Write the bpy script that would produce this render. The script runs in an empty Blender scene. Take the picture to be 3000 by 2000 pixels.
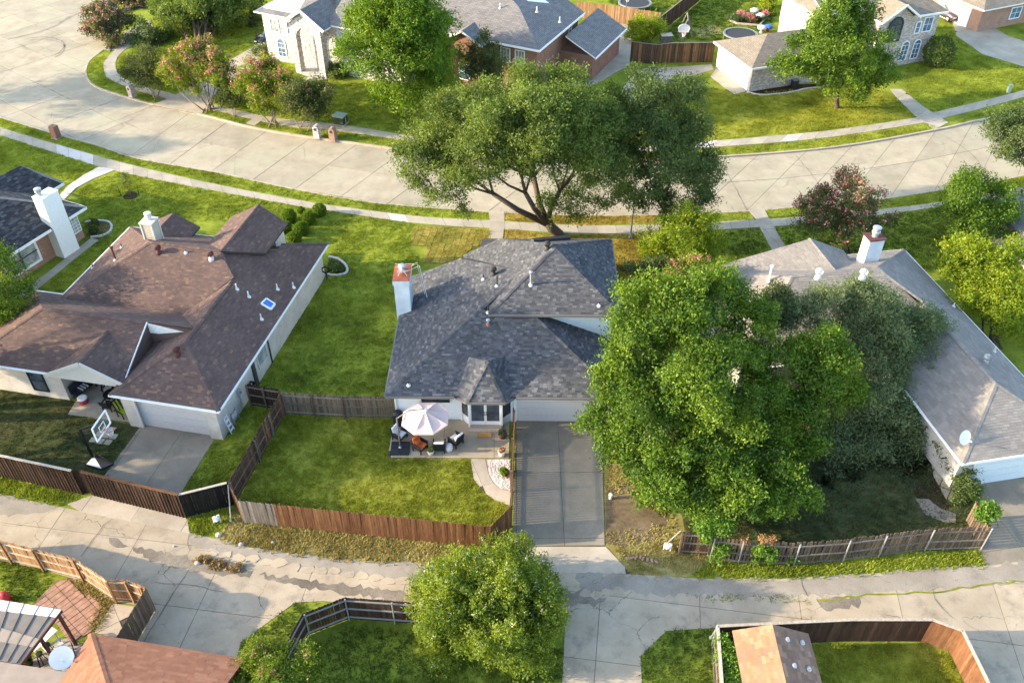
import bpy, bmesh, math, random
import numpy as np
from mathutils import Vector, Matrix
from mathutils.geometry import tessellate_polygon

# ------------------------------------------------------------------ camera, sky, sun, exposure
sc = bpy.context.scene
COL = sc.collection
rad = math.radians
random.seed(7)
F_PX, PITCH, CAM_H = 2560.0, 40.0, 37.8            # focal length in pixels of a 3000 px wide picture, tilt, height in metres
cam_d = bpy.data.cameras.new('camera'); cam = bpy.data.objects.new('camera', cam_d); COL.objects.link(cam)
cam.location = (0, 0, CAM_H); cam.rotation_euler = (rad(90 - PITCH), 0, 0)
cam_d.sensor_width = 36.0; cam_d.lens = 36.0 * F_PX / 3000.0
cam_d.clip_start = 0.5; cam_d.clip_end = 3000
sc.camera = cam

SUN_EL, SUN_AZ = 18.0, 5.0                         # low evening sun from the left; light travels along +X and a little +Y
world = bpy.data.worlds.new('World'); sc.world = world; world.use_nodes = True
wn = world.node_tree.nodes; wl = world.node_tree.links
bg = wn['Background']; sky = wn.new('ShaderNodeTexSky'); sky.sky_type = 'NISHITA'; sky.sun_disc = False
sky.sun_elevation = rad(SUN_EL); sky.sun_rotation = math.atan2(-math.cos(rad(SUN_AZ)), -math.sin(rad(SUN_AZ)))
sky.air_density = 1.0; sky.dust_density = 1.2; sky.ozone_density = 1.0
wl.new(sky.outputs[0], bg.inputs[0]); bg.inputs[1].default_value = 0.15
sun_d = bpy.data.lights.new('sun', 'SUN'); sun_d.energy = 2.6; sun_d.angle = rad(0.6); sun_d.color = (1.0, 0.84, 0.60)
sun = bpy.data.objects.new('sun', sun_d); COL.objects.link(sun)
sdir = Vector((math.cos(rad(SUN_EL)) * math.cos(rad(SUN_AZ)), math.cos(rad(SUN_EL)) * math.sin(rad(SUN_AZ)), -math.sin(rad(SUN_EL))))
sun.rotation_euler = sdir.to_track_quat('-Z', 'Y').to_euler(); sun.location = (-60, 30, 60)
sc.view_settings.view_transform = 'Standard'; sc.view_settings.look = 'None'
sc.view_settings.exposure = 2.27; sc.view_settings.gamma = 1.0; sc.view_settings.use_curve_mapping = False
sc.render.engine = 'CYCLES'
sc.cycles.max_bounces = 6; sc.cycles.diffuse_bounces = 3; sc.cycles.glossy_bounces = 2; sc.cycles.transmission_bounces = 3
sc.cycles.transparent_max_bounces = 4; sc.cycles.caustics_reflective = False; sc.cycles.caustics_refractive = False
sc.cycles.use_denoising = True

# ------------------------------------------------------------------ survey helpers: where a point seen from the drone lies on a level or an upright plane
_t = rad(PITCH)
_F = np.array([0, math.cos(_t), -math.sin(_t)]); _U = np.array([0, math.sin(_t), math.cos(_t)]); _R = np.array([1.0, 0, 0])
_C = np.array([0, 0, CAM_H])
def G(x, y, z=0.0):
    d = _F + _R * (x - 1500) / F_PX + _U * (1000 - y) / F_PX
    return Vector(_C + d * ((z - CAM_H) / d[2]))
def VY(x, y, Y):
    d = _F + _R * (x - 1500) / F_PX + _U * (1000 - y) / F_PX
    return Vector(_C + d * (Y / d[1]))
def pxm(p):                                       # pixels per metre at a point
    return F_PX / float((np.array(p) - _C) @ _F)
def GS(pts, z=0.0): return [G(x, y, z) for x, y in pts]

class Frame:                                      # a house's own axes
    def __init__(s, o, ang, z=0.0):
        s.o = Vector((o[0], o[1], z)); a = rad(ang); s.ang = a
        s.u = Vector((math.cos(a), math.sin(a), 0)); s.v = Vector((-math.sin(a), math.cos(a), 0))
    def __call__(s, u, v, z=0.0): return s.o + s.u * u + s.v * v + Vector((0, 0, z))

# ------------------------------------------------------------------ materials
MATS = {}
def nd(nt, t, **kw):
    n = nt.nodes.new(t)
    for k, v in kw.items(): setattr(n, k, v)
    return n
def ramp(nt, stops):
    r = nt.nodes.new('ShaderNodeValToRGB'); e = r.color_ramp.elements
    while len(e) > 1: e.remove(e[-1])
    e[0].position, e[0].color = stops[0][0], (*stops[0][1], 1)
    for p, c in stops[1:]:
        q = e.new(p); q.color = (*c, 1)
    return r
def newmat(name, rough=0.8, metal=0.0, spec=0.3):
    m = bpy.data.materials.new(name); m.use_nodes = True; b = m.node_tree.nodes['Principled BSDF']
    b.inputs['Roughness'].default_value = rough; b.inputs['Metallic'].default_value = metal
    b.inputs['Specular IOR Level'].default_value = spec
    MATS[name] = m
    return m, m.node_tree, b
def noise(nt, vec, scale, detail=4, rough=0.6):
    n = nt.nodes.new('ShaderNodeTexNoise'); n.inputs['Scale'].default_value = scale
    n.inputs['Detail'].default_value = detail; n.inputs['Roughness'].default_value = rough
    if vec is not None: nt.links.new(vec, n.inputs['Vector'])
    return n
def mixc(nt, fac, a, b, blend='MIX'):
    m = nt.nodes.new('ShaderNodeMix'); m.data_type = 'RGBA'; m.blend_type = blend
    for s, val in ((0, fac), (6, a), (7, b)):
        if hasattr(val, 'links') or hasattr(val, 'is_linked'): nt.links.new(val, m.inputs[s])
        elif isinstance(val, (int, float)): m.inputs[s].default_value = val
        else: m.inputs[s].default_value = (*val, 1)
    return m.outputs[2]
def bump(nt, b, h, strength=0.3, dist=0.02):
    n = nt.nodes.new('ShaderNodeBump'); n.inputs['Strength'].default_value = strength; n.inputs['Distance'].default_value = dist
    nt.links.new(h, n.inputs['Height']); nt.links.new(n.outputs[0], b.inputs['Normal'])
def pos(nt): return nt.nodes.new('ShaderNodeNewGeometry').outputs['Position']

def m_plain(name, col, rough=0.6, metal=0.0, var=0.08, scale=6.0, spec=0.3):
    m, nt, b = newmat(name, rough, metal, spec)
    n = noise(nt, pos(nt), scale)
    r = ramp(nt, [(0.3, [c * (1 - var) for c in col]), (0.7, [min(1, c * (1 + var)) for c in col])])
    nt.links.new(n.outputs[0], r.inputs[0]); nt.links.new(r.outputs[0], b.inputs['Base Color'])
    return m
def m_ground(name, stops, s1=0.35, s2=5.0, fine=28.0, w2=0.45, w3=0.35, rough=0.95, bs=0.5, bd=0.04):
    """earth, turf, gravel: three scales of mottling"""
    m, nt, b = newmat(name, rough, 0, 0.0); p = pos(nt)
    a = noise(nt, p, s1, 3); c = noise(nt, p, s2, 4); d = noise(nt, p, fine, 3, 0.7)
    mm = nd(nt, 'ShaderNodeMath', operation='MULTIPLY_ADD'); nt.links.new(c.outputs[0], mm.inputs[0]); mm.inputs[1].default_value = w2; nt.links.new(a.outputs[0], mm.inputs[2])
    m2 = nd(nt, 'ShaderNodeMath', operation='MULTIPLY_ADD'); nt.links.new(d.outputs[0], m2.inputs[0]); m2.inputs[1].default_value = w3; nt.links.new(mm.outputs[0], m2.inputs[2])
    mr = nd(nt, 'ShaderNodeMapRange'); nt.links.new(m2.outputs[0], mr.inputs[0])
    mid = 0.5 + 0.5 * w2 + 0.5 * w3
    mr.inputs[1].default_value = mid - 0.24; mr.inputs[2].default_value = mid + 0.24
    r = ramp(nt, stops); nt.links.new(mr.outputs[0], r.inputs[0]); nt.links.new(r.outputs[0], b.inputs['Base Color'])
    bump(nt, b, d.outputs[0], bs, bd)
    return m
def m_concrete(name, c1, c2, stain=(0.10, 0.085, 0.07), stain_amt=0.35, cracks=0.0, crack_scale=0.5, fine=40.0, green=None):
    m, nt, b = newmat(name, 0.9, 0, 0.2); p = pos(nt)
    oi = nt.nodes.new('ShaderNodeObjectInfo')
    a = noise(nt, p, 0.5, 5, 0.65); f = noise(nt, p, fine, 2); s = noise(nt, p, 0.9, 8, 0.72)
    r = ramp(nt, [(0.3, c1), (0.7, c2)]); nt.links.new(a.outputs[0], r.inputs[0])
    col = r.outputs[0]
    rr = ramp(nt, [(0.0, (0.90, 0.90, 0.90)), (1.0, (1.07, 1.06, 1.05))]); nt.links.new(oi.outputs['Random'], rr.inputs[0])
    col = mixc(nt, 1.0, col, rr.outputs[0], 'MULTIPLY')
    sr = ramp(nt, [(0.52, (0, 0, 0)), (0.74, (1, 1, 1))]); nt.links.new(s.outputs[0], sr.inputs[0])
    sm = nd(nt, 'ShaderNodeMath', operation='MULTIPLY'); nt.links.new(sr.outputs[0], sm.inputs[0]); sm.inputs[1].default_value = stain_amt
    col = mixc(nt, sm.outputs[0], col, stain)
    if green:
        g = noise(nt, p, 0.22, 3); gr = ramp(nt, [(0.5, (0, 0, 0)), (0.68, (0.55, 0.55, 0.55))]); nt.links.new(g.outputs[0], gr.inputs[0])
        col = mixc(nt, gr.outputs[0], col, green)
    fr = ramp(nt, [(0.35, (0.84, 0.84, 0.84)), (0.65, (1.1, 1.1, 1.1))]); nt.links.new(f.outputs[0], fr.inputs[0])
    col = mixc(nt, 1.0, col, fr.outputs[0], 'MULTIPLY')
    if cracks > 0:
        w = noise(nt, p, 1.3, 3)
        wm = nd(nt, 'ShaderNodeVectorMath', operation='MULTIPLY_ADD'); nt.links.new(w.outputs[1], wm.inputs[0]); wm.inputs[1].default_value = (0.9, 0.9, 0); nt.links.new(p, wm.inputs[2])
        vo = nd(nt, 'ShaderNodeTexVoronoi', feature='DISTANCE_TO_EDGE'); vo.inputs['Scale'].default_value = crack_scale; nt.links.new(wm.outputs[0], vo.inputs['Vector'])
        cr = ramp(nt, [(0.0015, (1, 1, 1)), (0.006, (0, 0, 0))]); nt.links.new(vo.outputs[0], cr.inputs[0])
        msk = noise(nt, p, 0.35, 2); mk = ramp(nt, [(0.45, (0, 0, 0)), (0.6, (cracks,) * 3)]); nt.links.new(msk.outputs[0], mk.inputs[0])
        cm = nd(nt, 'ShaderNodeMath', operation='MULTIPLY'); nt.links.new(cr.outputs[0], cm.inputs[0]); nt.links.new(mk.outputs[0], cm.inputs[1])
        col = mixc(nt, cm.outputs[0], col, (0.05, 0.045, 0.04))
    nt.links.new(col, b.inputs['Base Color']); bump(nt, b, f.outputs[0], 0.15, 0.01)
    return m
def m_wood(name, c1, c2, c3=None, rough=0.85):
    """boards: every board its own tone, long grain and streaks of weather"""
    m, nt, b = newmat(name, rough, 0, 0.15); p = pos(nt)
    oi = nt.nodes.new('ShaderNodeObjectInfo')
    st = [(0.0, c1), (0.6, c2)] + ([(1.0, c3)] if c3 else [])
    r = ramp(nt, st); nt.links.new(oi.outputs['Random'], r.inputs[0])
    mp = nd(nt, 'ShaderNodeMapping'); mp.inputs['Scale'].default_value = (1, 1, 0.16); nt.links.new(p, mp.inputs[0])
    n = noise(nt, mp.outputs[0], 9.0, 6, 0.7); gr = ramp(nt, [(0.3, (0.62, 0.62, 0.62)), (0.7, (1.28, 1.26, 1.24))]); nt.links.new(n.outputs[0], gr.inputs[0])
    col = mixc(nt, 1.0, r.outputs[0], gr.outputs[0], 'MULTIPLY')
    nt.links.new(col, b.inputs['Base Color']); bump(nt, b, n.outputs[0], 0.3, 0.01)
    return m
def m_shingle(name, stops, blotch=None, rough=0.95):
    m, nt, b = newmat(name, rough, 0, 0.15); p = pos(nt)
    at = nd(nt, 'ShaderNodeAttribute', attribute_name='rnd')
    r = ramp(nt, stops); nt.links.new(at.outputs['Fac'], r.inputs[0])
    n = noise(nt, p, 0.45, 4); nr = ramp(nt, [(0.3, (0.86, 0.86, 0.86)), (0.7, (1.12, 1.11, 1.1))]); nt.links.new(n.outputs[0], nr.inputs[0])
    col = mixc(nt, 1.0, r.outputs[0], nr.outputs[0], 'MULTIPLY')
    f = noise(nt, p, 60.0, 2); fr = ramp(nt, [(0.3, (0.8, 0.8, 0.8)), (0.7, (1.18, 1.18, 1.18))]); nt.links.new(f.outputs[0], fr.inputs[0])
    col = mixc(nt, 1.0, col, fr.outputs[0], 'MULTIPLY')
    nt.links.new(col, b.inputs['Base Color']); bump(nt, b, f.outputs[0], 0.25, 0.006)
    return m
def m_brick(name, c1, c2, mortar, w=0.22, h=0.075, msize=0.012, blot=None, blot_amt=0.5, blot_scale=2.5, bs=0.4):
    m, nt, b = newmat(name, 0.9, 0, 0.15)
    uv = nt.nodes.new('ShaderNodeUVMap')
    t = nt.nodes.new('ShaderNodeTexBrick'); nt.links.new(uv.outputs[0], t.inputs['Vector'])
    t.inputs['Color1'].default_value = (*c1, 1); t.inputs['Color2'].default_value = (*c2, 1); t.inputs['Mortar'].default_value = (*mortar, 1)
    t.inputs['Scale'].default_value = 1.0; t.inputs['Mortar Size'].default_value = msize; t.inputs['Brick Width'].default_value = w; t.inputs['Row Height'].default_value = h
    t.inputs['Bias'].default_value = 0.0
    col = t.outputs[0]; p = pos(nt)
    if blot:
        mp = nd(nt, 'ShaderNodeMapping'); mp.inputs['Scale'].default_value = (1, 2.4, 1); nt.links.new(uv.outputs[0], mp.inputs[0])
        n = noise(nt, mp.outputs[0], blot_scale, 2, 0.5); nr = ramp(nt, [(0.50, (0, 0, 0)), (0.56, (blot_amt,) * 3)]); nt.links.new(n.outputs[0], nr.inputs[0])
        col = mixc(nt, nr.outputs[0], col, blot)
    n = noise(nt, p, 1.2, 4); nr = ramp(nt, [(0.3, (0.85, 0.85, 0.85)), (0.7, (1.12, 1.12, 1.12))]); nt.links.new(n.outputs[0], nr.inputs[0])
    col = mixc(nt, 1.0, col, nr.outputs[0], 'MULTIPLY')
    nt.links.new(col, b.inputs['Base Color']); bump(nt, b, t.outputs[1], -bs, 0.01)
    return m
def m_leaf(name, dark, mid, light, trans=0.35, gloss=0.02, patch=0.0):
    m = bpy.data.materials.new(name); m.use_nodes = True; nt = m.node_tree; nt.nodes.clear(); MATS[name] = m
    out = nt.nodes.new('ShaderNodeOutputMaterial')
    at = nd(nt, 'ShaderNodeAttribute', attribute_name='rnd')
    r = ramp(nt, [(0.0, dark), (0.5, mid), (1.0, light)]); fac = at.outputs['Fac']
    if patch:
        n1 = noise(nt, pos(nt), 0.35, 5, 0.65); mr = nd(nt, 'ShaderNodeMapRange'); nt.links.new(n1.outputs[0], mr.inputs[0]); mr.inputs[1].default_value = 0.3; mr.inputs[2].default_value = 0.7
        mx_ = nd(nt, 'ShaderNodeMix'); mx_.inputs[0].default_value = patch; nt.links.new(fac, mx_.inputs[2]); nt.links.new(mr.outputs[0], mx_.inputs[3]); fac = mx_.outputs[0]
    nt.links.new(fac, r.inputs[0])
    d = nt.nodes.new('ShaderNodeBsdfDiffuse'); t = nt.nodes.new('ShaderNodeBsdfTranslucent'); g = nt.nodes.new('ShaderNodeBsdfGlossy'); g.inputs['Roughness'].default_value = 0.55
    hs = nt.nodes.new('ShaderNodeHueSaturation'); hs.inputs['Hue'].default_value = 0.485; hs.inputs['Saturation'].default_value = 1.15; hs.inputs['Value'].default_value = 1.25
    nt.links.new(r.outputs[0], d.inputs[0]); nt.links.new(r.outputs[0], hs.inputs['Color']); nt.links.new(hs.outputs[0], t.inputs[0])
    mx = nt.nodes.new('ShaderNodeMixShader'); mx.inputs[0].default_value = trans; nt.links.new(d.outputs[0], mx.inputs[1]); nt.links.new(t.outputs[0], mx.inputs[2])
    m2 = nt.nodes.new('ShaderNodeMixShader'); m2.inputs[0].default_value = gloss; nt.links.new(mx.outputs[0], m2.inputs[1]); nt.links.new(g.outputs[0], m2.inputs[2])
    nt.links.new(m2.outputs[0], out.inputs[0])
    return m
def m_glass(name, col=(0.03, 0.04, 0.05), rough=0.08):
    m, nt, b = newmat(name, rough, 0, 0.9)
    n = noise(nt, pos(nt), 1.3, 3); r = ramp(nt, [(0.35, col), (0.7, [c * 2.6 + 0.01 for c in col])]); nt.links.new(n.outputs[0], r.inputs[0]); nt.links.new(r.outputs[0], b.inputs['Base Color'])
    return m

# turf
TURF = {
 'green':  ((0.080, 0.100, 0.016), (0.176, 0.212, 0.026), (0.295, 0.320, 0.046)),
 'olive':  ((0.085, 0.100, 0.012), (0.195, 0.208, 0.024), (0.330, 0.315, 0.055)),
 'deep':   ((0.036, 0.058, 0.010), (0.072, 0.104, 0.018), (0.120, 0.150, 0.030)),  # darkened green: shade put into the colour for the shaded lawns
 'gold':   ((0.140, 0.110, 0.022), (0.260, 0.200, 0.040), (0.380, 0.300, 0.075)),
 'straw':  ((0.150, 0.125, 0.035), (0.270, 0.225, 0.075), (0.400, 0.345, 0.140)),
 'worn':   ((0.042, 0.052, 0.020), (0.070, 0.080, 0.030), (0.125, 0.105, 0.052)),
}
for k, (a, b_, c) in TURF.items():
    m_ground('turf_' + k, [(0.0, a), (0.5, b_), (1.0, c)])
m_ground('dirt', [(0, (0.08, 0.055, 0.032)), (0.5, (0.17, 0.125, 0.075)), (1, (0.27, 0.20, 0.12))])
m_ground('mulch', [(0, (0.02, 0.014, 0.01)), (0.5, (0.045, 0.03, 0.02)), (1, (0.09, 0.06, 0.04))], fine=40)
m_ground('gravel_pale', [(0, (0.22, 0.13, 0.08)), (0.45, (0.5, 0.40, 0.32)), (1, (0.85, 0.80, 0.74))], s1=0.9, s2=9, fine=26, w3=0.9)
m_ground('subgrade', [(0, (0.07, 0.06, 0.05)), (1, (0.13, 0.11, 0.09))])
m_concrete('street', (0.305, 0.26, 0.182), (0.42, 0.363, 0.262), stain=(0.20, 0.16, 0.125), stain_amt=0.4, cracks=0.4, crack_scale=0.16, green=(0.38, 0.36, 0.24))
m_concrete('walk', (0.32, 0.275, 0.205), (0.44, 0.385, 0.295), stain=(0.20, 0.17, 0.13), stain_amt=0.4)
m_concrete('walk_new', (0.44, 0.41, 0.37), (0.56, 0.52, 0.47), stain_amt=0.15)
m_concrete('drive', (0.205, 0.172, 0.128), (0.305, 0.258, 0.195), stain=(0.09, 0.08, 0.07), stain_amt=0.35)
m_concrete('drive_pale', (0.34, 0.285, 0.215), (0.47, 0.40, 0.31), stain=(0.2, 0.165, 0.12), stain_amt=0.3)
m_concrete('alley', (0.34, 0.27, 0.185), (0.47, 0.385, 0.275), stain=(0.15, 0.13, 0.105), stain_amt=0.75, cracks=0.9, crack_scale=0.35)
m_concrete('alley_old', (0.23, 0.195, 0.15), (0.34, 0.295, 0.235), stain=(0.12, 0.11, 0.095), stain_amt=0.5, cracks=1.0, crack_scale=0.9, fine=24)
m_concrete('patio', (0.30, 0.245, 0.17), (0.42, 0.345, 0.245), stain=(0.13, 0.11, 0.085), stain_amt=0.5)
m_concrete('kerb', (0.34, 0.28, 0.22), (0.47, 0.39, 0.31), stain_amt=0.4)
# roofs
m_shingle('shingle_grey', [(0, (0.056, 0.057, 0.063)), (0.55, (0.083, 0.084, 0.089)), (0.88, (0.108, 0.109, 0.113)), (1.0, (0.155, 0.155, 0.158))])
m_shingle('shingle_brown', [(0, (0.105, 0.071, 0.061)), (0.7, (0.132, 0.087, 0.073)), (0.94, (0.155, 0.099, 0.080)), (1.0, (0.205, 0.128, 0.092))])
m_shingle('shingle_tan', [(0, (0.205, 0.185, 0.162)), (0.6, (0.235, 0.212, 0.187)), (1.0, (0.265, 0.24, 0.212))])
m_shingle('shingle_navy', [(0, (0.032, 0.032, 0.036)), (0.6, (0.055, 0.054, 0.058)), (1.0, (0.11, 0.105, 0.10))])
m_shingle('shingle_salmon', [(0, (0.235, 0.105, 0.062)), (0.6, (0.265, 0.122, 0.073)), (1.0, (0.30, 0.145, 0.09))])
m_shingle('shingle_shed', [(0, (0.26, 0.15, 0.085)), (0.8, (0.33, 0.195, 0.11)), (0.95, (0.38, 0.24, 0.14)), (1.0, (0.20, 0.14, 0.10))])
m_brick('roof_far_tan', (0.19, 0.16, 0.12), (0.25, 0.21, 0.165), (0.13, 0.11, 0.085), w=0.5, h=0.16, msize=0.02, bs=0.3)
m_brick('roof_far_grey', (0.155, 0.145, 0.14), (0.215, 0.205, 0.195), (0.11, 0.10, 0.10), w=0.5, h=0.16, msize=0.02, bs=0.3)
m_brick('brick_red', (0.20, 0.062, 0.038), (0.27, 0.095, 0.055), (0.27, 0.22, 0.18))
m_brick('brick_red_pale', (0.28, 0.125, 0.08), (0.36, 0.18, 0.12), (0.36, 0.29, 0.23))
m_brick('brick_white', (0.60, 0.58, 0.56), (0.52, 0.49, 0.46), (0.55, 0.53, 0.50), blot=(0.22, 0.175, 0.16), blot_amt=0.85, blot_scale=3.2)
m_brick('brick_mixed', (0.44, 0.36, 0.31), (0.32, 0.23, 0.195), (0.42, 0.37, 0.33), blot=(0.62, 0.56, 0.51), blot_amt=0.7, blot_scale=2.6)
m_brick('brick_cream', (0.50, 0.465, 0.415), (0.56, 0.52, 0.465), (0.44, 0.40, 0.355), blot=(0.46, 0.40, 0.34), blot_amt=0.5, blot_scale=7)
m_brick('brick_painted', (0.60, 0.66, 0.70), (0.64, 0.69, 0.73), (0.50, 0.56, 0.60))
m_plain('white_paint', (0.80, 0.79, 0.76), 0.55, var=0.04)
m_plain('cream_paint', (0.55, 0.515, 0.46), 0.6, var=0.05)
m_plain('tan_paint', (0.42, 0.375, 0.31), 0.6, var=0.05)
m_plain('grey_paint', (0.48, 0.46, 0.45), 0.6, var=0.05)
m_plain('door_paint', (0.62, 0.57, 0.55), 0.6, var=0.04)
m_plain('siding_white', (0.74, 0.76, 0.76), 0.6, var=0.05)
m_plain('siding_shade_blue', (0.60, 0.68, 0.72), 0.6, var=0.05)  # white siding with its bluish shade put into the colour; also on a bluish door
m_plain('trim_dark', (0.045, 0.042, 0.04), 0.6)
m_plain('gutter_grey', (0.16, 0.15, 0.145), 0.5)
m_plain('black_metal', (0.018, 0.018, 0.02), 0.45, 0.3)
m_plain('black_plastic', (0.022, 0.023, 0.027), 0.55)
m_plain('galv', (0.42, 0.43, 0.44), 0.45, 0.5)
m_plain('lead_white', (0.62, 0.61, 0.60), 0.6)
m_plain('rust_roof', (0.36, 0.105, 0.05), 0.75, var=0.3, scale=4)
m_plain('maroon', (0.10, 0.035, 0.03), 0.7, var=0.2)
m_plain('orange_fabric', (0.55, 0.13, 0.035), 0.9, var=0.15)
m_plain('white_fabric', (0.72, 0.70, 0.67), 0.9, var=0.06)
m_plain('canopy', (0.60, 0.43, 0.38), 0.9, var=0.05)
m_plain('red_plastic', (0.42, 0.03, 0.035), 0.4)
m_plain('orange_rim', (0.60, 0.13, 0.06), 0.5)
m_plain('lime_plastic', (0.34, 0.46, 0.03), 0.5)
m_plain('green_box', (0.035, 0.055, 0.03), 0.6)
m_plain('pale_green', (0.30, 0.38, 0.30), 0.6)
m_plain('blue_plastic', (0.04, 0.13, 0.42), 0.5)
m_plain('terracotta', (0.34, 0.14, 0.075), 0.8, var=0.2)
m_plain('ceramic', (0.72, 0.71, 0.68), 0.3)
m_plain('coir', (0.46, 0.235, 0.06), 0.95, var=0.2, scale=30)
m_plain('net', (0.75, 0.73, 0.70), 0.9)
m_plain('car_black', (0.012, 0.013, 0.016), 0.15, 0.2, var=0.02, spec=0.6)
m_plain('car_silver', (0.10, 0.07, 0.075), 0.25, 0.3, var=0.02, spec=0.6)
m_plain('rubber', (0.015, 0.015, 0.016), 0.9)
m_plain('screen_mat', (0.035, 0.037, 0.042), 0.8)
m_plain('stone_white', (0.48, 0.45, 0.41), 0.9, var=0.2)
m_plain('flagstone', (0.33, 0.29, 0.25), 0.9, var=0.25, scale=3)
m_plain('paver', (0.32, 0.185, 0.13), 0.9, var=0.3, scale=2.5)
m_plain('metal_roof', (0.155, 0.135, 0.115), 0.7, var=0.2, scale=1.5)
m_plain('coating_white', (0.74, 0.72, 0.69), 0.7, var=0.15, scale=8)
m_plain('flat_roof', (0.27, 0.215, 0.17), 0.9, var=0.12, scale=2)
m_plain('pool', (0.02, 0.28, 0.36), 0.05, var=0.1, spec=0.8)
m_plain('bark', (0.085, 0.062, 0.045), 0.95, var=0.4, scale=14)
m_plain('bark_pale', (0.20, 0.155, 0.115), 0.9, var=0.35, scale=12)
m_glass('glass'); m_glass('glass_pale', (0.16, 0.17, 0.165), 0.15); m_glass('glass_sky', (0.05, 0.09, 0.15), 0.05); m_glass('panel_blue', (0.01, 0.075, 0.26), 0.12)
m_wood('wood_brown', (0.115, 0.050, 0.024), (0.165, 0.078, 0.038), (0.215, 0.108, 0.052))
m_wood('wood_grey', (0.135, 0.118, 0.10), (0.195, 0.168, 0.142), (0.265, 0.225, 0.185))
m_wood('wood_aged', (0.095, 0.065, 0.047), (0.145, 0.10, 0.07), (0.195, 0.14, 0.097))
m_wood('wood_dark', (0.038, 0.021, 0.014), (0.055, 0.031, 0.020), (0.078, 0.045, 0.028))
m_wood('wood_black', (0.010, 0.009, 0.009), (0.016, 0.014, 0.013), (0.024, 0.02, 0.018))
m_wood('wood_honey', (0.22, 0.125, 0.062), (0.30, 0.175, 0.09), (0.38, 0.24, 0.135))
m_wood('wood_mixed', (0.055, 0.035, 0.026), (0.10, 0.055, 0.034), (0.24, 0.115, 0.052))
m_wood('wood_pale', (0.36, 0.30, 0.235), (0.42, 0.36, 0.285), (0.50, 0.43, 0.34))
# leaves: dark, middle, light
m_leaf('leaf_oak', (0.046, 0.078, 0.014), (0.112, 0.164, 0.028), (0.230, 0.290, 0.060), 0.45)
m_leaf('leaf_elm', (0.044, 0.074, 0.018), (0.092, 0.138, 0.034), (0.170, 0.218, 0.060), 0.45)
m_leaf('leaf_bright', (0.028, 0.066, 0.008), (0.086, 0.162, 0.012), (0.235, 0.325, 0.026), 0.42)
m_leaf('leaf_blue', (0.060, 0.095, 0.036), (0.128, 0.175, 0.068), (0.260, 0.285, 0.115), 0.45)
m_leaf('leaf_maple', (0.034, 0.085, 0.005), (0.095, 0.180, 0.009), (0.210, 0.300, 0.022), 0.4)
m_leaf('leaf_crape', (0.060, 0.105, 0.008), (0.155, 0.220, 0.016), (0.300, 0.345, 0.050), 0.48)
m_leaf('leaf_yellow', (0.085, 0.130, 0.006), (0.195, 0.262, 0.010), (0.34, 0.39, 0.026), 0.45)
m_leaf('leaf_dull', (0.040, 0.060, 0.016), (0.088, 0.112, 0.028), (0.165, 0.170, 0.052), 0.4)
m_leaf('leaf_box', (0.060, 0.130, 0.004), (0.100, 0.180, 0.006), (0.150, 0.235, 0.010), 0.4)
m_leaf('leaf_lime', (0.055, 0.125, 0.010), (0.11, 0.21, 0.018), (0.18, 0.30, 0.035))
m_leaf('bloom_red', (0.40, 0.10, 0.11), (0.56, 0.19, 0.19), (0.70, 0.34, 0.32), 0.3)
m_leaf('bloom_pink', (0.30, 0.12, 0.12), (0.50, 0.24, 0.22), (0.68, 0.40, 0.36), 0.25)
m_leaf('bloom_white', (0.50, 0.47, 0.30), (0.66, 0.63, 0.46), (0.80, 0.78, 0.66), 0.25)
m_leaf('leaf_straw', (0.16, 0.10, 0.035), (0.28, 0.18, 0.06), (0.40, 0.28, 0.11), 0.2)
m_leaf('leaf_dead', (0.20, 0.10, 0.04), (0.34, 0.18, 0.07), (0.46, 0.28, 0.12), 0.2)
for k, (a, b_, c) in TURF.items():
    m_leaf('blade_' + k, [x * 1.0 for x in a], [x * 1.25 for x in b_], [x * 1.45 for x in c], 0.3, 0.0, 0.6)

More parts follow.
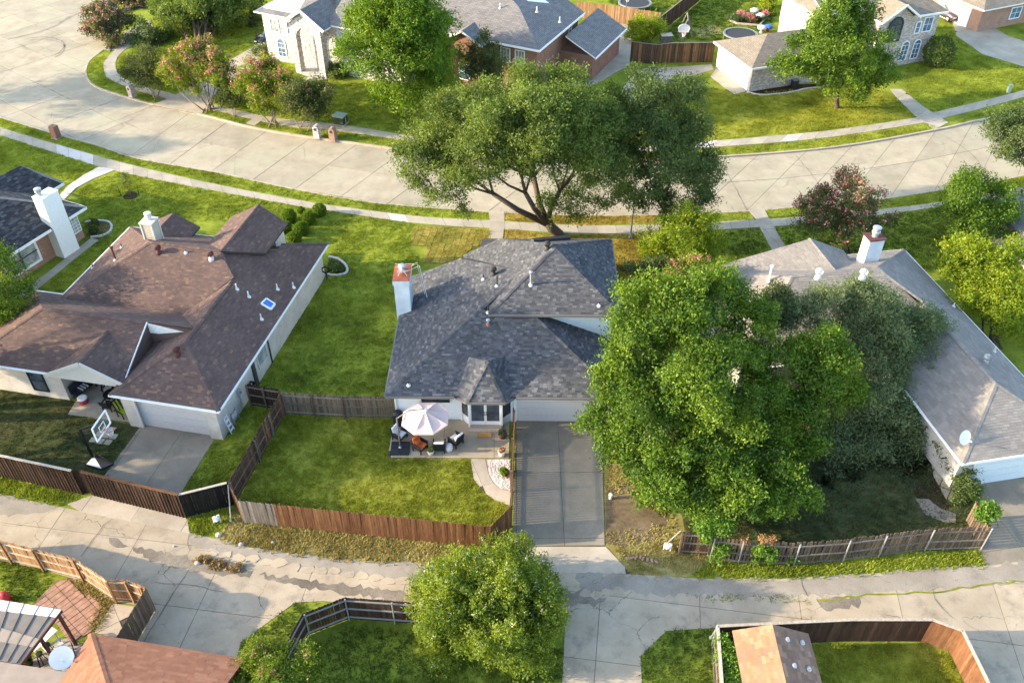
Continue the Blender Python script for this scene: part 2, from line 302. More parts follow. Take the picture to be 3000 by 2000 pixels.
# ------------------------------------------------------------------ mesh helpers
class MB:
    def __init__(s): s.v = []; s.f = []; s.r = []
    def add(s, vs, fs, r=None):
        o = len(s.v); s.v += [tuple(p) for p in vs]; s.f += [tuple(i + o for i in f) for f in fs]
        s.r += [random.random() if r is None else r] * len(fs); return s
    def box(s, c, size, rz=0.0, tilt=None):
        x, y, z = (d / 2 for d in size); M = Matrix.Rotation(rz, 3, 'Z')
        if tilt: M = M @ tilt
        vs = [Vector(c) + M @ Vector((sx * x, sy * y, sz * z)) for sz in (-1, 1) for sx, sy in ((-1, -1), (1, -1), (1, 1), (-1, 1))]
        return s.add(vs, [(3, 2, 1, 0), (4, 5, 6, 7), (0, 1, 5, 4), (1, 2, 6, 5), (2, 3, 7, 6), (3, 0, 4, 7)])
    def beam(s, a, b, w, h, up=(0, 0, 1)):
        a = Vector(a); b = Vector(b); d = (b - a).normalized(); up = Vector(up)
        if abs(d.dot(up)) > 0.98: up = Vector((0, 1, 0))
        x = d.cross(up).normalized() * (w / 2); y = x.cross(d).normalized() * (h / 2)
        vs = [p + sx * x + sy * y for p in (a, b) for sx, sy in ((-1, -1), (1, -1), (1, 1), (-1, 1))]
        return s.add(vs, [(3, 2, 1, 0), (4, 5, 6, 7), (0, 1, 5, 4), (1, 2, 6, 5), (2, 3, 7, 6), (3, 0, 4, 7)])
    def poly(s, pts, r=None): return s.add(pts, [tuple(range(len(pts)))], r)
    def prism(s, pts, z0, z1):
        """upright prism over a plan outline (any simple polygon)"""
        P = [Vector((p[0], p[1])) for p in pts]
        if sum(P[i].x * P[(i + 1) % len(P)].y - P[(i + 1) % len(P)].x * P[i].y for i in range(len(P))) < 0: P.reverse()
        n = len(P); vs = [(p.x, p.y, z1) for p in P] + [(p.x, p.y, z0) for p in P]
        tris = tessellate_polygon([[Vector((p.x, p.y, 0)) for p in P]]) if n > 4 else [tuple(range(n))]
        fs = []
        for t in tris:
            a = [P[i] for i in t]
            ar = sum(a[i].x * a[(i + 1) % len(a)].y - a[(i + 1) % len(a)].x * a[i].y for i in range(len(a)))
            fs.append(tuple(t) if ar > 0 else tuple(reversed(t)))
        fs += [(i + n, (i + 1) % n + n, (i + 1) % n, i) for i in range(n)]
        return s.add(vs, fs)
    def slab(s, pts, th):
        """a sheet of given thickness under a 3-D outline"""
        n = len(pts); vs = [Vector(p) for p in pts] + [Vector(p) - Vector((0, 0, th)) for p in pts]
        nn = Vector((0, 0, 0))
        for i in range(n): nn += Vector(pts[i]).cross(Vector(pts[(i + 1) % n]))
        fs = [tuple(range(n)), tuple(reversed(range(n, 2 * n)))] + [(i + n, (i + 1) % n + n, (i + 1) % n, i) for i in range(n)]
        return s.add(vs, fs)
    def tube(s, pts, radii, n=8, cap=True):
        pts = [Vector(p) for p in pts]; rings = []
        if not hasattr(radii, '__len__'): radii = [radii] * len(pts)
        o = len(s.v); vs = []
        ref = Vector((0.3, 0.9, 0.2))
        for i, p in enumerate(pts):
            d = (pts[min(i + 1, len(pts) - 1)] - pts[max(i - 1, 0)]).normalized()
            x = d.cross(ref); x = x.normalized() if x.length > 1e-4 else d.orthogonal().normalized(); y = d.cross(x)
            vs += [p + radii[i] * (math.cos(2 * math.pi * k / n) * x + math.sin(2 * math.pi * k / n) * y) for k in range(n)]
        fs = [(i * n + k, i * n + (k + 1) % n, (i + 1) * n + (k + 1) % n, (i + 1) * n + k) for i in range(len(pts) - 1) for k in range(n)]
        if cap: fs += [tuple(reversed(range(n))), tuple(range((len(pts) - 1) * n, len(pts) * n))]
        return s.add(vs, fs)
    def lathe(s, c, prof, n=14, sx=1.0, sy=1.0):
        c = Vector(c); vs = []
        for r, z in prof: vs += [c + Vector((r * sx * math.cos(2 * math.pi * k / n), r * sy * math.sin(2 * math.pi * k / n), z)) for k in range(n)]
        m = len(prof); fs = [(i * n + k, i * n + (k + 1) % n, (i + 1) * n + (k + 1) % n, (i + 1) * n + k) for i in range(m - 1) for k in range(n)]
        fs += [tuple(reversed(range(n))), tuple(range((m - 1) * n, m * n))]
        return s.add(vs, fs)
    def mesh(s, name, mat, smooth=False, uv=False):
        me = bpy.data.meshes.new(name); me.from_pydata(s.v, [], s.f); me.materials.append(MATS[mat] if isinstance(mat, str) else mat)
        a = me.attributes.new('rnd', 'FLOAT', 'FACE'); a.data.foreach_set('value', s.r)
        if smooth: me.polygons.foreach_set('use_smooth', [True] * len(me.polygons))
        if uv:
            L = me.uv_layers.new(name='UVMap')
            for pl in me.polygons:
                n = pl.normal; eu = Vector((0, 0, 1)).cross(n)
                eu = eu.normalized() if eu.length > 0.05 else Vector((1, 0, 0)); ev = n.cross(eu)
                for li in pl.loop_indices:
                    p = me.vertices[me.loops[li].vertex_index].co; L.data[li].uv = (p.dot(eu), p.dot(ev))
        me.update(); return me
    def build(s, name, mat, parent=None, smooth=False, uv=False):
        return put(name, s.mesh(name, mat, smooth, uv), parent)
def world_loc(o):
    l = Vector((0, 0, 0))
    while o is not None: l = l + o.location; o = o.parent
    return l
def put(name, me, parent=None):
    """link a mesh whose vertices are in world coordinates (or in its parent's, when the parent sits at the origin)"""
    o = bpy.data.objects.new(name, me); COL.objects.link(o)
    if parent is not None:
        o.parent = parent; T = OFF.get(parent.name)
        if T is not None: o.matrix_parent_inverse = Matrix.Translation(-T)
    return o
OFF = {}
def tag(o, label=None, cat=None, group=None, kind=None):
    if label: o['label'] = label
    if cat: o['category'] = cat
    if group: o['group'] = group
    if kind: o['kind'] = kind
    return o
def thing(name, label, cat, loc, group=None):
    """an Empty at a thing's base; parts under it are given in world coordinates"""
    o = bpy.data.objects.new(name, None); COL.objects.link(o); o.location = loc; o.empty_display_size = 0.3
    OFF[o.name] = Vector(loc); tag(o, label, cat, group); return o
def local_thing(name, label, cat, loc, rz=0.0, group=None, scale=1.0):
    """an Empty whose parts are given in its own coordinates"""
    o = bpy.data.objects.new(name, None); COL.objects.link(o); o.location = loc; o.rotation_euler = (0, 0, rz); o.scale = (scale,) * 3
    tag(o, label, cat, group); return o
def copy_tree(o, parent=None):
    c = o.copy(); COL.objects.link(c); c.parent = parent
    if o.name in OFF: OFF[c.name] = OFF[o.name]
    for ch in list(o.children):
        if ch is not c: copy_tree(ch, c)
    return c
def structure(name, mb, mat, parent=None, kind='structure'):
    o = mb.build(name, mat, parent)
    if parent is None: o['kind'] = kind
    return o

# ------------------------------------------------------------------ polylines and slabs
def resample(pts, step):
    """smooth a polyline and walk along it at even steps"""
    P = [Vector(p) for p in pts]; out = []
    if len(P) > 2:
        Q = []
        for i in range(len(P) - 1):
            a = P[max(i - 1, 0)]; b = P[i]; c = P[i + 1]; d = P[min(i + 2, len(P) - 1)]
            for k in range(8):
                t = k / 8; Q.append(0.5 * ((2 * b) + (c - a) * t + (2 * a - 5 * b + 4 * c - d) * t * t + (3 * b - a - 3 * c + d) * t ** 3))
        Q.append(P[-1]); P = Q
    L = [0]
    for i in range(1, len(P)): L.append(L[-1] + (P[i] - P[i - 1]).length)
    n = max(1, round(L[-1] / step)); j = 0
    for k in range(n + 1):
        s = L[-1] * k / n
        while j < len(L) - 2 and L[j + 1] < s: j += 1
        t = (s - L[j]) / max(1e-6, L[j + 1] - L[j]); out.append(P[j].lerp(P[j + 1], min(1, max(0, t))))
    return out
def strip_slabs(name, parent, A, B, step, z0, z1, mat, lanes=1, gap=0.02, jitter=0.006, alt=None):
    """a paved strip between two edges, cut into slabs with open joints"""
    a = resample(A, step); n = len(a) - 1
    bb = resample(B, max(0.05, sum((Vector(B[i + 1]) - Vector(B[i])).length for i in range(len(B) - 1)) / n))
    m = min(n, len(bb) - 1); k = 0
    for i in range(m):
        for l in range(lanes):
            f0, f1 = l / lanes, (l + 1) / lanes
            q = [a[i].lerp(bb[i], f0), a[i + 1].lerp(bb[i + 1], f0), a[i + 1].lerp(bb[i + 1], f1), a[i].lerp(bb[i], f1)]
            c = sum(q, Vector((0, 0, 0))) / 4
            q = [p + (c - p).normalized() * gap * 0.7 for p in q]
            dz = random.uniform(-jitter, jitter)
            MB().prism(q, z0, z1 + dz).build(name, alt[1] if alt and k in alt[0] else mat, parent); k += 1
def clip_rect(poly, x0, y0, x1, y1):
    def cut(P, f, g):
        out = []
        for i in range(len(P)):
            a, b = P[i], P[(i + 1) % len(P)]; fa, fb = f(a), f(b)
            if fa >= 0: out.append(a)
            if (fa >= 0) != (fb >= 0): t = fa / (fa - fb); out.append((a[0] + (b[0] - a[0]) * t, a[1] + (b[1] - a[1]) * t))
        return out
    for f in (lambda p: p[0] - x0, lambda p: x1 - p[0], lambda p: p[1] - y0, lambda p: y1 - p[1]):
        if len(poly) < 3: return []
        poly = cut(poly, f, None)
    out = []
    for p in poly:
        if not out or abs(p[0] - out[-1][0]) + abs(p[1] - out[-1][1]) > 1e-4: out.append(p)
    if len(out) > 1 and abs(out[0][0] - out[-1][0]) + abs(out[0][1] - out[-1][1]) < 1e-4: out.pop()
    return out
def area2(P): return 0.5 * sum(P[i][0] * P[(i + 1) % len(P)][1] - P[(i + 1) % len(P)][0] * P[i][1] for i in range(len(P)))
def grid_slabs(name, parent, outline, ang, cu, cv, z0, z1, mat, gap=0.02, off=(0, 0), jitter=0.005, minarea=0.15, breaks=None):
    """a paved area cut into a grid of slabs; ang = direction of the grid in degrees"""
    a = rad(ang); ux, uy = math.cos(a), math.sin(a); o = outline[0]
    P = [((p[0] - o[0]) * ux + (p[1] - o[1]) * uy, -(p[0] - o[0]) * uy + (p[1] - o[1]) * ux) for p in outline]
    x0 = min(p[0] for p in P); x1 = max(p[0] for p in P); y0 = min(p[1] for p in P); y1 = max(p[1] for p in P)
    X = [x0] + [x for x in np.arange(math.floor((x0 - off[0]) / cu) * cu + off[0], x1 + cu, cu) if x0 + 0.05 < x < x1 - 0.05] + [x1]
    Y = [y0] + [y for y in np.arange(math.floor((y0 - off[1]) / cv) * cv + off[1], y1 + cv, cv) if y0 + 0.05 < y < y1 - 0.05] + [y1]
    for i in range(len(X) - 1):
        for j in range(len(Y) - 1):
            q = clip_rect(P, X[i] + gap / 2, Y[j] + gap / 2, X[i + 1] - gap / 2, Y[j + 1] - gap / 2)
            if len(q) < 3 or abs(area2(q)) < minarea: continue
            w = [(o[0] + p[0] * ux - p[1] * uy, o[1] + p[0] * uy + p[1] * ux) for p in q]
            MB().prism(w, z0, z1 + random.uniform(-jitter, jitter)).build(name, mat, parent)

# ------------------------------------------------------------------ the ground
ZS = -0.12                                          # street level below the lawns
KS = [(-700, 120), (-300, 250), (0, 342), (187, 398), (289, 425), (400, 462), (638, 504), (851, 550), (1091, 591), (1432, 619), (1700, 630), (1950, 627), (2192, 617), (2319, 606), (2585, 581), (2861, 537), (3000, 512), (3500, 400)]
KN = [(447, 306), (591, 336), (732, 372), (880, 398), (1049, 421), (1227, 444), (1500, 466), (1800, 470), (2109, 459), (2447, 431), (2734, 382), (2850, 356), (3000, 322), (3500, 190)]
KNW = [(300, -150), (330, 0), (355, 45), (342, 95), (298, 147), (262, 175), (249, 205), (255, 232), (280, 255), (340, 276), (447, 306)]
gr = MB(); gr.poly([(-900, -200, -0.16), (900, -200, -0.16), (900, 1500, -0.16), (-900, 1500, -0.16)])
tag(gr.build('ground', 'subgrade'), kind='structure')
lawn = MB().prism(GS(KS) + GS([(3500, 2300), (-900, 2300), (-900, 300)]), -0.16, 0.0)
lawn_s = tag(lawn.build('lawn', 'turf_green'), kind='structure')
lawn = MB().prism(GS(KNW[:-1]) + GS(KN) + GS([(3600, -500), (300, -500)]), -0.16, 0.0)
lawn_n = tag(lawn.build('lawn', 'turf_green'), kind='structure')
def overlay(name, pts, mat, z=0.004):
    return tag(MB().prism(GS(pts), -0.05, z).build(name, mat), kind='structure')
# turf of other kinds, bare earth and beds
BACK = [(700, 1458), (845, 1212), (1000, 1220), (1150, 1228), (1138, 1341), (1379, 1344), (1388, 1403), (1415, 1438), (1451, 1465), (1491, 1480), (1500, 1487), (1437, 1602), (1200, 1577), (950, 1552), (715, 1531)]
overlay('lawn', BACK, 'turf_olive')
VERGE = [(690, 1478), (722, 1536), (1000, 1558), (1250, 1583), (1440, 1606), (1490, 1612), (1490, 1670), (1200, 1648), (1000, 1641), (720, 1602), (640, 1580)]
overlay('lawn', VERGE, 'turf_straw')
VERGE_L = [(-200, 1340), (0, 1395), (245, 1450), (180, 1482), (0, 1447), (-200, 1400)]
WORN = [(-300, 1080), (0, 1100), (222, 1176), (199, 1216), (412, 1246), (317, 1396), (295, 1417), (245, 1448), (0, 1395), (-300, 1320)]
overlay('lawn', WORN, 'turf_worn')
GOLD1 = [(1480, 622), (1700, 633), (1920, 631), (1920, 652), (1700, 662), (1480, 646)]
overlay('lawn', GOLD1, 'turf_gold')
GOLD2 = [(1478, 668), (1612, 690), (1700, 688), (1940, 686), (2000, 760), (1990, 900), (1780, 900), (1480, 800)]
overlay('lawn', GOLD2, 'turf_gold')
DIRT = [(1771, 1350), (1771, 1597), (1850, 1685), (2000, 1692), (2110, 1645), (2010, 1560), (1990, 1440), (1900, 1380)]
overlay('lawn', DIRT, 'turf_straw', 0.004)
patch_dirt = overlay('dirt_patch', [(1774, 1420), (1774, 1590), (1830, 1600), (1930, 1580), (1960, 1520), (1900, 1450), (1840, 1420)], 'dirt', 0.007)
YARD_R = [(1790, 1060), (2600, 960), (2840, 1400), (2866, 1606), (2110, 1640), (2005, 1550), (1985, 1430)]
overlay('lawn', YARD_R, 'turf_worn', 0.006)
overlay('dirt_patch', [(2690, 1330), (2760, 1330), (2800, 1440), (2770, 1510), (2700, 1490), (2660, 1400)], 'mulch', 0.009)
TANLAWN = [(2030, 300), (2080, 258), (2190, 275), (2500, 250), (2600, 268), (2680, 340), (2670, 345), (2419, 382), (2104, 410), (2000, 415)]
overlay('lawn', TANLAWN, 'turf_olive')
SHEDYARD = [(2370, 1890), (2694, 1886), (2768, 1909), (2826, 1976), (2850, 2100), (2110, 2100), (2110, 1850)]
overlay('lawn', SHEDYARD, 'turf_olive')
FIRE = [(2030, 90), (2110, 60), (2140, 80), (2110, 110), (2050, 115)]
overlay('dirt_patch', [(2030, 92), (2075, 72), (2115, 78), (2112, 100), (2060, 112)], 'turf_straw', 0.006)

# ---- street, kerbs, walks
street = MB().prism(GS(KN, 0) + list(reversed(GS([p for p in KS if p[0] >= 289], 0))), -0.155, ZS - 0.03)
street = tag(street.build('street', 'subgrade'), kind='structure')
strip_slabs('street_slab', street, GS(KN, ZS), GS([(289, 425)] + [p for p in KS if p[0] > 289], ZS), 4.6, -0.155, ZS, 'street', lanes=2, gap=0.05)
area = GS(KNW + list(reversed([p for p in KS if p[0] <= 289])) + [(-1500, -150)], ZS)
grid_slabs('street_slab', street, area, -38, 5.2, 4.4, -0.155, ZS, 'street', gap=0.05)
def kerb(pts, side):
    a = resample(GS(pts), 1.2); m = MB()
    for i in range(len(a) - 1):
        d = (a[i + 1] - a[i]).normalized(); n = Vector((-d.y, d.x, 0)) * side
        d2 = (a[min(i + 2, len(a) - 1)] - a[i + 1]); d2 = d2.normalized() if d2.length > 1e-4 else d; n2 = Vector((-d2.y, d2.x, 0)) * side
        p, q, r, s = a[i] - n * 0.02, a[i + 1] - n2 * 0.02, a[i + 1] + n2 * 0.16, a[i] + n * 0.16
        top = 0.025; lo = ZS - 0.02
        m.add([(p.x, p.y, lo), (q.x, q.y, lo), (q.x, q.y, top), (p.x, p.y, top), (r.x, r.y, top), (s.x, s.y, top), (r.x, r.y, -0.05), (s.x, s.y, -0.05)],
              [(0, 1, 2, 3), (3, 2, 4, 5), (5, 4, 6, 7)])
    return tag(m.build('kerb', 'kerb'), kind='structure')
kerb(KS, -1); kerb(KNW[2:] + KN[1:], 1)
WALK = 0.03
sw = tag(MB().prism(GS([(0, 378), (0, 392), (-300, 302), (-300, 290)]), -0.05, 0.004).build('sidewalk', 'subgrade'), kind='structure')
SU = [(-700, 160), (0, 374), (106, 406), (374, 481), (651, 544), (910, 593), (955, 600), (1223, 634), (1432, 646), (1700, 660), (1940, 658), (2192, 645), (2319, 638), (2707, 599), (3000, 548), (3400, 470)]
SL = [(-700, 182), (0, 397), (105, 431), (345, 502), (634, 560), (906, 610), (960, 617), (1210, 653), (1420, 668), (1700, 685), (1936, 683), (2225, 666), (2336, 658), (2700, 614), (3000, 565), (3400, 490)]
strip_slabs('sidewalk_slab', sw, GS(SU), GS(SL), 1.55, -0.05, WALK, 'walk', alt=({30, 31, 32, 52}, 'walk_new'))
NU = [(389, 132), (352, 158), (338, 185), (342, 207), (362, 230), (420, 254), (502, 274), (600, 300), (745, 335), (850, 352), (1000, 366), (1244, 404), (1500, 430), (1800, 434), (2104, 412), (2419, 384), (2679, 346), (2729, 332), (3000, 265), (3400, 150)]
NL = [(346, 142), (312, 170), (303, 192), (305, 210), (318, 232), (400, 265), (490, 290), (600, 318), (740, 350), (850, 372), (1000, 385), (1244, 420), (1500, 447), (1800, 450), (2104, 431), (2419, 404), (2707, 360), (2751, 350), (3000, 285), (3400, 172)]
sn = tag(MB().prism(GS([(2000, 425), (2010, 425), (2010, 428), (2000, 428)]), -0.05, 0.004).build('sidewalk', 'subgrade'), kind='structure')
strip_slabs('sidewalk_slab', sn, GS(NU), GS(NL), 1.7, -0.05, WALK, 'walk', alt=({31, 36, 42, 47}, 'walk_new'))
def paved(name, pts, ang, cu, cv, mat, z=0.034, off=(0, 0), gap=0.02, base='subgrade'):
    q = GS(pts); p = tag(MB().prism(q, -0.05, z - 0.022).build(name, base), kind='structure')
    grid_slabs(name + '_slab', p, q, ang, cu, cv, -0.045, z, mat, gap, off); return p
paved('path', [(1432, 621), (1478, 621), (1478, 664), (1472, 705), (1430, 705), (1436, 650)], 0, 1.6, 1.5, 'walk', 0.038)
paved('path', [(2192, 617), (2239, 615), (2262, 655), (2312, 745), (2272, 752), (2225, 666)], 14, 1.6, 1.5, 'walk', 0.038)
paved('path', [(290, 489), (338, 498), (272, 525), (222, 552), (190, 584), (170, 577), (200, 545), (245, 514)], 60, 1.4, 3, 'walk_new', 0.038)
paved('path', [(268, 697), (294, 700), (205, 770), (80, 872), (48, 868), (170, 775)], 65, 3.0, 2.5, 'walk', 0.03)
paved('path', [(753, 340), (778, 346), (748, 368), (720, 362)], -40, 2, 2, 'walk', 0.038)
paved('path', [(1266, 400), (1300, 365), (1338, 336), (1345, 352), (1312, 372), (1292, 404)], 50, 3, 1.5, 'walk', 0.034)
paved('path', [(880, 232), (905, 240), (960, 232), (930, 222), (1000, 236), (1010, 240), (900, 258), (870, 250)][:4], -26, 2, 2, 'walk_new', 0.034)
paved('path', [(2607, 262), (2642, 262), (2700, 310), (2778, 360), (2738, 380), (2680, 340), (2630, 290)], -45, 1.6, 1.6, 'walk', 0.04)
# driveways
paved('driveway', [(447, 308), (500, 285), (560, 256), (670, 180), (770, 122), (800, 150), (792, 176), (705, 215), (610, 296), (591, 336)], 30, 5, 3.2, 'drive_pale', 0.036)
paved('driveway', [(300, 146), (350, 128), (362, 95), (440, 60), (455, 95), (395, 132), (352, 150)], 20, 4, 3.2, 'walk', 0.028)
paved('driveway', [(2775, 0), (2790, 61), (2801, 105), (2878, 160), (3000, 196), (3200, 250), (3200, 160), (3000, 122), (2950, 105), (2895, 72), (2878, 33), (2889, 8), (2960, -60), (2850, -60)], 30, 4, 4, 'walk', 0.034)
paved('driveway', [(1752, 62), (1790, 50), (1846, 70), (1850, 125), (1845, 193), (1800, 215), (1760, 240), (1680, 275), (1680, 215), (1757, 152)], 60, 4.5, 4.5, 'walk', 0.034)
paved('driveway', [(1822, 262), (1850, 228), (1880, 203), (2000, 196), (2085, 190), (2090, 205), (2010, 228), (1965, 262), (1955, 300), (1900, 310), (1830, 300)], 15, 4.5, 4.5, 'drive_pale', 0.036)
paved('driveway', [(2105, 195), (2189, 268), (2150, 278), (2080, 225)], 20, 6, 4, 'walk', 0.036)
paved('driveway', [(1513, 1229), (1762, 1229), (1771, 1597), (1501, 1600)], 90, 4.6, 2.52, 'drive', 0.034, off=(0.35, 0.02))
paved('driveway', [(1501, 1601), (1771, 1598), (1849, 1681), (1590, 1677), (1470, 1668)], 0, 5.2, 4.2, 'drive_pale', 0.034, off=(0.6, 0))
paved('driveway', [(418, 1241), (634, 1278), (530, 1446), (290, 1416)], -11, 2.45, 6, 'drive', 0.034, off=(0.2, 0))
paved('driveway', [(272, 1451), (198, 1477), (240, 1499), (480, 1547), (556, 1562), (548, 1516)], -11, 3.0, 8, 'drive_pale', 0.034)
paved('driveway', [(2846, 1412), (3020, 1400), (3200, 1380), (3300, 1600), (2890, 1658), (2866, 1606), (2904, 1540)], 10, 5, 4.5, 'drive', 0.03)
# ---- the alley
ALLEY = [(-300, 1375), (0, 1447), (165, 1483), (240, 1497), (480, 1545), (560, 1562), (640, 1580), (720, 1602), (1000, 1641), (1200, 1648), (1490, 1670), (1590, 1677), (1848, 1682), (2000, 1692), (2100, 1696), (2300, 1694), (2500, 1683), (2700, 1669), (2890, 1656), (3000, 1642), (3400, 1590),
         (3500, 2150), (2960, 2150), (2900, 2000), (2826, 1852), (2735, 1817), (2490, 1820), (2105, 1838), (1952, 1847), (1876, 1922), (1890, 2150), (1640, 2150), (1655, 1838), (1500, 1830), (1200, 1785), (950, 1760), (863, 1765), (706, 1880), (690, 1945), (400, 1900), (397, 1872), (453, 1778), (398, 1770), (336, 1762), (249, 1703), (115, 1665), (0, 1640), (-300, 1570)]
ALQ = GS(ALLEY); al = tag(MB().prism(ALQ, -0.05, 0.006).build('alley', 'subgrade'), kind='structure')
grid_slabs('alley_slab', al, ALQ, -8, 4.9, 3.6, -0.045, 0.024, 'alley', 0.025, off=(1.2, 0.9), minarea=0.05)
def rough_edge(pts, amp=0.08, step=0.35, seed=1):
    rnd = random.Random(seed); a = GS(pts); out = []
    for i in range(len(a)):
        p, q = a[i], a[(i + 1) % len(a)]; n = max(1, int((q - p).length / step)); d = (q - p).normalized() if (q - p).length > 0 else Vector((1, 0, 0)); m = Vector((-d.y, d.x, 0))
        for k in range(n): out.append(p.lerp(q, k / n) + m * rnd.uniform(-amp, amp))
    return out
def patch(name, pts, mat, z, amp=0.1, seed=1): return tag(MB().prism(rough_edge(pts, amp * 1.5, 0.22, seed), -0.02, z).build(name, mat), kind='structure')
patch('alley_pavement', [(552, 1566), (640, 1581), (720, 1604), (1000, 1643), (1200, 1652), (1260, 1660), (1260, 1712), (1100, 1698), (1000, 1680), (872, 1655), (723, 1640), (600, 1612), (560, 1600)], 'alley_old', 0.034, 0.1, 3)
patch('alley_pavement', [(-200, 1400), (0, 1449), (162, 1485), (150, 1492), (90, 1505), (0, 1513), (-200, 1480)], 'alley_old', 0.034, 0.1, 4)
patch('alley_pavement', [(1690, 1683), (1848, 1684), (2000, 1694), (2100, 1698), (2300, 1696), (2500, 1685), (2700, 1671), (2880, 1658), (3000, 1644), (3400, 1592), (3400, 1640), (3000, 1700), (2732, 1730), (2513, 1744), (2312, 1747), (2000, 1742), (1840, 1738), (1700, 1730)], 'alley_old', 0.034, 0.12, 5)
m_ground('gravel_dark', [(0, (0.12, 0.10, 0.075)), (0.5, (0.20, 0.165, 0.125)), (1, (0.32, 0.265, 0.20))], s2=8, fine=30, w3=0.8)
patch('gravel_patch', [(318, 1577), (345, 1577), (375, 1598), (360, 1604), (330, 1600)], 'gravel_dark', 0.032, 0.07, 6)
patch('gravel_patch', [(392, 1600), (450, 1608), (520, 1622), (580, 1640), (690, 1660), (740, 1672), (730, 1690), (640, 1685), (540, 1665), (430, 1640), (395, 1612)], 'gravel_dark', 0.032, 0.1, 7)
patch('gravel_patch', [(760, 1680), (900, 1698), (1080, 1720), (1210, 1740), (1200, 1762), (1000, 1738), (820, 1710)], 'gravel_dark', 0.031, 0.1, 8)
patch('gravel_patch', [(1620, 1735), (1720, 1730), (1780, 1752), (1740, 1775), (1640, 1772)], 'gravel_dark', 0.031, 0.12, 9)
patch('gravel_patch', [(2390, 1755), (2520, 1748), (2510, 1775), (2420, 1790)], 'gravel_dark', 0.031, 0.1, 10)
# broken slivers of the old concrete edge, piece by piece
rs = random.Random(21)
for (x0, y0, x1, y1, n) in ((600, 1620, 1240, 1716, 16), (1700, 1738, 1860, 1736, 5)):
    for k in range(n):
        t = (k + 0.5) / n; c = G(x0 + (x1 - x0) * t, y0 + (y1 - y0) * t + rs.uniform(-5, 5)); w = (x1 - x0) / n / 50
        pts = [c + Vector((w * 0.55 * math.cos(a) * rs.uniform(0.7, 1.1), 0.26 * math.sin(a) * rs.uniform(0.6, 1.3), 0)) for a in [2 * math.pi * i / 7 for i in range(7)]]
        MB().prism(pts, -0.02, 0.045 + rs.uniform(-0.006, 0.01)).build('broken_slab', 'alley', al)
weeds = 0 and patch('weed_strip', [(2000, 1744), (2300, 1746), (2385, 1768), (2355, 1774), (2200, 1760), (2000, 1754)], 'turf_worn', 0.038, 0.1, 11)
# bare sod pieces laid out to the left of the front walk
SOD = [(1205, 672), (1232, 663), (1390, 672), (1436, 676), (1438, 705), (1372, 735), (1356, 757), (1300, 772), (1238, 772), (1252, 722), (1206, 719)]
sod = tag(MB().prism(GS(SOD), -0.05, 0.012).build('sod_bed', 'dirt'), kind='structure')
m_wood('sod_gold', (0.15, 0.15, 0.022), (0.23, 0.20, 0.034), (0.33, 0.26, 0.06)); m_wood('sod_green', (0.08, 0.10, 0.022), (0.12, 0.125, 0.028), (0.16, 0.14, 0.034))
MATS['sod_mix'] = MATS['sod_gold']
grid_slabs('sod_piece', sod, GS(SOD), -8, 0.52, 0.86, -0.04, 0.045, 'sod_gold', 0.03, jitter=0.012, minarea=0.08)
# patios
paved('patio', [(1156, 1226), (1493, 1226), (1491, 1343), (1136, 1341)], 0, 3.0, 2.7, 'patio', 0.05, off=(0.1, 0))
paved('path', [(1379, 1344), (1422, 1346), (1431, 1389), (1446, 1416), (1469, 1434), (1497, 1438), (1493, 1480), (1451, 1465), (1415, 1438), (1388, 1403)], 20, 3, 2.2, 'drive_pale', 0.04)
rock = overlay('gravel_bed', [(1424, 1346), (1495, 1346), (1497, 1436), (1469, 1432), (1447, 1414), (1433, 1388)], 'gravel_pale', 0.03)
paved('patio', [(222, 1178), (262, 1110), (420, 1130), (412, 1241), (199, 1215)], -11, 4.5, 4, 'walk', 0.05)
paved('path', [(2680, 1460), (2720, 1462), (2755, 1490), (2800, 1505), (2800, 1532), (2770, 1530), (2700, 1505)], 10, 6, 6, 'drive', 0.034)

# ------------------------------------------------------------------ turf blades: nobody could count them
def tuft_mesh(name, mat, n, h, w, spread, seed):
    rnd = random.Random(seed); m = MB()
    for i in range(n):
        a = rnd.uniform(0, 2 * math.pi); r = spread * math.sqrt(rnd.random()); c = Vector((r * math.cos(a), r * math.sin(a), 0))
        b = rnd.uniform(0, 2 * math.pi); d = Vector((math.cos(b), math.sin(b), 0)); s = Vector((-d.y, d.x, 0)) * w * rnd.uniform(0.6, 1.2)
        hh = h * rnd.uniform(0.6, 1.3); tip = c + d * hh * rnd.uniform(0.2, 0.9) + Vector((0, 0, hh))
        m.add([c - s, c + s, tip], [(0, 1, 2)], rnd.random())
    me = m.mesh(name, mat); return me
def scatter_group(tufts, density, smin, smax):
    g = bpy.data.node_groups.new('turf_scatter', 'GeometryNodeTree')
    g.interface.new_socket('Geometry', in_out='INPUT', socket_type='NodeSocketGeometry'); g.interface.new_socket('Geometry', in_out='OUTPUT', socket_type='NodeSocketGeometry')
    i = g.nodes.new('NodeGroupInput'); o = g.nodes.new('NodeGroupOutput'); d = g.nodes.new('GeometryNodeDistributePointsOnFaces'); d.inputs['Density'].default_value = density
    n = g.nodes.new('GeometryNodeInstanceOnPoints'); ob = g.nodes.new('GeometryNodeObjectInfo'); ob.inputs['Object'].default_value = tufts
    r = g.nodes.new('FunctionNodeRandomValue'); r.data_type = 'FLOAT_VECTOR'; r.inputs[0].default_value = (0, 0, 0); r.inputs[1].default_value = (0.15, 0.15, 6.28)
    s = g.nodes.new('FunctionNodeRandomValue'); s.data_type = 'FLOAT'; s.inputs[2].default_value = smin; s.inputs[3].default_value = smax; s.inputs['Seed'].default_value = 3
    L = g.links.new
    L(i.outputs[0], d.inputs['Mesh']); L(d.outputs['Points'], n.inputs['Points']); L(ob.outputs['Geometry'], n.inputs['Instance'])
    L(r.outputs[0], n.inputs['Rotation']); L(s.outputs[1], n.inputs['Scale']); L(n.outputs[0], o.inputs[0])
    return g
TUFT = {}
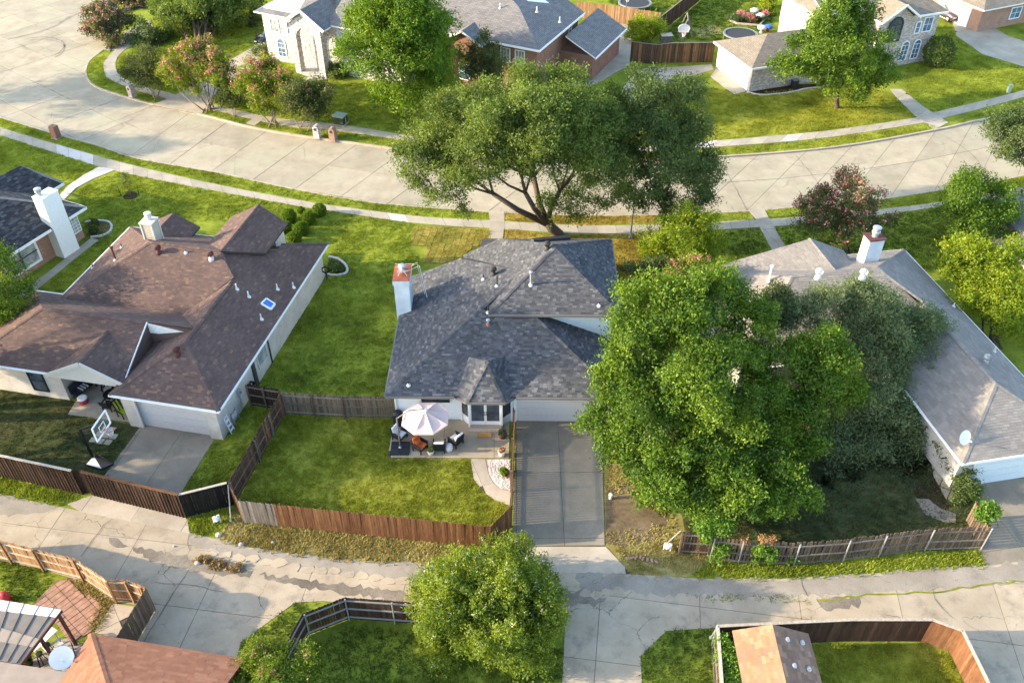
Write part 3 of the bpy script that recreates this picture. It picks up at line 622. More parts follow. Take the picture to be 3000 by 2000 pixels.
def turf(label, kind, polys, density, size=1.0, z=0.003):
    """one patch of growing turf over a piece of ground"""
    if kind not in TUFT:
        TUFT[kind] = tuft_mesh('turf_blade', 'blade_' + kind, 12, 0.075, 0.016, 0.15, 5)
    m = MB()
    for p in polys:
        q = GS(p); P = [Vector((a.x, a.y, 0)) for a in q]
        for t in tessellate_polygon([P]):
            a = [q[k] for k in t]
            if (a[1] - a[0]).cross(a[2] - a[0]).z < 0: a.reverse()
            m.add([(v.x, v.y, z) for v in a], [(0, 1, 2)])
    o = m.build('grass', 'turf_' + kind); tag(o, label, 'grass', kind='stuff')
    src = bpy.data.objects.new('grass_tuft', TUFT[kind])           # source of the scatter; never linked into the scene
    md = o.modifiers.new('turf', 'NODES'); md.node_group = scatter_group(src, density, 0.7 * size, 1.35 * size)
    return o
turf('olive green mown grass inside the brown picket fence of the grey house', 'olive', [BACK], 55, 1.0)
turf('dry straw coloured grass verge between the brown fence and the alley', 'straw', [VERGE], 45, 1.7)
turf('bright green grass verge outside the dark fence on the left', 'green', [VERGE_L], 45, 1.5)
turf('tall green weeds by the white meter beside the dark fence panel', 'green', [[(549, 1516), (640, 1497), (692, 1480), (700, 1500), (655, 1555), (600, 1566), (556, 1562)]], 45, 1.7)
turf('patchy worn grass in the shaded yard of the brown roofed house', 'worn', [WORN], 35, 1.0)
turf('green side lawn between the concrete driveway and the wooden side fence', 'green', [[(640, 1283), (702, 1190), (842, 1208), (697, 1460), (545, 1512), (534, 1440)]], 50, 1.1)
turf('golden dry grass strip along the street under the big oak', 'gold', [GOLD1, GOLD2], 30, 1.1)
turf('yellowing grass of the freshly laid sod squares', 'gold', [SOD], 22, 0.8, 0.05)
turf('long green lawn between the brown roofed house and the grey roofed house', 'green',
     [[(352, 506), (634, 562), (906, 612), (960, 619), (1210, 655), (1200, 720), (1240, 775), (1200, 790), (1160, 960), (1125, 1175), (845, 1150), (830, 1140), (715, 1120), (985, 720), (800, 640), (380, 660), (180, 860), (110, 850), (296, 702), (255, 690), (230, 560), (276, 527)]], 30, 1.1)
turf('green front lawn of the navy roofed house by the curved walk', 'green', [[(-300, 315), (0, 399), (286, 486), (243, 513), (198, 544), (170, 570), (0, 500), (-300, 420)]], 28, 1.1)
turf('green grass strip between the sidewalk and the curving street', 'green', [[(0, 348), (187, 404), (289, 430), (400, 467), (638, 509), (851, 555), (1091, 595), (1430, 623), (1430, 644), (1223, 632), (955, 597), (651, 541), (374, 478), (106, 403), (0, 371)]], 28, 1.1)
turf('green grass strips beside the front walk of the tan roofed house', 'green', [[(1940, 632), (2190, 621), (2190, 642), (1940, 655)], [(2241, 617), (2319, 610), (2585, 586), (2861, 542), (3000, 518), (3000, 545), (2707, 596), (2319, 635), (2258, 643)]], 26, 1.1)
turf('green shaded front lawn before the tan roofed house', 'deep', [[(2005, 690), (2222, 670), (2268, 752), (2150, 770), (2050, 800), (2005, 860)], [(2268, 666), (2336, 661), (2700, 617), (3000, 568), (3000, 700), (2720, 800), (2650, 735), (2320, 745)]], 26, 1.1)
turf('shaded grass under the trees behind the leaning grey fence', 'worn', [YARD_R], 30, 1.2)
turf('bright green verge between the leaning grey fence and the alley', 'green', [[(2112, 1650), (2866, 1614), (2886, 1654), (2700, 1667), (2300, 1692), (2000, 1690), (2060, 1665)]], 50, 1.7)
turf('dry yellow grass on the bare earth right of the driveway', 'straw', [[(1775, 1360), (1900, 1390), (1960, 1480), (1990, 1560), (1900, 1480), (1830, 1440), (1775, 1450)], [(1775, 1560), (1960, 1540), (2060, 1600), (2105, 1650), (2000, 1690), (1852, 1684)]], 26, 1.5)
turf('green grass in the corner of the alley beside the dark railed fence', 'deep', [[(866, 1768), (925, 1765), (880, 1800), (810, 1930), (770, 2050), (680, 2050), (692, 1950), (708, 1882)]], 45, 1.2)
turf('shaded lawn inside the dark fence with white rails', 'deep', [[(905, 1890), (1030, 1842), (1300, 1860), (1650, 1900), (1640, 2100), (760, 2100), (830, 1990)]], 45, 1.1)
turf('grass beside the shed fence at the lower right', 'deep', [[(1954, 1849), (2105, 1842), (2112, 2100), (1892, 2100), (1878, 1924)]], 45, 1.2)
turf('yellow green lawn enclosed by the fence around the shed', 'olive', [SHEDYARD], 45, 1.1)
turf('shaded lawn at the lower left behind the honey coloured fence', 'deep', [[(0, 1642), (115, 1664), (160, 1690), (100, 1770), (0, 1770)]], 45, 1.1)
turf('dry tufts between the brick pavers and the honey coloured fence', 'straw', [[(195, 1700), (250, 1702), (335, 1765), (300, 1830), (270, 1850), (240, 1850), (300, 1760), (230, 1735)]], 45, 1.5)
turf('green weeds growing along the cracked alley', 'olive', [[(2000, 1744), (2300, 1746), (2385, 1768), (2200, 1760), (2000, 1753)]], 30, 1.2)
turf('bright lawn on the far side of the street around the crape myrtles', 'green', [[(300, 160), (312, 168), (303, 192), (305, 210), (320, 234), (400, 267), (488, 292), (446, 302), (340, 272), (284, 252), (258, 230), (253, 205), (265, 178)],
     [(595, 334), (618, 322), (735, 350), (718, 364)], [(752, 368), (772, 350), (850, 374), (1000, 388), (1244, 422), (1227, 440), (1049, 417), (880, 394)],
     [(392, 134), (460, 96), (450, 40), (760, 0), (780, 110), (668, 178), (560, 254), (500, 272), (420, 250), (364, 228), (344, 205), (342, 186), (356, 160)]], 16, 1.4)
turf('bright lawn in front of the white brick house under the maple', 'green', [[(712, 218), (796, 180), (870, 200), (900, 240), (1030, 245), (1400, 240), (1400, 300), (1336, 336), (1298, 364), (1262, 400), (1000, 362), (850, 348), (745, 331), (618, 300)]], 16, 1.4)
turf('pale olive front lawn of the far tan roofed house', 'olive', [TANLAWN, [(2109, 454), (2447, 427), (2734, 378), (2745, 372), (2707, 364), (2419, 408), (2104, 435)]], 16, 1.4)
turf('green lawn beside the long curved driveway at the upper right', 'green', [[(2660, 200), (2780, 60), (2800, 108), (2876, 163), (3000, 200), (3000, 262), (2732, 328), (2690, 300), (2645, 260)], [(2790, 362), (3000, 288), (3000, 318), (2850, 350)]], 16, 1.4)
turf('fenced green back lawn at the top right with trampolines', 'deep', [[(1950, 95), (2060, 0), (2270, 0), (2260, 90), (2100, 120), (1965, 122)], [(1780, 10), (1780, 0), (2000, 0), (1930, 40)]], 14, 1.4)

# curved tyre marks on the street corner and long tar-sealed cracks
def mark(name, pts, w, mat, z):
    a = resample(GS(pts), 0.5); m = MB()
    for i in range(len(a) - 1):
        d = (a[i + 1] - a[i]).normalized(); n = Vector((-d.y, d.x, 0)) * w * (0.6 + 0.6 * random.random()); jj = Vector((-d.y, d.x, 0)) * random.uniform(-1, 1) * min(0.09, w * 3)
        m.add([(p.x, p.y, z) for p in (a[i] - n, a[i + 1] - n + jj, a[i + 1] + n + jj, a[i] + n)], [(0, 1, 2, 3)]); a[i + 1] = a[i + 1] + jj
    return tag(m.build(name, mat), kind='structure')
m_concrete('tyre_mark', (0.20, 0.165, 0.125), (0.33, 0.28, 0.215), stain_amt=0.2); m_concrete('tar_seal', (0.10, 0.085, 0.07), (0.17, 0.14, 0.11), stain_amt=0.2)
for dy in (0, 7): mark('tyre_mark', [(90, 108 + dy), (130, 105 + dy), (165, 112 + dy), (188, 126 + dy), (180, 145 + dy), (160, 158 + dy)], 0.09, 'tyre_mark', ZS + 0.012)
mark('tyre_mark', [(20, 112), (80, 100), (150, 78), (220, 40), (300, 12)], 0.25, 'tyre_mark', ZS + 0.011)
for q in ([(447, 306), (410, 322), (340, 350), (235, 388)], [(2109, 465), (2140, 520), (2190, 612)], [(2330, 450), (2380, 510), (2440, 590)], [(2310, 475), (2360, 488), (2400, 500)], [(2500, 478), (2540, 474)], [(2770, 395), (2850, 450), (2900, 520)]): mark('sealed_crack', q, 0.016, 'tar_seal', ZS + 0.012)
for q in ([(330, 1520), (300, 1545), (240, 1630)], [(556, 1562), (545, 1600), (556, 1612)], [(556, 1665), (530, 1705), (440, 1850), (420, 1880)], [(2732, 1726), (2742, 1760), (2790, 1810)], [(2345, 1688), (2352, 1715), (2365, 1744)], [(455, 1705), (490, 1710), (560, 1715), (650, 1735)]): mark('sealed_crack', q, 0.016, 'tar_seal', 0.046)
mark('grass_seam', [(2400, 1760), (2560, 1742), (2740, 1732), (2880, 1715), (3000, 1700)], 0.05, 'turf_olive', 0.04)

stn = tag(MB().prism(GS([(2722, 1322), (2748, 1312), (2790, 1400), (2796, 1465), (2782, 1482), (2735, 1395)]), -0.05, 0.012).build('path', 'dirt'), kind='structure')
grid_slabs('flagstone', stn, GS([(2722, 1322), (2748, 1312), (2790, 1400), (2796, 1465), (2782, 1482), (2735, 1395)]), 55, 0.8, 0.6, -0.04, 0.05, 'drive_pale', 0.06, minarea=0.06)

# ------------------------------------------------------------------ roofs, walls, windows
SH_MESH = {}
def shingle_mesh(mat, w, e, k):
    key = (mat, round(w, 3), round(e, 3), k)
    if key not in SH_MESH:
        t = 0.012 + 0.004 * (k % 3); m = MB()
        m.add([(-w / 2, 0, 0), (w / 2, 0, 0), (w / 2, 0, t), (-w / 2, 0, t), (w / 2, e, 0.003), (-w / 2, e, 0.003)], [(0, 1, 2, 3), (3, 2, 4, 5), (1, 4, 2), (0, 3, 5)], [0.05, 0.25, 0.42, 0.6, 0.75, 0.9, 0.99][k % 7])
        SH_MESH[key] = m.mesh('shingle', mat)
    return SH_MESH[key]
def roof(root, faces, mat, tab=0.30, expo=0.15, nobj=300, th=0.12, deck='trim_dark', caps=(), cap_mat=None, spread=0.35):
    """a shingled roof: deck, each course of shingles as overlapping tabs, and caps along hips and ridges"""
    dk = MB(); st = MB(); full = []
    rnd = random.Random(len(faces) * 17 + int(faces[0][0][0] * 10))
    for F in faces:
        F = [Vector(p) for p in F]; n = Vector((0, 0, 0))
        for i in range(len(F)): n += (F[i] - F[0]).cross(F[(i + 1) % len(F)] - F[0])
        n.normalize()
        if n.z < 0: n = -n; F = F[::-1]
        c0 = sum(F, Vector((0, 0, 0))) / len(F)                     # bring every corner onto one plane
        F = [Vector((p.x, p.y, c0.z - (n.x * (p.x - c0.x) + n.y * (p.y - c0.y)) / n.z)) for p in F]
        dk.slab([p - Vector((0, 0, 0.012)) for p in F], th)
        eu = Vector((0, 0, 1)).cross(n).normalized(); ev = n.cross(eu); o = F[0]
        P = [((p - o).dot(eu), (p - o).dot(ev)) for p in F]
        def inside(x, y):
            c = False
            for i in range(len(P)):
                a, b = P[i], P[i - 1]
                if (a[1] > y) != (b[1] > y) and x < (b[0] - a[0]) * (y - a[1]) / (b[1] - a[1]) + a[0]: c = not c
            return c
        y0 = min(p[1] for p in P); y1 = max(p[1] for p in P); x0 = min(p[0] for p in P); x1 = max(p[0] for p in P)
        row = 0; y = y0
        while y < y1:
            x = x0 - (tab * (0.5 if row % 2 else 0.0)) - rnd.uniform(0, 0.12)
            while x < x1:
                w = tab * rnd.uniform(1 - spread, 1 + spread); e = expo; r = rnd.random()
                ins = [inside(x + dx, y + dy) for dx, dy in ((0.004, 0.004), (w - 0.004, 0.004), (w - 0.004, e - 0.004), (0.004, e - 0.004))]
                if all(ins):
                    full.append((o + eu * (x + w / 2) + ev * y + n * 0.002, eu, ev, n, w, r))
                elif any(ins) or True:
                    q = clip_rect(P, x, y, x + w, y + e)
                    if len(q) >= 3 and abs(area2(q)) > 0.0015:
                        vs = [o + eu * p[0] + ev * p[1] + n * (0.003 + 0.012 * (1 - (p[1] - y) / e)) for p in q]
                        if area2(q) < 0: vs.reverse()
                        st.add(vs, [tuple(range(len(vs)))], r)
                x += w + 0.004
            y += expo; row += 1
    rf = dk.build('roof', deck, root)
    # the ones that show largest, singly; the rest as one mass
    cp = Vector((0, 0, CAM_H)); full.sort(key=lambda q: (q[0] - cp).length / max(0.05, q[3].dot((cp - q[0]).normalized())) / 1.0)
    for k, (p, eu, ev, n, w, r) in enumerate(full):
        if k < nobj:
            o = put('shingle', shingle_mesh(mat, tab * (1 - spread * 0.6 + spread * 0.6 * (k % 3)), expo, int(r * 7)), rf)
            M = Matrix((eu, ev, n)).transposed().to_4x4(); M.translation = p
            o.matrix_basis = Matrix.Translation(p) @ M.to_3x3().to_4x4()
            o.scale.x = w / (tab * (1 - spread * 0.6 + spread * 0.6 * (k % 3)))
        else:
            t = 0.011 + 0.012 * ((r * 13) % 1); a, b = p - eu * (w / 2), p + eu * (w / 2)
            st.add([a, b, b + n * t, a + n * t, b + ev * expo + n * 0.003, a + ev * expo + n * 0.003], [(0, 1, 2, 3), (3, 2, 4, 5)], r)
    tag(st.build('shingles', mat, rf), kind='stuff')
    if caps:
        c = MB()
        for a, b in caps:
            a = Vector(a); b = Vector(b); L = (b - a).length; d = (b - a).normalized(); k = max(1, int(L / 0.2))
            sx = d.cross(Vector((0, 0, 1))).normalized() * 0.15
            for i in range(k):
                p = a + d * (L * i / k); q = a + d * (L * (i + 1.15) / k); l0 = 0.045; l1 = 0.03; dn = Vector((0, 0, -0.05))
                up = Vector((0, 0, 1))
                c.add([p - sx + dn + up * l0, p + up * l0, p + sx + dn + up * l0, q - sx + dn + up * l1, q + up * l1, q + sx + dn + up * l1], [(0, 1, 4, 3), (1, 2, 5, 4)])
        tag(c.build('ridge_cap', cap_mat or mat, rf), kind='stuff')
    return rf
def far_roof(root, faces, mat, th=0.14, fascia='white_paint'):
    d = MB(); t = MB()
    for F in faces:
        F = [Vector(p) for p in F]; n = Vector((0, 0, 0))
        for i in range(len(F)): n += (F[i] - F[0]).cross(F[(i + 1) % len(F)] - F[0])
        if n.z < 0: F = F[::-1]
        d.poly([p + Vector((0, 0, 0.006)) for p in F]); t.slab(F, th)
    r = d.build('roof', mat, root, uv=True); t.build('soffit', fascia, r); return r
def walls(root, fr, pts, z0, z1, mat, name='wall', z2=None):
    return MB().prism([fr(u, v) for u, v in pts], z0, z1).build(name, mat, root, uv=True)
DIRS = {'s': ((1, 0), (0, -1)), 'n': ((-1, 0), (0, 1)), 'e': ((0, 1), (1, 0)), 'w': ((0, -1), (-1, 0))}
def on_wall(fr, u, v, face):
    t, n = DIRS[face]; T = fr.u * t[0] + fr.v * t[1]; N = fr.u * n[0] + fr.v * n[1]; return fr(u, v), T, N
def window(root, fr, u, v, z, w, h, face, frame='white_paint', glass='glass', nx=1, nz=2, fw=0.08, arch=False, proud=0.03, name='window'):
    """a window centred at (u,v) on a wall: frame, pane and glazing bars"""
    c, T, N = on_wall(fr, u, v, face); Z = Vector((0, 0, 1)); f = MB(); c = c + Z * z
    def bar(a, b, wd=fw, dp=0.09): f.beam(a + N * proud, b + N * proud, wd, dp, up=N)
    bar(c - T * w / 2 - Z * fw / 2, c - T * w / 2 + Z * (h + fw / 2)); bar(c + T * w / 2 - Z * fw / 2, c + T * w / 2 + Z * (h + fw / 2))
    bar(c - T * (w / 2 - fw / 2), c + T * (w / 2 - fw / 2))
    if not arch: bar(c - T * (w / 2 - fw / 2) + Z * h, c + T * (w / 2 - fw / 2) + Z * h)
    else:
        A = [c + Z * h + T * (w / 2) * math.cos(a) + Z * (w / 2) * math.sin(a) for a in [math.pi * k / 8 for k in range(9)]]
        for i in range(8): bar(A[i], A[i + 1])
        bar(c + Z * h - T * w / 2, c + Z * h + T * w / 2, 0.04)
    for i in range(1, nx): x = -w / 2 + w * i / nx; f.beam(c + T * x + N * (proud + 0.012) + Z * fw / 2, c + T * x + N * (proud + 0.012) + Z * (h - fw / 2), 0.03, 0.04, up=N)
    for i in range(1, nz): f.beam(c - T * (w / 2 - fw / 2) + N * (proud + 0.014) + Z * (h * i / nz), c + T * (w / 2 - fw / 2) + N * (proud + 0.014) + Z * (h * i / nz), 0.03, 0.04, up=N)
    fo = f.build(name, frame, root)
    g = MB(); q = [c - T * w / 2, c + T * w / 2, c + T * w / 2 + Z * h, c - T * w / 2 + Z * h]
    g.add([p + N * (proud - 0.005) for p in q] + [p + N * (proud - 0.03) for p in q], [(0, 1, 2, 3), (4, 7, 6, 5)])
    if arch:
        A = [c + Z * h + T * (w / 2) * math.cos(a) + Z * (w / 2) * math.sin(a) + N * (proud - 0.005) for a in [math.pi * k / 8 for k in range(9)]]; g.poly(A)
    g.build('pane', glass, fo); return fo
def panel_door(root, fr, u, v, w, h, face, mat, rows=4, cols=8, name='garage_door', z=0.0):
    c, T, N = on_wall(fr, u, v, face); Z = Vector((0, 0, 1)); d = MB(); c = c + Z * z; cols2 = 1
    o = MB().beam(c + Z * h / 2 - T * w / 2 + N * 0.012, c + Z * h / 2 + T * w / 2 + N * 0.012, h, 0.05, up=N).build(name, mat, root)
    for r in range(rows):
        MB().beam(c - T * (w / 2 - 0.03) + Z * (h * (r + 0.5) / rows) + N * 0.045, c + T * (w / 2 - 0.03) + Z * (h * (r + 0.5) / rows) + N * 0.045, h / rows - 0.03, 0.03, up=N).build('door_panel', mat, o)
    return o
def trim(root, name, mat, segs, w=0.06, h=0.16):
    m = MB()
    for a, b in segs: m.beam(a, b, w, h)
    return m.build(name, mat, root)
def vent_turbine(root, p, mat='trim_dark', base='trim_dark'):
    p = Vector(p); b = MB().lathe(p + Vector((0, 0, -0.1)), [(0.2, 0), (0.17, 0.2), (0.13, 0.28), (0.13, 0.36)], 14).build('turbine_vent', base, root, smooth=True)
    m = MB(); c = p + Vector((0, 0, 0.42))
    for k in range(14):
        a0 = 2 * math.pi * k / 14; a1 = a0 + 0.33
        pr = [(0.12, -0.17), (0.21, -0.08), (0.23, 0.02), (0.19, 0.12), (0.08, 0.17)]
        vs = []
        for i, (r, z) in enumerate(pr):
            vs += [c + Vector((r * math.cos(a0), r * math.sin(a0), z)), c + Vector(((r - 0.03) * math.cos(a1), (r - 0.03) * math.sin(a1), z))]
        m.add(vs, [(2 * i, 2 * i + 1, 2 * i + 3, 2 * i + 2) for i in range(4)])
    m.lathe(c, [(0.09, 0.165), (0.09, 0.18), (0.02, 0.19)], 10); m.build('turbine_head', mat, b); return b
def pipe_vent(root, p, h=0.45, r=0.045, mat='trim_dark', base='lead_white', cap=False):
    p = Vector(p); b = MB().lathe(p + Vector((0, 0, -0.06)), [(0.15, 0), (0.13, 0.08), (r + 0.02, 0.13), (r + 0.02, 0.2)], 10).build('vent_flashing', base, root)
    m = MB().lathe(p, [(r, 0), (r, h)], 10)
    if cap: m.lathe(p + Vector((0, 0, h)), [(r, 0), (r + 0.06, 0.02), (r + 0.06, 0.12), (r, 0.16)], 10)
    m.build('vent_pipe', mat, b); return b
def on_plane(pts3, x, y):                                  # height of a roof plane over a plan point
    a, b, c = (Vector(p) for p in pts3[:3]); n = (b - a).cross(c - a); return a.z - (n.x * (x - a.x) + n.y * (y - a.y)) / n.z
def at_roof(face, px, py):                                 # roof point seen at a pixel
    a, b, c = (Vector(p) for p in face[:3]); n = (b - a).cross(c - a); o = Vector((0, 0, CAM_H)); d = G(px, py) - o
    return o + d * (n.dot(a - o) / n.dot(d))

# ================================================================== the grey-roofed house in the middle
M = Frame((-7.37, 36.95), -0.8)
house = thing('house', 'two storey white house with charcoal shingle hip roof in the middle', 'house', M(6.8, 5, 0))
p1 = 0.42; E0 = 2.7; U0 = 5.0; p2 = 0.55
LW = [M(0, 0, E0), M(7.85, 7.85, E0 + p1 * 7.85), M(3.67, 11.75, E0 + p1 * 3.67), M(0, 11.6, E0)]
LS = [M(0, 0, E0), M(13.65, 0, E0), M(8.35, 5.3, E0 + p1 * 5.3), M(5.3, 5.3, E0 + p1 * 5.3)]
LE = [M(13.65, 0, E0), M(13.65, 5.3, E0), M(8.35, 5.3, E0 + p1 * 5.3)]
LN = [M(7.85, 7.85, E0 + p1 * 7.85), M(7.85, 11.75, E0 + p1 * 3.67), M(3.67, 11.75, E0 + p1 * 3.67)]
def zw(u): return U0 + p2 * (u - 5.9)
UW = [M(5.9, 4.85, U0), M(9.9, 8.85, 7.2), M(9.9, 9.1, 7.2), M(6.3, 12.7, zw(6.3)), M(3.9, 12.7, zw(3.9)), M(3.9, 11.4, zw(3.9)), M(5.9, 9.4, U0)]
US = [M(5.9, 4.85, U0), M(13.9, 4.85, U0), M(9.9, 8.85, 7.2)]
UE = [M(13.9, 4.85, U0), M(13.9, 13.1, U0), M(9.9, 9.1, 7.2), M(9.9, 8.85, 7.2)]
UN = [M(9.9, 9.1, 7.2), M(13.9, 13.1, U0), M(5.95, 13.05, U0)]
PN = [M(5.0, 12.75, 4.5), M(12, 12.75, 4.5), M(12, 16.4, 2.8), M(5.0, 16.4, 2.8)]
hip = lambda f, i, j: (f[i], f[j])
BA = Vector((-1.46, 38.05, 4.38)); BE = [Vector((-3.45, 37.12, 2.62)), Vector((-2.65, 36.52, 2.6)), Vector((-0.38, 36.5, 2.6)), Vector((0.26, 37.05, 2.62))]
BF = [[BE[0], BE[1], BA], [BE[1], BE[2], BA], [BE[2], BE[3], BA], [BE[0], BA, Vector((-1.5, 40.4, 4.1)), Vector((-3.7, 38.4, 3.2))][:3] and [BE[0], BA, Vector((-2.6, 39.3, 3.66))], [BE[3], BA, Vector((-0.4, 39.3, 3.66))], [BA, Vector((-2.6, 39.3, 3.66)), Vector((-0.4, 39.3, 3.66))]]
roof(house, [LW, LS, LE, LN, UW, US, UE, UN, PN] + BF, 'shingle_grey', 0.23, 0.145, 300,
     caps=[(M(0, 0, E0), M(7.85, 7.85, 6.0)), (M(13.65, 0, E0), M(8.35, 5.3, 4.93)), (M(7.85, 7.85, 6.0), M(3.67, 11.75, 4.24)), (M(5.9, 4.85, U0), M(9.9, 8.85, 7.2)), (M(13.9, 4.85, U0), M(9.9, 8.85, 7.2)), (M(13.9, 13.1, U0), M(9.9, 9.1, 7.2)), (M(6.3, 12.7, 5.22), M(9.9, 9.1, 7.2)), (BE[1], BA), (BE[2], BA)])
trim(house, 'fascia', 'gutter_grey', [(M(-0.02, -0.03, E0 - 0.1), M(4.0, -0.03, E0 - 0.1)), (M(7.6, -0.03, E0 - 0.1), M(13.67, -0.03, E0 - 0.1)), (M(5.85, 4.8, U0 - 0.09), M(13.95, 4.8, U0 - 0.09)), (M(13.94, 4.8, U0 - 0.09), M(13.94, 13.1, U0 - 0.09)), (M(-0.03, 0, E0 - 0.1), M(-0.03, 11.6, E0 - 0.1)), (BE[1] - Vector((0, 0.02, 0.1)), BE[2] - Vector((0, 0.02, 0.1))), (BE[0] - Vector((0, 0.02, 0.1)), BE[1] - Vector((0, 0.02, 0.1))), (BE[2] - Vector((0, 0.02, 0.1)), BE[3] - Vector((0, 0.02, 0.1)))], 0.12, 0.14)
MB().beam(G(1559, 707, 6.4), G(1667, 697, 5.5), 0.3, 0.28).build('roof_step', 'trim_dark', house)  # dark colour carries the shade on this step's south face
lw = walls(house, M, [(0.4, 0.75), (4.35, 0.75), (4.85, 0.2), (6.72, 0.2), (7.3, 0.75), (13.2, 0.75), (13.2, 11.2), (0.4, 11.2)], 0.0, 2.58, 'siding_white')
uw = walls(house, M, [(6.35, 5.3), (13.45, 5.3), (13.45, 12.6), (6.35, 12.6)], 2.4, 4.9, 'siding_shade_blue')
walls(house, M, [(5.4, 12.0), (11.6, 12.0), (11.6, 16.0), (5.4, 16.0)], 0, 2.9, 'siding_white')
def siding(parent, fr, u0, u1, v, z0, z1, mat, skip=None):
    z = z0; b = 0.17
    while z < z1 - 0.03:
        h = min(b, z1 - z); segs = [(u0, u1)]
        if skip and skip[2] < z + h and z < skip[3]: segs = [(u0, skip[0]), (skip[1], u1)]
        for a, c in segs:
            m = MB(); P = [fr(a, v - 0.026, z), fr(c, v - 0.026, z), fr(c, v - 0.008, z + h), fr(a, v - 0.008, z + h), fr(a, v + 0.002, z), fr(c, v + 0.002, z)]
            m.add(P, [(0, 1, 2, 3), (4, 5, 1, 0)]); m.build('siding_board', mat, parent)
        z += b
siding(lw, M, 0.4, 4.3, 0.75, 0.12, 2.56, 'siding_white', (1.9, 3.7, 1.5, 2.4))
siding(uw, M, 7.5, 13.45, 5.3, 2.7, 4.9, 'siding_shade_blue')
MB().box(M(0.4, 0.72, 1.3), (0.1, 0.1, 2.6), M.ang).box(M(4.33, 0.70, 1.3), (0.1, 0.1, 2.6), M.ang).box(M(7.34, 0.70, 1.3), (0.12, 0.12, 2.6), M.ang).build('corner_board', 'white_paint', house)
window(house, M, 2.8, 0.75, 1.55, 1.6, 0.8, 's', 'trim_dark', 'glass', 2, 1, 0.09)
# the bay with glazed double doors
for s, uu in ((-1, 5.33), (1, 6.24)):
    d = MB(); c = M(uu, 0.17, 0.22)
    d.beam(M(uu - 0.43, 0.17, 0.22), M(uu - 0.43, 0.17, 2.28), 0.1, 0.06, up=-M.v).beam(M(uu + 0.43, 0.17, 0.22), M(uu + 0.43, 0.17, 2.28), 0.1, 0.06, up=-M.v)
    d.beam(M(uu - 0.38, 0.17, 0.36), M(uu + 0.38, 0.17, 0.36), 0.28, 0.06, up=-M.v).beam(M(uu - 0.38, 0.17, 2.22), M(uu + 0.38, 0.17, 2.22), 0.14, 0.06, up=-M.v)
    dd = d.build('door', 'white_paint', house)
    MB().beam(M(uu - 0.38, 0.18, 1.3), M(uu + 0.38, 0.18, 1.3), 1.75, 0.02, up=-M.v).build('pane', 'glass', dd)
    MB().box(M(uu - s * 0.4, 0.11, 1.1), (0.05, 0.07, 0.05)).box(M(uu - s * 0.4, 0.11, 1.28), (0.05, 0.05, 0.05)).build('handle', 'black_metal', dd)
MB().box(M(4.82, 0.15, 1.25), (0.12, 0.14, 2.5), M.ang).box(M(6.75, 0.15, 1.25), (0.12, 0.14, 2.5), M.ang).box(M(5.78, 0.16, 2.4), (2.0, 0.12, 0.18), M.ang).build('door_frame', 'white_paint', house)
for a, b in (((4.35, 0.75), (4.85, 0.2)), ((6.72, 0.2), (7.3, 0.75))):
    A, B = M(*a), M(*b); T = (B - A).normalized(); N = Vector((T.y, -T.x, 0)); m = MB(); g = MB(); L = (B - A).length
    c = (A + B) / 2 + N * 0.02; hw = L * 0.34
    for x in (-hw, hw): m.beam(c + T * x + Vector((0, 0, 0.75)), c + T * x + Vector((0, 0, 2.3)), 0.09, 0.08, up=N)
    for z in (0.79, 1.5, 2.26): m.beam(c - T * hw + Vector((0, 0, z)), c + T * hw + Vector((0, 0, z)), 0.08, 0.08, up=N)
    w = m.build('window', 'trim_dark', house); g.beam(c - T * hw + Vector((0, 0, 1.5)), c + T * hw + Vector((0, 0, 1.5)), 1.5, 0.02, up=N).build('pane', 'glass', w)
st = MB().box(M(5.8, -0.12, 0.13), (1.95, 0.55, 0.16), M.ang).build('door_step', 'drive_pale', house)
for k in range(17): MB().box(M(4.92 + 0.11 * k, -0.02, 0.225), (0.095, 0.24, 0.05), M.ang).build('step_brick', 'brick_red_pale', st)
panel_door(house, M, 10.15, 0.75, 4.9, 2.2, 's', 'door_paint', 4)
MB().box(M(10.15, 0.70, 2.36), (5.2, 0.12, 0.3), M.ang).box(M(7.55, 0.71, 1.1), (0.16, 0.1, 2.2), M.ang).box(M(12.72, 0.71, 1.1), (0.16, 0.1, 2.2), M.ang).build('door_trim', 'white_paint', house)
# chimney with rusty cap and an old aerial
ch = MB().box((-6.98, 45.3, 2.7), (0.95, 1.65, 5.4), 0).build('chimney', 'brick_painted', house, uv=True)
MB().box((-6.98, 45.3, 5.28), (1.06, 1.76, 0.34), 0).build('chimney_collar', 'brick_painted', ch, uv=True)
MB().add([(-7.52, 44.4, 5.46), (-6.44, 44.4, 5.46), (-6.44, 46.2, 5.46), (-7.52, 46.2, 5.46), (-6.98, 45.0, 5.56), (-6.98, 45.6, 5.56)], [(0, 1, 4), (1, 2, 5, 4), (2, 3, 5), (3, 0, 4, 5), (3, 2, 1, 0)]).build('chimney_cap', 'rust_roof', ch)
MB().lathe((-6.98, 45.5, 5.52), [(0.17, 0), (0.17, 0.22), (0.26, 0.24), (0.26, 0.38), (0.12, 0.42)], 14).build('chimney_pot', 'galv', ch)
m = MB()
for dx, dy in ((-0.2, -0.35), (0.35, -0.3), (0.3, 0.2), (-0.3, 0.15)): m.tube([(-6.98, 45.2, 5.9), (-6.98 + dx, 45.2 + dy, 5.54)], 0.014, 5)
m.tube([(-6.98, 45.2, 5.55), (-6.98, 45.2, 6.1)], 0.018, 6)
for k in range(4): m.tube([(-7.3 + k * 0.12, 44.95, 5.75 + 0.05 * k), (-6.7 + k * 0.12, 45.05, 5.7 + 0.05 * k)], 0.010, 5)
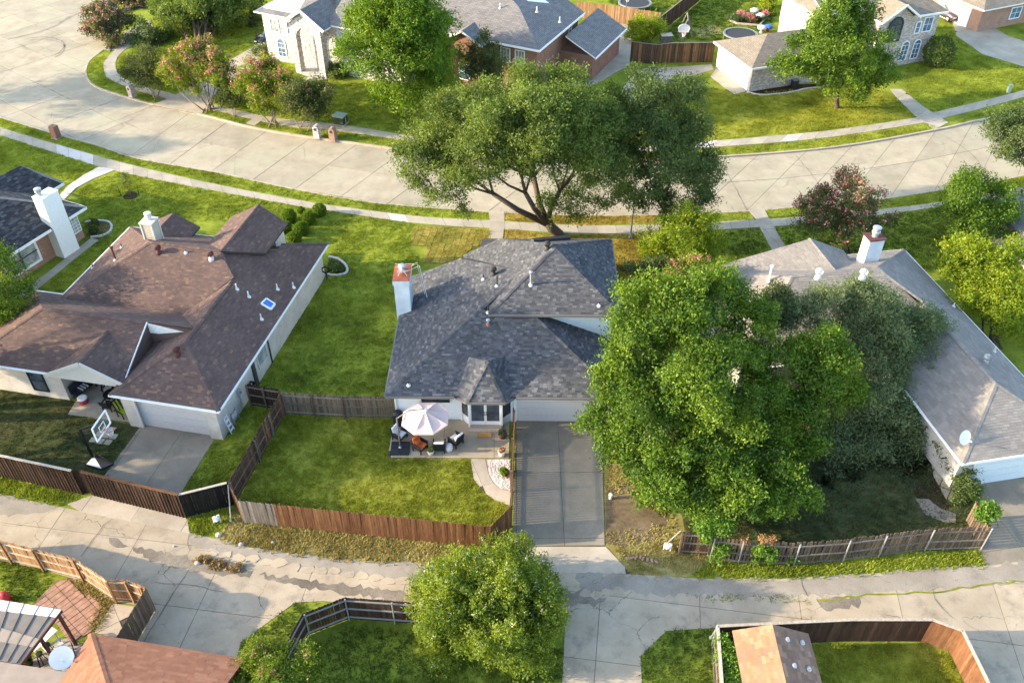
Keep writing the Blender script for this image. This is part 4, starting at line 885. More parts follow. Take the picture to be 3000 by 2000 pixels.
m.tube([(-6.45, 45.6, 5.5), (-5.9, 45.7, 5.75), (-5.5, 45.2, 3.6)], 0.018, 5).tube([(-6.45, 46.0, 5.5), (-6.1, 46.1, 5.7), (-5.7, 45.7, 3.5)], 0.018, 5).tube([(-7.5, 46.1, 5.6), (-6.3, 46.1, 5.6)], 0.014, 5)
m.build('aerial', 'lead_white', ch)
vent_turbine(house, at_roof(UW, 1603, 731)); vent_turbine(house, at_roof(LW, 1446, 805))
pipe_vent(house, at_roof(LW, 1416, 818), 0.4); pipe_vent(house, at_roof(LW, 1456, 838), 0.75); pipe_vent(house, at_roof(US, 1555, 834), 0.85, 0.06, 'galv', 'lead_white', True)
pipe_vent(house, at_roof(US, 1755, 895), 0.3); pipe_vent(house, at_roof(LS, 1430, 950), 0.25, 0.06, 'galv', 'terracotta', True); pipe_vent(house, at_roof(LS, 1430, 915), 0.5); pipe_vent(house, at_roof(LS, 1197, 1128), 0.35)

# ================================================================== the brown-roofed house on the left
B = Frame((-16.76, 35.68), -11.5); pb = 0.51
bh = thing('house', 'brown shingle roofed single storey house with cream brick garage on the left', 'house', B(-8, 8, 0))
z0 = 2.7; zr = 5.4; zq = 4.45; zwg = 4.5
f_w = [B(-15.1, 16.65, z0), B(-9.9, 11.5, zr), B(-15.1, 6.35, z0)]
f_s = [B(-9.9, 11.5, zr), B(-4.9, 11.5, zr), B(-3.3, 9.9, zr - pb * 1.6), B(-5.87, 7.1, zr - pb * 4.4), B(-14.3, 7.1, zr - pb * 4.4)]
f_e = [B(0, 0, z0), B(0, 17.5, z0), B(-2.35, 15.1, z0 + pb * 2.35), B(-2.35, 14.3, z0 + pb * 2.35), B(-4.9, 11.5, z0 + pb * 4.9), B(-3.4, 9.9, z0 + pb * 3.4), B(-3.4, 3.43, z0 + pb * 3.4)]
f_n = [B(-15.1, 16.65, z0), B(-9.9, 11.5, zr), B(-4.9, 11.5, zr), B(-2.35, 14.3, zr - 0.524 * 2.8), B(-2.35, 16.65, z0)]
f_ew = [B(-3.4, 9.9, zq), B(-3.4, 3.43, zq), B(-6.85, 0, z0), B(-6.85, 6.5, z0), B(-5.87, 7.43, z0 + pb * 0.98)]
f_g = [B(-6.85, 0, z0), B(0, 0, z0), B(-3.4, 3.43, zq)]
f_wn = [B(-17.1, 8.1, z0), B(-13.6, 4.6, zwg), B(-6.6, 4.6, zwg), B(-3.45, 4.6, zwg), B(-5.6, 7.2, zwg - 0.514 * 2.6), B(-14.4, 7.2, zwg - 0.514 * 2.6), B(-15.1, 8.1, z0)]
f_ww = [B(-17.1, 1.0, z0), B(-13.6, 4.6, zwg), B(-17.1, 8.1, z0)]
f_ws = [B(-17.1, 1.0, z0), B(-11.4, 1.0, z0), B(-8.8, 3.85, z0 + 0.5 * 2.85), B(-6.5, 1.1, z0 + 0.05), B(-6.5, 4.6, zwg), B(-13.6, 4.6, zwg)]
f_p1 = [B(-11.45, 0.75, z0 + 0.02), B(-8.8, 0.75, 4.1), B(-8.8, 3.9, 4.1), B(-11.3, 1.3, 2.85)]
f_p2 = [B(-6.1, 0.75, z0 + 0.02), B(-8.8, 0.75, 4.1), B(-8.8, 3.9, 4.1), B(-6.3, 1.15, z0 + 0.12)]
f_gr = [B(-4.75, 11.4, 5.42), B(-4.75, 17.4, 5.42), B(-2.6, 17.0, 4.36), B(-2.6, 13.2, 4.36)]
f_gl = [B(-4.75, 11.4, 5.42), B(-4.75, 17.4, 5.42), B(-6.9, 17.0, 4.36), B(-6.9, 13.2, 4.36)]
f_sr = [B(-11.25, 13.6, 4.35), B(-11.25, 16.7, 4.35), B(-9.4, 16.7, 3.42), B(-9.4, 15.3, 3.42)]
f_sl = [B(-11.25, 13.6, 4.35), B(-11.25, 16.7, 4.35), B(-13.1, 16.7, 3.42), B(-13.1, 15.3, 3.42)]
roof(bh, [f_w, f_s, f_e, f_n, f_ew, f_g, f_wn, f_ww, f_ws, f_p1, f_p2, f_gr, f_gl, f_sr, f_sl], 'shingle_brown', 0.26, 0.15, 300,
     caps=[(B(-15.1, 16.65, z0), B(-9.9, 11.5, zr)), (B(-15.1, 6.35, z0), B(-9.9, 11.5, zr)), (B(-9.9, 11.5, zr), B(-4.9, 11.5, zr)), (B(-3.4, 9.9, zq), B(-3.4, 3.43, zq)), (B(-3.4, 3.43, zq), B(0, 0, z0)), (B(-3.4, 3.43, zq), B(-6.85, 0, z0)), (B(-13.6, 4.6, zwg), B(-6.6, 4.6, zwg)), (B(-13.6, 4.6, zwg), B(-17.1, 1, z0)), (B(-8.8, 0.75, 4.1), B(-8.8, 3.9, 4.1)), (B(-4.75, 11.5, 5.42), B(-4.75, 17.4, 5.42)), (B(-4.9, 11.5, zr), B(-3.4, 9.9, zq)), (B(-2.35, 15.1, 3.9), B(0, 17.5, z0)), (B(-4.9, 11.5, zr), B(-2.35, 14.3, 3.95))])
trim(bh, 'gutter', 'white_paint', [(B(0.03, -0.05, z0 - 0.08), B(0.03, 17.5, z0 - 0.08)), (B(-6.9, -0.05, z0 - 0.08), B(0.05, -0.05, z0 - 0.08)), (B(-17.15, 0.95, z0 - 0.08), B(-11.45, 0.95, z0 - 0.08)), (B(-15.15, 8.1, z0 - 0.05), B(-15.15, 16.65, z0 - 0.05)), (B(-15.1, 16.7, z0 - 0.08), B(-2.4, 16.7, z0 - 0.08)), (B(-17.1, 8.15, z0), B(-15.1, 8.15, z0))], 0.1, 0.12)
trim(bh, 'bargeboard', 'cream_paint', [(B(-11.5, 0.72, z0 - 0.02), B(-8.8, 0.72, 4.06)), (B(-8.8, 0.72, 4.06), B(-6.05, 0.72, z0 - 0.02))], 0.08, 0.24)
walls(bh, B, [(-16.7, 1.45), (-11.3, 1.45), (-11.3, 5.2), (-6.4, 5.2), (-6.4, 0.45), (-0.4, 0.45), (-0.4, 17.0), (-2.6, 17.0), (-2.6, 16.2), (-14.7, 16.2), (-14.7, 7.7), (-16.7, 7.7)], 0, 2.6, 'brick_cream')
MB().slab([B(-11.2, 0.95, 2.62), B(-6.3, 0.95, 2.62), B(-8.8, 0.95, 3.95)], 0.02).build('gable_panel', 'cream_paint', bh)
gp = MB(); gp.add([B(-11.3, 0.9, 2.45), B(-6.3, 0.9, 2.45), B(-6.3, 0.9, 2.65), B(-8.8, 0.9, 3.98), B(-11.3, 0.9, 2.65)], [(0, 1, 2, 3, 4)]); gp.build('gable_wall', 'cream_paint', bh)
MB().add([B(-11.3, 1.0, 2.55), B(-6.3, 1.0, 2.55), B(-6.3, 5.2, 2.55), B(-11.3, 5.2, 2.55)], [(0, 1, 2, 3)]).build('patio_ceiling', 'cream_paint', bh)
window(bh, B, -13.0, 1.45, 0.55, 1.0, 1.7, 's', 'black_metal', 'glass', 1, 2, 0.07)
MB().box(B(-6.0, 0.32, 1.28), (0.8, 0.3, 2.56), B.ang).build('pilaster', 'brick_cream', bh, uv=True); MB().box(B(-0.78, 0.32, 1.28), (0.8, 0.3, 2.56), B.ang).build('pilaster', 'brick_cream', bh, uv=True)
panel_door(bh, B, -3.4, 0.45, 4.4, 2.3, 's', 'grey_paint', 4)
MB().box(B(-5.57, 0.2, 1.25), (0.09, 0.09, 2.5), B.ang).build('downspout', 'cream_paint', bh)
window(bh, B, -0.4, 6.3, 0.9, 1.3, 1.5, 'e', 'cream_paint', 'glass_pale', 1, 1, 0.07)
MB().box(B(-0.37, 5.0, 1.28), (0.12, 0.35, 2.5), B.ang).box(B(-0.37, 7.3, 1.28), (0.1, 0.08, 2.5), B.ang).build('wall_panel', 'trim_dark', bh)
walls(bh, B, [(-6.5, 15.5), (-3.0, 15.5), (-3.0, 16.95), (-6.5, 16.95)], 2.4, 4.2, 'cream_paint', 'gable_wall')
MB().add([B(-6.47, 1.1, 2.8), B(-6.47, 4.58, 4.52), B(-6.47, 4.58, 2.85), B(-6.47, 1.1, 2.72)], [(0, 1, 2, 3)]).build('roof_cheek', 'shingle_brown', bh); MB().add([B(-6.5, 4.54, 4.52), B(-4.1, 4.54, 4.2), B(-5.9, 4.54, 3.75), B(-6.5, 4.54, 3.75)], [(0, 1, 2, 3)]).build('roof_cheek', 'coating_white', bh); MB().add([B(-6.5, 4.57, 4.5), B(-3.4, 4.57, 4.45), B(-3.4, 4.57, 4.0), B(-6.5, 4.57, 2.8)], [(0, 1, 2, 3)]).build('saddle_wall', 'shingle_brown', bh)
trim(bh, 'valley_flashing', 'coating_white', [(B(-6.49, 4.6, 4.53), B(-6.49, 1.1, 2.8))], 0.05, 0.08)
# chimneys, vents, skylight
c2 = MB().box(B(-10.45, 12.75, 5.05), (0.8, 0.86, 2.3), B.ang).build('chimney', 'tan_paint', bh)
for du, dv, sx, sy in ((-0.39, -0.42, 0.1, 0.1), (0.39, -0.42, 0.1, 0.1), (0.39, 0.42, 0.1, 0.1), (-0.39, 0.42, 0.1, 0.1)): MB().box(B(-10.45 + du, 12.75 + dv, 5.05), (sx, sy, 2.32), B.ang).build('corner_board', 'cream_paint', c2)
MB().box(B(-10.45, 12.75, 6.23), (0.94, 1.0, 0.08), B.ang).build('chimney_cap', 'cream_paint', c2)
MB().lathe(B(-10.45, 12.85, 6.27), [(0.17, 0), (0.17, 0.2), (0.25, 0.23), (0.25, 0.28), (0.18, 0.31), (0.18, 0.42), (0.25, 0.44), (0.25, 0.5), (0.05, 0.54)], 14).build('chimney_pot', 'cream_paint', c2)
vent_turbine(bh, at_roof(f_s, 466, 741), 'maroon', 'maroon'); vent_turbine(bh, at_roof(f_s, 620, 760), 'maroon', 'lead_white'); vent_turbine(bh, at_roof(f_g, 521, 1040), 'maroon', 'maroon')
pipe_vent(bh, at_roof(f_w, 339, 762), 0.95, 0.06, 'maroon', 'lead_white', True); pipe_vent(bh, at_roof(f_w, 357, 725), 0.3, 0.04, 'maroon', 'lead_white'); pipe_vent(bh, at_roof(f_w, 273, 785), 0.3, 0.04, 'maroon'); pipe_vent(bh, at_roof(f_s, 545, 740), 0.25, 0.04, 'maroon')
for q in ((694, 847), (729, 869), (813, 847), (860, 842), (766, 935)): pipe_vent(bh, at_roof(f_e, *q), 0.42, 0.045, 'lead_white', 'lead_white')
sk = [at_roof(f_e, *q) for q in ((766, 892), (781, 877), (806, 893), (794, 908))]
c = sum(sk, Vector((0, 0, 0))) / 4
m = MB()
for i in range(4): m.beam(sk[i] + Vector((0, 0, 0.06)), sk[(i + 1) % 4] + Vector((0, 0, 0.06)), 0.09, 0.12)
s = m.build('skylight', 'white_paint', bh); MB().slab([p + Vector((0, 0, 0.09)) for p in sk], 0.04).build('pane', 'panel_blue', s)

# ================================================================== the tan-roofed house on the right, half hidden by trees
R_ = Frame((24.15, 31.7), 10.5); pr = 0.475
rh = thing('house', 'tan grey shingle roofed house behind the trees on the right', 'house', R_(1, 12, 0))
zg = z0 + pr * 3.75; zm = 5.3
rf_e = [R_(7.5, 0, z0), R_(7.5, 19.3, z0), R_(1.9, 14.3, zm), R_(3.75, 11.5, zg), R_(3.75, 3.75, zg)]
rf_g = [R_(0, 0, z0), R_(7.5, 0, z0), R_(3.75, 3.75, zg)]
rf_gw = [R_(0, 0, z0), R_(3.75, 3.75, zg), R_(3.75, 11.5, zg), R_(1.4, 9.2, z0 + 0.6), R_(0, 9.2, z0)]
rf_s = [R_(-9.0, 9.2, z0), R_(0, 9.2, z0), R_(1.4, 9.2, z0 + 0.02), R_(3.75, 11.5, zg), R_(1.9, 14.3, zm), R_(-3.8, 14.4, zm)]
rf_w = [R_(-9.0, 9.2, z0), R_(-3.8, 14.4, zm), R_(-9.0, 19.6, z0)]
rf_n = [R_(-9.0, 19.6, z0), R_(-3.8, 14.4, zm), R_(1.9, 14.3, zm), R_(7.5, 19.3, z0)]
rf_ge = [R_(-0.57, 14.4, 5.05), R_(-0.57, 18.6, 5.05), R_(2.2, 18.6, 3.75), R_(2.2, 16.9, 3.75)]
rf_gl = [R_(-0.57, 14.4, 5.05), R_(-0.57, 18.6, 5.05), R_(-6.5, 18.9, 3.4), R_(-6.5, 17.2, 3.5)]
roof(rh, [rf_e, rf_g, rf_gw, rf_s, rf_w, rf_n, rf_ge, rf_gl], 'shingle_tan', 0.36, 0.16, 300, caps=[(R_(1.9, 14.3, zm), R_(-3.8, 14.4, zm)), (R_(7.5, 19.3, z0), R_(1.9, 14.3, zm)), (R_(1.9, 14.3, zm), R_(3.75, 11.5, zg)), (R_(3.75, 11.5, zg), R_(3.75, 3.75, zg)), (R_(3.75, 3.75, zg), R_(7.5, 0, z0)), (R_(0, 0, z0), R_(3.75, 3.75, zg)), (R_(-9, 9.2, z0), R_(-3.8, 14.4, zm)), (R_(-0.57, 14.5, 5.05), R_(-0.57, 18.6, 5.05))], spread=0.25)
trim(rh, 'gutter', 'white_paint', [(R_(7.53, 0, z0 - 0.08), R_(7.53, 19.3, z0 - 0.08)), (R_(-0.03, -0.03, z0 - 0.08), R_(7.53, -0.03, z0 - 0.08)), (R_(-0.03, 0, z0 - 0.08), R_(-0.03, 9.2, z0 - 0.08)), (R_(-9, 9.17, z0 - 0.08), R_(0, 9.17, z0 - 0.08)), (R_(-9, 19.63, z0 - 0.08), R_(7.5, 19.33, z0 - 0.08))], 0.1, 0.13)
walls(rh, R_, [(0.45, 0.5), (7.1, 0.5), (7.1, 18.9), (-8.6, 18.9), (-8.6, 9.7), (0.45, 9.7)], 0, 2.6, 'brick_cream')
panel_door(rh, R_, 4.1, 0.5, 5.4, 2.25, 's', 'siding_shade_blue', 4)
rc = MB().box(R_(2.75, 16.5, 4.85), (1.05, 0.85, 2.5), R_.ang).build('chimney', 'brick_painted', rh, uv=True)
MB().box(R_(2.75, 16.5, 6.14), (1.17, 0.97, 0.08), R_.ang).build('chimney_cap', 'maroon', rc)
MB().lathe(R_(2.75, 16.5, 6.16), [(0.2, 0), (0.2, 0.3), (0.28, 0.34), (0.28, 0.42), (0.22, 0.46), (0.22, 0.62), (0.29, 0.64), (0.29, 0.72), (0.05, 0.78)], 14).build('chimney_pot', 'galv', rc)
vent_turbine(rh, at_roof(rf_s, 2396, 813), 'lead_white', 'lead_white'); vent_turbine(rh, at_roof(rf_s, 2526, 814), 'lead_white', 'lead_white'); vent_turbine(rh, at_roof(rf_e, 2886, 1062), 'galv', 'galv')
pipe_vent(rh, at_roof(rf_w, 2252, 824), 1.1, 0.07, 'white_paint', 'white_paint', True); pipe_vent(rh, at_roof(rf_e, 2912, 1030), 0.4, 0.045, 'lead_white'); pipe_vent(rh, at_roof(rf_e, 2793, 898), 0.3, 0.045, 'lead_white')
def dish(label, p, rz, r=0.42, el=35):
    p = Vector(p); t = thing('satellite_dish', label, 'satellite dish', p); ax = Vector((math.cos(rz) * math.cos(rad(el)), math.sin(rz) * math.cos(rad(el)), math.sin(rad(el))))
    x = ax.orthogonal().normalized(); y = ax.cross(x); c = p + Vector((0, 0, 0.55)); m = MB(); n = 18; vs = [c]
    for k, (rr, d) in enumerate(((0.4, 0.02), (0.75, 0.07), (1.0, 0.13))): vs += [c + (x * math.cos(2 * math.pi * i / n) + y * math.sin(2 * math.pi * i / n)) * r * rr + ax * d for i in range(n)]
    fs = [(0, 1 + i, 1 + (i + 1) % n) for i in range(n)] + [(1 + k * n + i, 1 + (k + 1) * n + i, 1 + (k + 1) * n + (i + 1) % n, 1 + k * n + (i + 1) % n) for k in range(2) for i in range(n)]
    m.add(vs, fs); m.build('reflector', 'white_paint', t, smooth=True)
    MB().tube([p + Vector((0, 0, -0.05)), p + Vector((0, 0, 0.35)), c - ax * 0.05], 0.03, 8).build('mast', 'galv', t)
    f = c + ax * 0.5 - Vector((0, 0, 0.16)); MB().tube([c - Vector((0, 0, r * 0.95)), f], 0.018, 6).tube([f - ax * 0.02, f + ax * 0.12], 0.045, 8).build('feed_arm', 'lead_white', t); return t
dish('white satellite dish at the roof corner of the tan roofed house', at_roof(rf_gw, 2812, 1300), rad(-65), 0.42, 28)

# ================================================================== navy-roofed brick house at the left edge
D = Frame((-32.63, 57.84), -25)
dh = thing('house', 'red brick house with navy shingle roof and broad white chimney at left edge', 'house', D(-6, -6, 0))
q = 0.5
df_e = [D(0, -12, z0), D(0, 0, z0), D(-4.2, -4.2, z0 + q * 4.2), D(-4.2, -12, z0 + q * 4.2)]
df_n = [D(0, 0, z0), D(-4.2, -4.2, z0 + q * 4.2), D(-14, -4.2, z0 + q * 4.2), D(-14, 0, z0)]
df_w = [D(-4.2, -4.2, z0 + q * 4.2), D(-4.2, -12, z0 + q * 4.2), D(-9, -12, z0), D(-9, -4.2, z0)]
df_2e = [D(-4.4, -1.5, z0), D(-4.4, 2.0, z0), D(-7.2, 0.9, z0 + 1.35), D(-7.2, -3.6, z0 + 1.6)]
df_2n = [D(-4.4, 2.0, z0), D(-7.2, 0.9, z0 + 1.35), D(-9.6, 2.6, z0)]
df_2w = [D(-7.2, 0.9, z0 + 1.35), D(-7.2, -3.6, z0 + 1.6), D(-10, -3.6, z0), D(-9.6, 2.6, z0)]
roof(dh, [df_e, df_n, df_w, df_2e, df_2n, df_2w], 'shingle_navy', 0.32, 0.16, 200, caps=[(D(0, 0, z0), D(-4.2, -4.2, z0 + q * 4.2)), (D(-4.2, -4.2, z0 + 2.1), D(-4.2, -12, z0 + 2.1)), (D(-4.4, 2.0, z0), D(-7.2, 0.9, z0 + 1.35))], cap_mat='shingle_tan')
trim(dh, 'fascia', 'white_paint', [(D(0.03, -12, z0 - 0.1), D(0.03, -3.4, z0 - 0.1)), (D(0.03, -1.7, z0 - 0.1), D(0.03, 0.03, z0 - 0.1)), (D(0.03, 0.03, z0 - 0.1), D(-4.3, 0.03, z0 - 0.1)), (D(-4.37, 0.1, z0 - 0.1), D(-4.37, 2.0, z0 - 0.1))], 0.06, 0.2)
walls(dh, D, [(-0.75, -12), (-0.75, -0.45), (-4.8, -0.45), (-4.8, 1.6), (-9.3, 1.6), (-9.3, -12)], 0, 2.62, 'brick_red_pale')
dc = MB().box(D(-0.35, -2.55, 2.55), (0.95, 1.5, 5.1), D.ang).build('chimney', 'siding_white', dh)
MB().box(D(-0.35, -2.55, 5.12), (1.0, 1.56, 0.05), D.ang).build('chimney_cap', 'white_paint', dc)
MB().lathe(D(-0.5, -2.9, 5.14), [(0.17, 0), (0.17, 0.25), (0.25, 0.28), (0.25, 0.34), (0.18, 0.37), (0.18, 0.46), (0.26, 0.48), (0.26, 0.54), (0.05, 0.58)], 14).build('chimney_pot', 'galv', dc)
window(dh, D, -0.75, -1.1, 0.75, 1.15, 1.55, 'e', 'white_paint', 'glass_pale', 4, 6, 0.06)
window(dh, D, -0.75, -6.0, 0.5, 2.9, 1.85, 'e', 'white_paint', 'glass_pale', 2, 2, 0.18)
MB().box(D(-0.66, -5.99, 1.42), (0.04, 2.8, 0.07), D.ang).box(D(-0.66, -5.99, 1.42), (0.045, 0.1, 1.8), D.ang).build('mullion', 'trim_dark', dh)

# ================================================================== white brick house on the far side of the street
W = Frame((-26.54, 93.2), -26)
wh = thing('house', 'two storey whitewashed brick house with tall arched entry across the street', 'house', W(6, 4, 0))
far_roof(wh, [[W(-0.6, -0.5, 5.2), W(4.6, -0.5, 5.2), W(6.9, 3.2, 7.2), W(4.4, 4.8, 7.9), W(4.4, 8, 7.9)], [W(-0.6, -0.5, 5.2), W(4.4, 4.8, 7.9), W(4.4, 8, 7.9), W(-0.6, 12, 5.2)],
              [W(4.4, 4.8, 7.9), W(6.9, 3.0, 7.2), W(14, 3.0, 7.2), W(12, 8, 7.9), W(4.4, 8, 7.9)], [W(8.7, -0.5, 5.3), W(18, -0.5, 5.2), W(14, 3.9, 7.4), W(8.7, 3.9, 7.4)], [W(18, -0.5, 5.2), W(14, 3.9, 7.4), W(14, 8, 7.4), W(18, 12, 5.2)]], 'roof_far_grey')
far_roof(wh, [[W(6.75, -2.0, 6.9), W(9.35, -2.0, 5.2), W(9.35, 0.6, 5.2), W(6.75, 4.2, 6.9)], [W(6.75, -2.0, 6.9), W(4.2, -2.0, 5.2), W(4.2, 0.6, 5.2), W(6.75, 4.2, 6.9)]], 'roof_far_grey')
walls(wh, W, [(0, 0), (5.2, 0), (8.5, 0), (17.4, 0), (17.4, 11), (0, 11)], 0, 5.1, 'brick_white')
# entry: two piers, a round arch and a gable above
en = MB(); en.box(W(5.15, -1.3, 2.5), (0.75, 0.7, 5.0), W.ang).box(W(8.3, -1.3, 2.5), (0.75, 0.7, 5.0), W.ang)
prof = [(4.78, 3.4), (4.78, 5.2), (6.72, 6.55), (8.67, 5.2), (8.67, 3.4)]
ar = [(6.72 + 1.2 * math.cos(a), 3.75 + 1.2 * math.sin(a)) for a in [math.pi * k / 12 for k in range(13)]]
ring = [(8.67, 3.4)] + [(7.92, 3.4)] + ar + [(5.52, 3.4), (4.78, 3.4), (4.78, 5.2), (6.72, 6.55), (8.67, 5.2)]
n = len(ring); vs = [W(u, -1.63, z) for u, z in ring] + [W(u, -0.98, z) for u, z in ring]
tr = tessellate_polygon([[Vector((u, z, 0)) for u, z in ring]])
en.add(vs, [tuple(t) for t in tr] + [tuple(i + n for i in t) for t in tr] + [(i, (i + 1) % n, (i + 1) % n + n, i + n) for i in range(n)])
en.build('entry_porch', 'brick_white', wh, uv=True)
trim(wh, 'bargeboard', 'white_paint', [(W(4.1, -2.02, 5.15), W(6.75, -2.02, 6.85)), (W(6.75, -2.02, 6.85), W(9.4, -2.02, 5.15))], 0.08, 0.3)
MB().box(W(7.4, -0.03, 1.2), (1.0, 0.12, 2.4), W.ang).build('front_door', 'trim_dark', wh); MB().box(W(6.75, -1.0, 0.06), (3.2, 2.0, 0.14), W.ang).build('porch_slab', 'walk_new', wh)
window(wh, W, 2.0, 0, 0.55, 1.05, 1.5, 's', 'white_paint', 'glass_sky', 2, 3, 0.1, True); window(wh, W, 3.9, 0, 0.5, 0.7, 1.4, 's', 'white_paint', 'glass_sky', 2, 3, 0.1, True)
window(wh, W, 1.5, 0, 3.2, 1.1, 1.4, 's', 'white_paint', 'glass_pale', 2, 2, 0.1); window(wh, W, 3.5, 0, 3.2, 0.7, 1.4, 's', 'white_paint', 'glass_sky', 1, 2, 0.1)
window(wh, W, 7.5, -0.02, 3.2, 0.9, 1.0, 's', 'white_paint', 'glass', 2, 2, 0.1, True); window(wh, W, 11.5, 0, 0.7, 1.4, 1.5, 's', 'white_paint', 'glass_sky', 2, 3, 0.1)
# swimming pool behind it
pool = MB().prism(GS([(1306, -20), (1355, 2), (1318, 32), (1290, 20)]), -0.05, 0.05).build('pool', 'pool'); pool['kind'] = 'structure'
overlay('patio', [(1260, 60), (1330, 60), (1460, -40), (1280, -60), (1250, 20)], 'walk_new', 0.02)

# ================================================================== red brick house with blue-grey roof
Q = Frame((2.64, 82.88), -26)
qh = thing('house', 'two storey red brick house with blue grey roof across the street', 'house', Q(-5, 5, 0))
far_roof(qh, [[Q(0, 0, 5), Q(0, 11.5, 5), Q(-4.3, 11.5, 7.2), Q(-6.5, 5.5, 8.0), Q(-4.3, 4.3, 7.2)], [Q(-9.2, 0, 5.0), Q(0, 0, 5), Q(-4.3, 4.3, 7.2), Q(-6.5, 5.5, 8.0), Q(-14, 5.5, 8.0), Q(-16, 0, 5)], [Q(-14, 5.5, 8), Q(-6.5, 5.5, 8), Q(-4.3, 11.5, 7.2), Q(-14, 13, 5)], [Q(-16, 0, 5), Q(-14, 5.5, 8), Q(-16, 12, 5)],
              [Q(3.6, 6.0, 2.7), Q(3.6, 15.0, 2.7), Q(0.2, 15.0, 4.4), Q(0.2, 6.0, 4.4)]], 'roof_far_grey')
far_roof(qh, [[Q(-8.0, -1.0, 5.9), Q(-5.8, -1.0, 4.7), Q(-5.8, 1.5, 4.7), Q(-8.0, 3.5, 5.9)], [Q(-8.0, -1.0, 5.9), Q(-10.2, -1.0, 4.7), Q(-10.2, 1.5, 4.7), Q(-8.0, 3.5, 5.9)]], 'roof_far_grey')
walls(qh, Q, [(-15.5, 0.5), (-0.5, 0.5), (-0.5, 11), (-15.5, 11)], 0, 4.9, 'brick_red'); walls(qh, Q, [(-0.6, 6.5), (3.1, 6.5), (3.1, 14.5), (-0.6, 14.5)], 0, 2.6, 'brick_red')
walls(qh, Q, [(-10.0, -0.6), (-6.0, -0.6), (-6.0, 0.6), (-10.0, 0.6)], 0, 4.75, 'brick_red')
MB().add([Q(-10.0, -0.62, 4.7), Q(-6.0, -0.62, 4.7), Q(-8.0, -0.62, 5.8)], [(0, 1, 2)]).build('gable_wall', 'brick_red', qh, uv=True)
for u in (-3.9, -2.3): window(qh, Q, u, 0.5, 3.0, 1.0, 1.4, 's', 'white_paint', 'glass_pale', 3, 2, 0.1)
window(qh, Q, -11.6, 0.5, 0.6, 0.8, 1.7, 's', 'white_paint', 'glass_pale', 1, 2, 0.12); window(qh, Q, -8, -0.6, 0.8, 1.2, 1.6, 's', 'white_paint', 'glass_sky', 2, 2, 0.1)
window(qh, Q, -0.5, 3.0, 0.9, 0.7, 1.1, 'e', 'white_paint', 'glass_sky', 1, 2, 0.1); window(qh, Q, -0.5, 8.8, 3.5, 0.7, 1.1, 'e', 'white_paint', 'glass_sky', 1, 2, 0.1)
trim(qh, 'fascia', 'white_paint', [(Q(0.03, -0.03, 4.9), Q(0.03, 11.5, 4.9)), (Q(-5.8, -0.03, 4.9), Q(0.03, -0.03, 4.9)), (Q(-10.3, -1.03, 4.62), Q(-8, -1.03, 5.85)), (Q(-8, -1.03, 5.85), Q(-5.7, -1.03, 4.62)), (Q(3.63, 5.97, 2.62), Q(3.63, 15, 2.62))], 0.08, 0.18)
for px_, py_ in ((1465, 25), (1573, 35), (1640, 65)): pipe_vent(qh, at_roof([Q(-9.2, 0, 5.0), Q(0, 0, 5), Q(-4.3, 4.3, 7.2)], px_, py_), 0.5, 0.06, 'lead_white')

# ================================================================== far house with low garage and two-storey brick front
T = Frame((23.82, 83.96), 19)
th_ = thing('house', 'far house with tan roof, low white garage and tall arched brick front', 'house', T(12, 5, 0))
far_roof(th_, [[T(0, 0, z0), T(12, 0, z0), T(12, 3.8, 4.4), T(3.8, 3.8, 4.4)], [T(0, 0, z0), T(3.8, 3.8, 4.4), T(0, 7.6, z0)], [T(0, 7.6, z0), T(3.8, 3.8, 4.4), T(12, 3.8, 4.4), T(12, 7.6, z0)],
               [T(9.8, 2.0, 5.4), T(16.5, 2.0, 5.4), T(19, 5.5, 7.4), T(13, 6, 7.6), T(9.8, 6, 7.0)], [T(9.8, 2.0, 5.4), T(9.8, 12, 5.4), T(13, 6, 7.6)], [T(9.8, 12, 5.4), T(13, 6, 7.6), T(20, 6, 7.6), T(23.6, 12, 5.4)],
               [T(18.2, 0.9, 5.4), T(23.6, 0.9, 5.4), T(20.5, 5.2, 7.5), T(18.2, 5.0, 7.4)], [T(23.6, 0.9, 5.4), T(23.6, 12, 5.4), T(20, 6, 7.6), T(20.5, 5.2, 7.5)]], 'roof_far_tan')
far_roof(th_, [[T(17.4, 0.3, 6.9), T(19.5, 0.3, 5.5), T(19.5, 2.5, 5.5), T(17.4, 5.5, 6.9)], [T(17.4, 0.3, 6.9), T(15.0, 0.3, 5.3), T(15.0, 2.0, 5.3), T(17.4, 5.5, 6.9)]], 'roof_far_tan')
walls(th_, T, [(0.5, 0.5), (12, 0.5), (12, 7.1), (0.5, 7.1)], 0, 2.6, 'brick_mixed')
MB().prism([T(0.45, 0.8), T(0.52, 0.8), T(0.52, 7.2), T(0.45, 7.2)], 0, 2.62).build('garage_side', 'white_paint', th_)
panel_door(th_, T, 0.45, 3.9, 4.9, 2.2, 'w', 'white_paint', 4)
walls(th_, T, [(10.2, 2.4), (15.2, 2.4), (15.2, 0.9), (23.0, 1.3), (23.0, 11), (10.2, 11)], 0, 5.3, 'brick_mixed')
MB().prism([T(10.12, 2.6), T(10.2, 2.6), T(10.2, 11), T(10.12, 11)], 2.6, 5.3).build('gable_side', 'white_paint', th_)
MB().add([T(15.2, 0.86, 5.2), T(19.4, 0.86, 5.2), T(17.4, 0.86, 6.7)], [(0, 1, 2)]).build('gable_wall', 'brick_mixed', th_, uv=True)
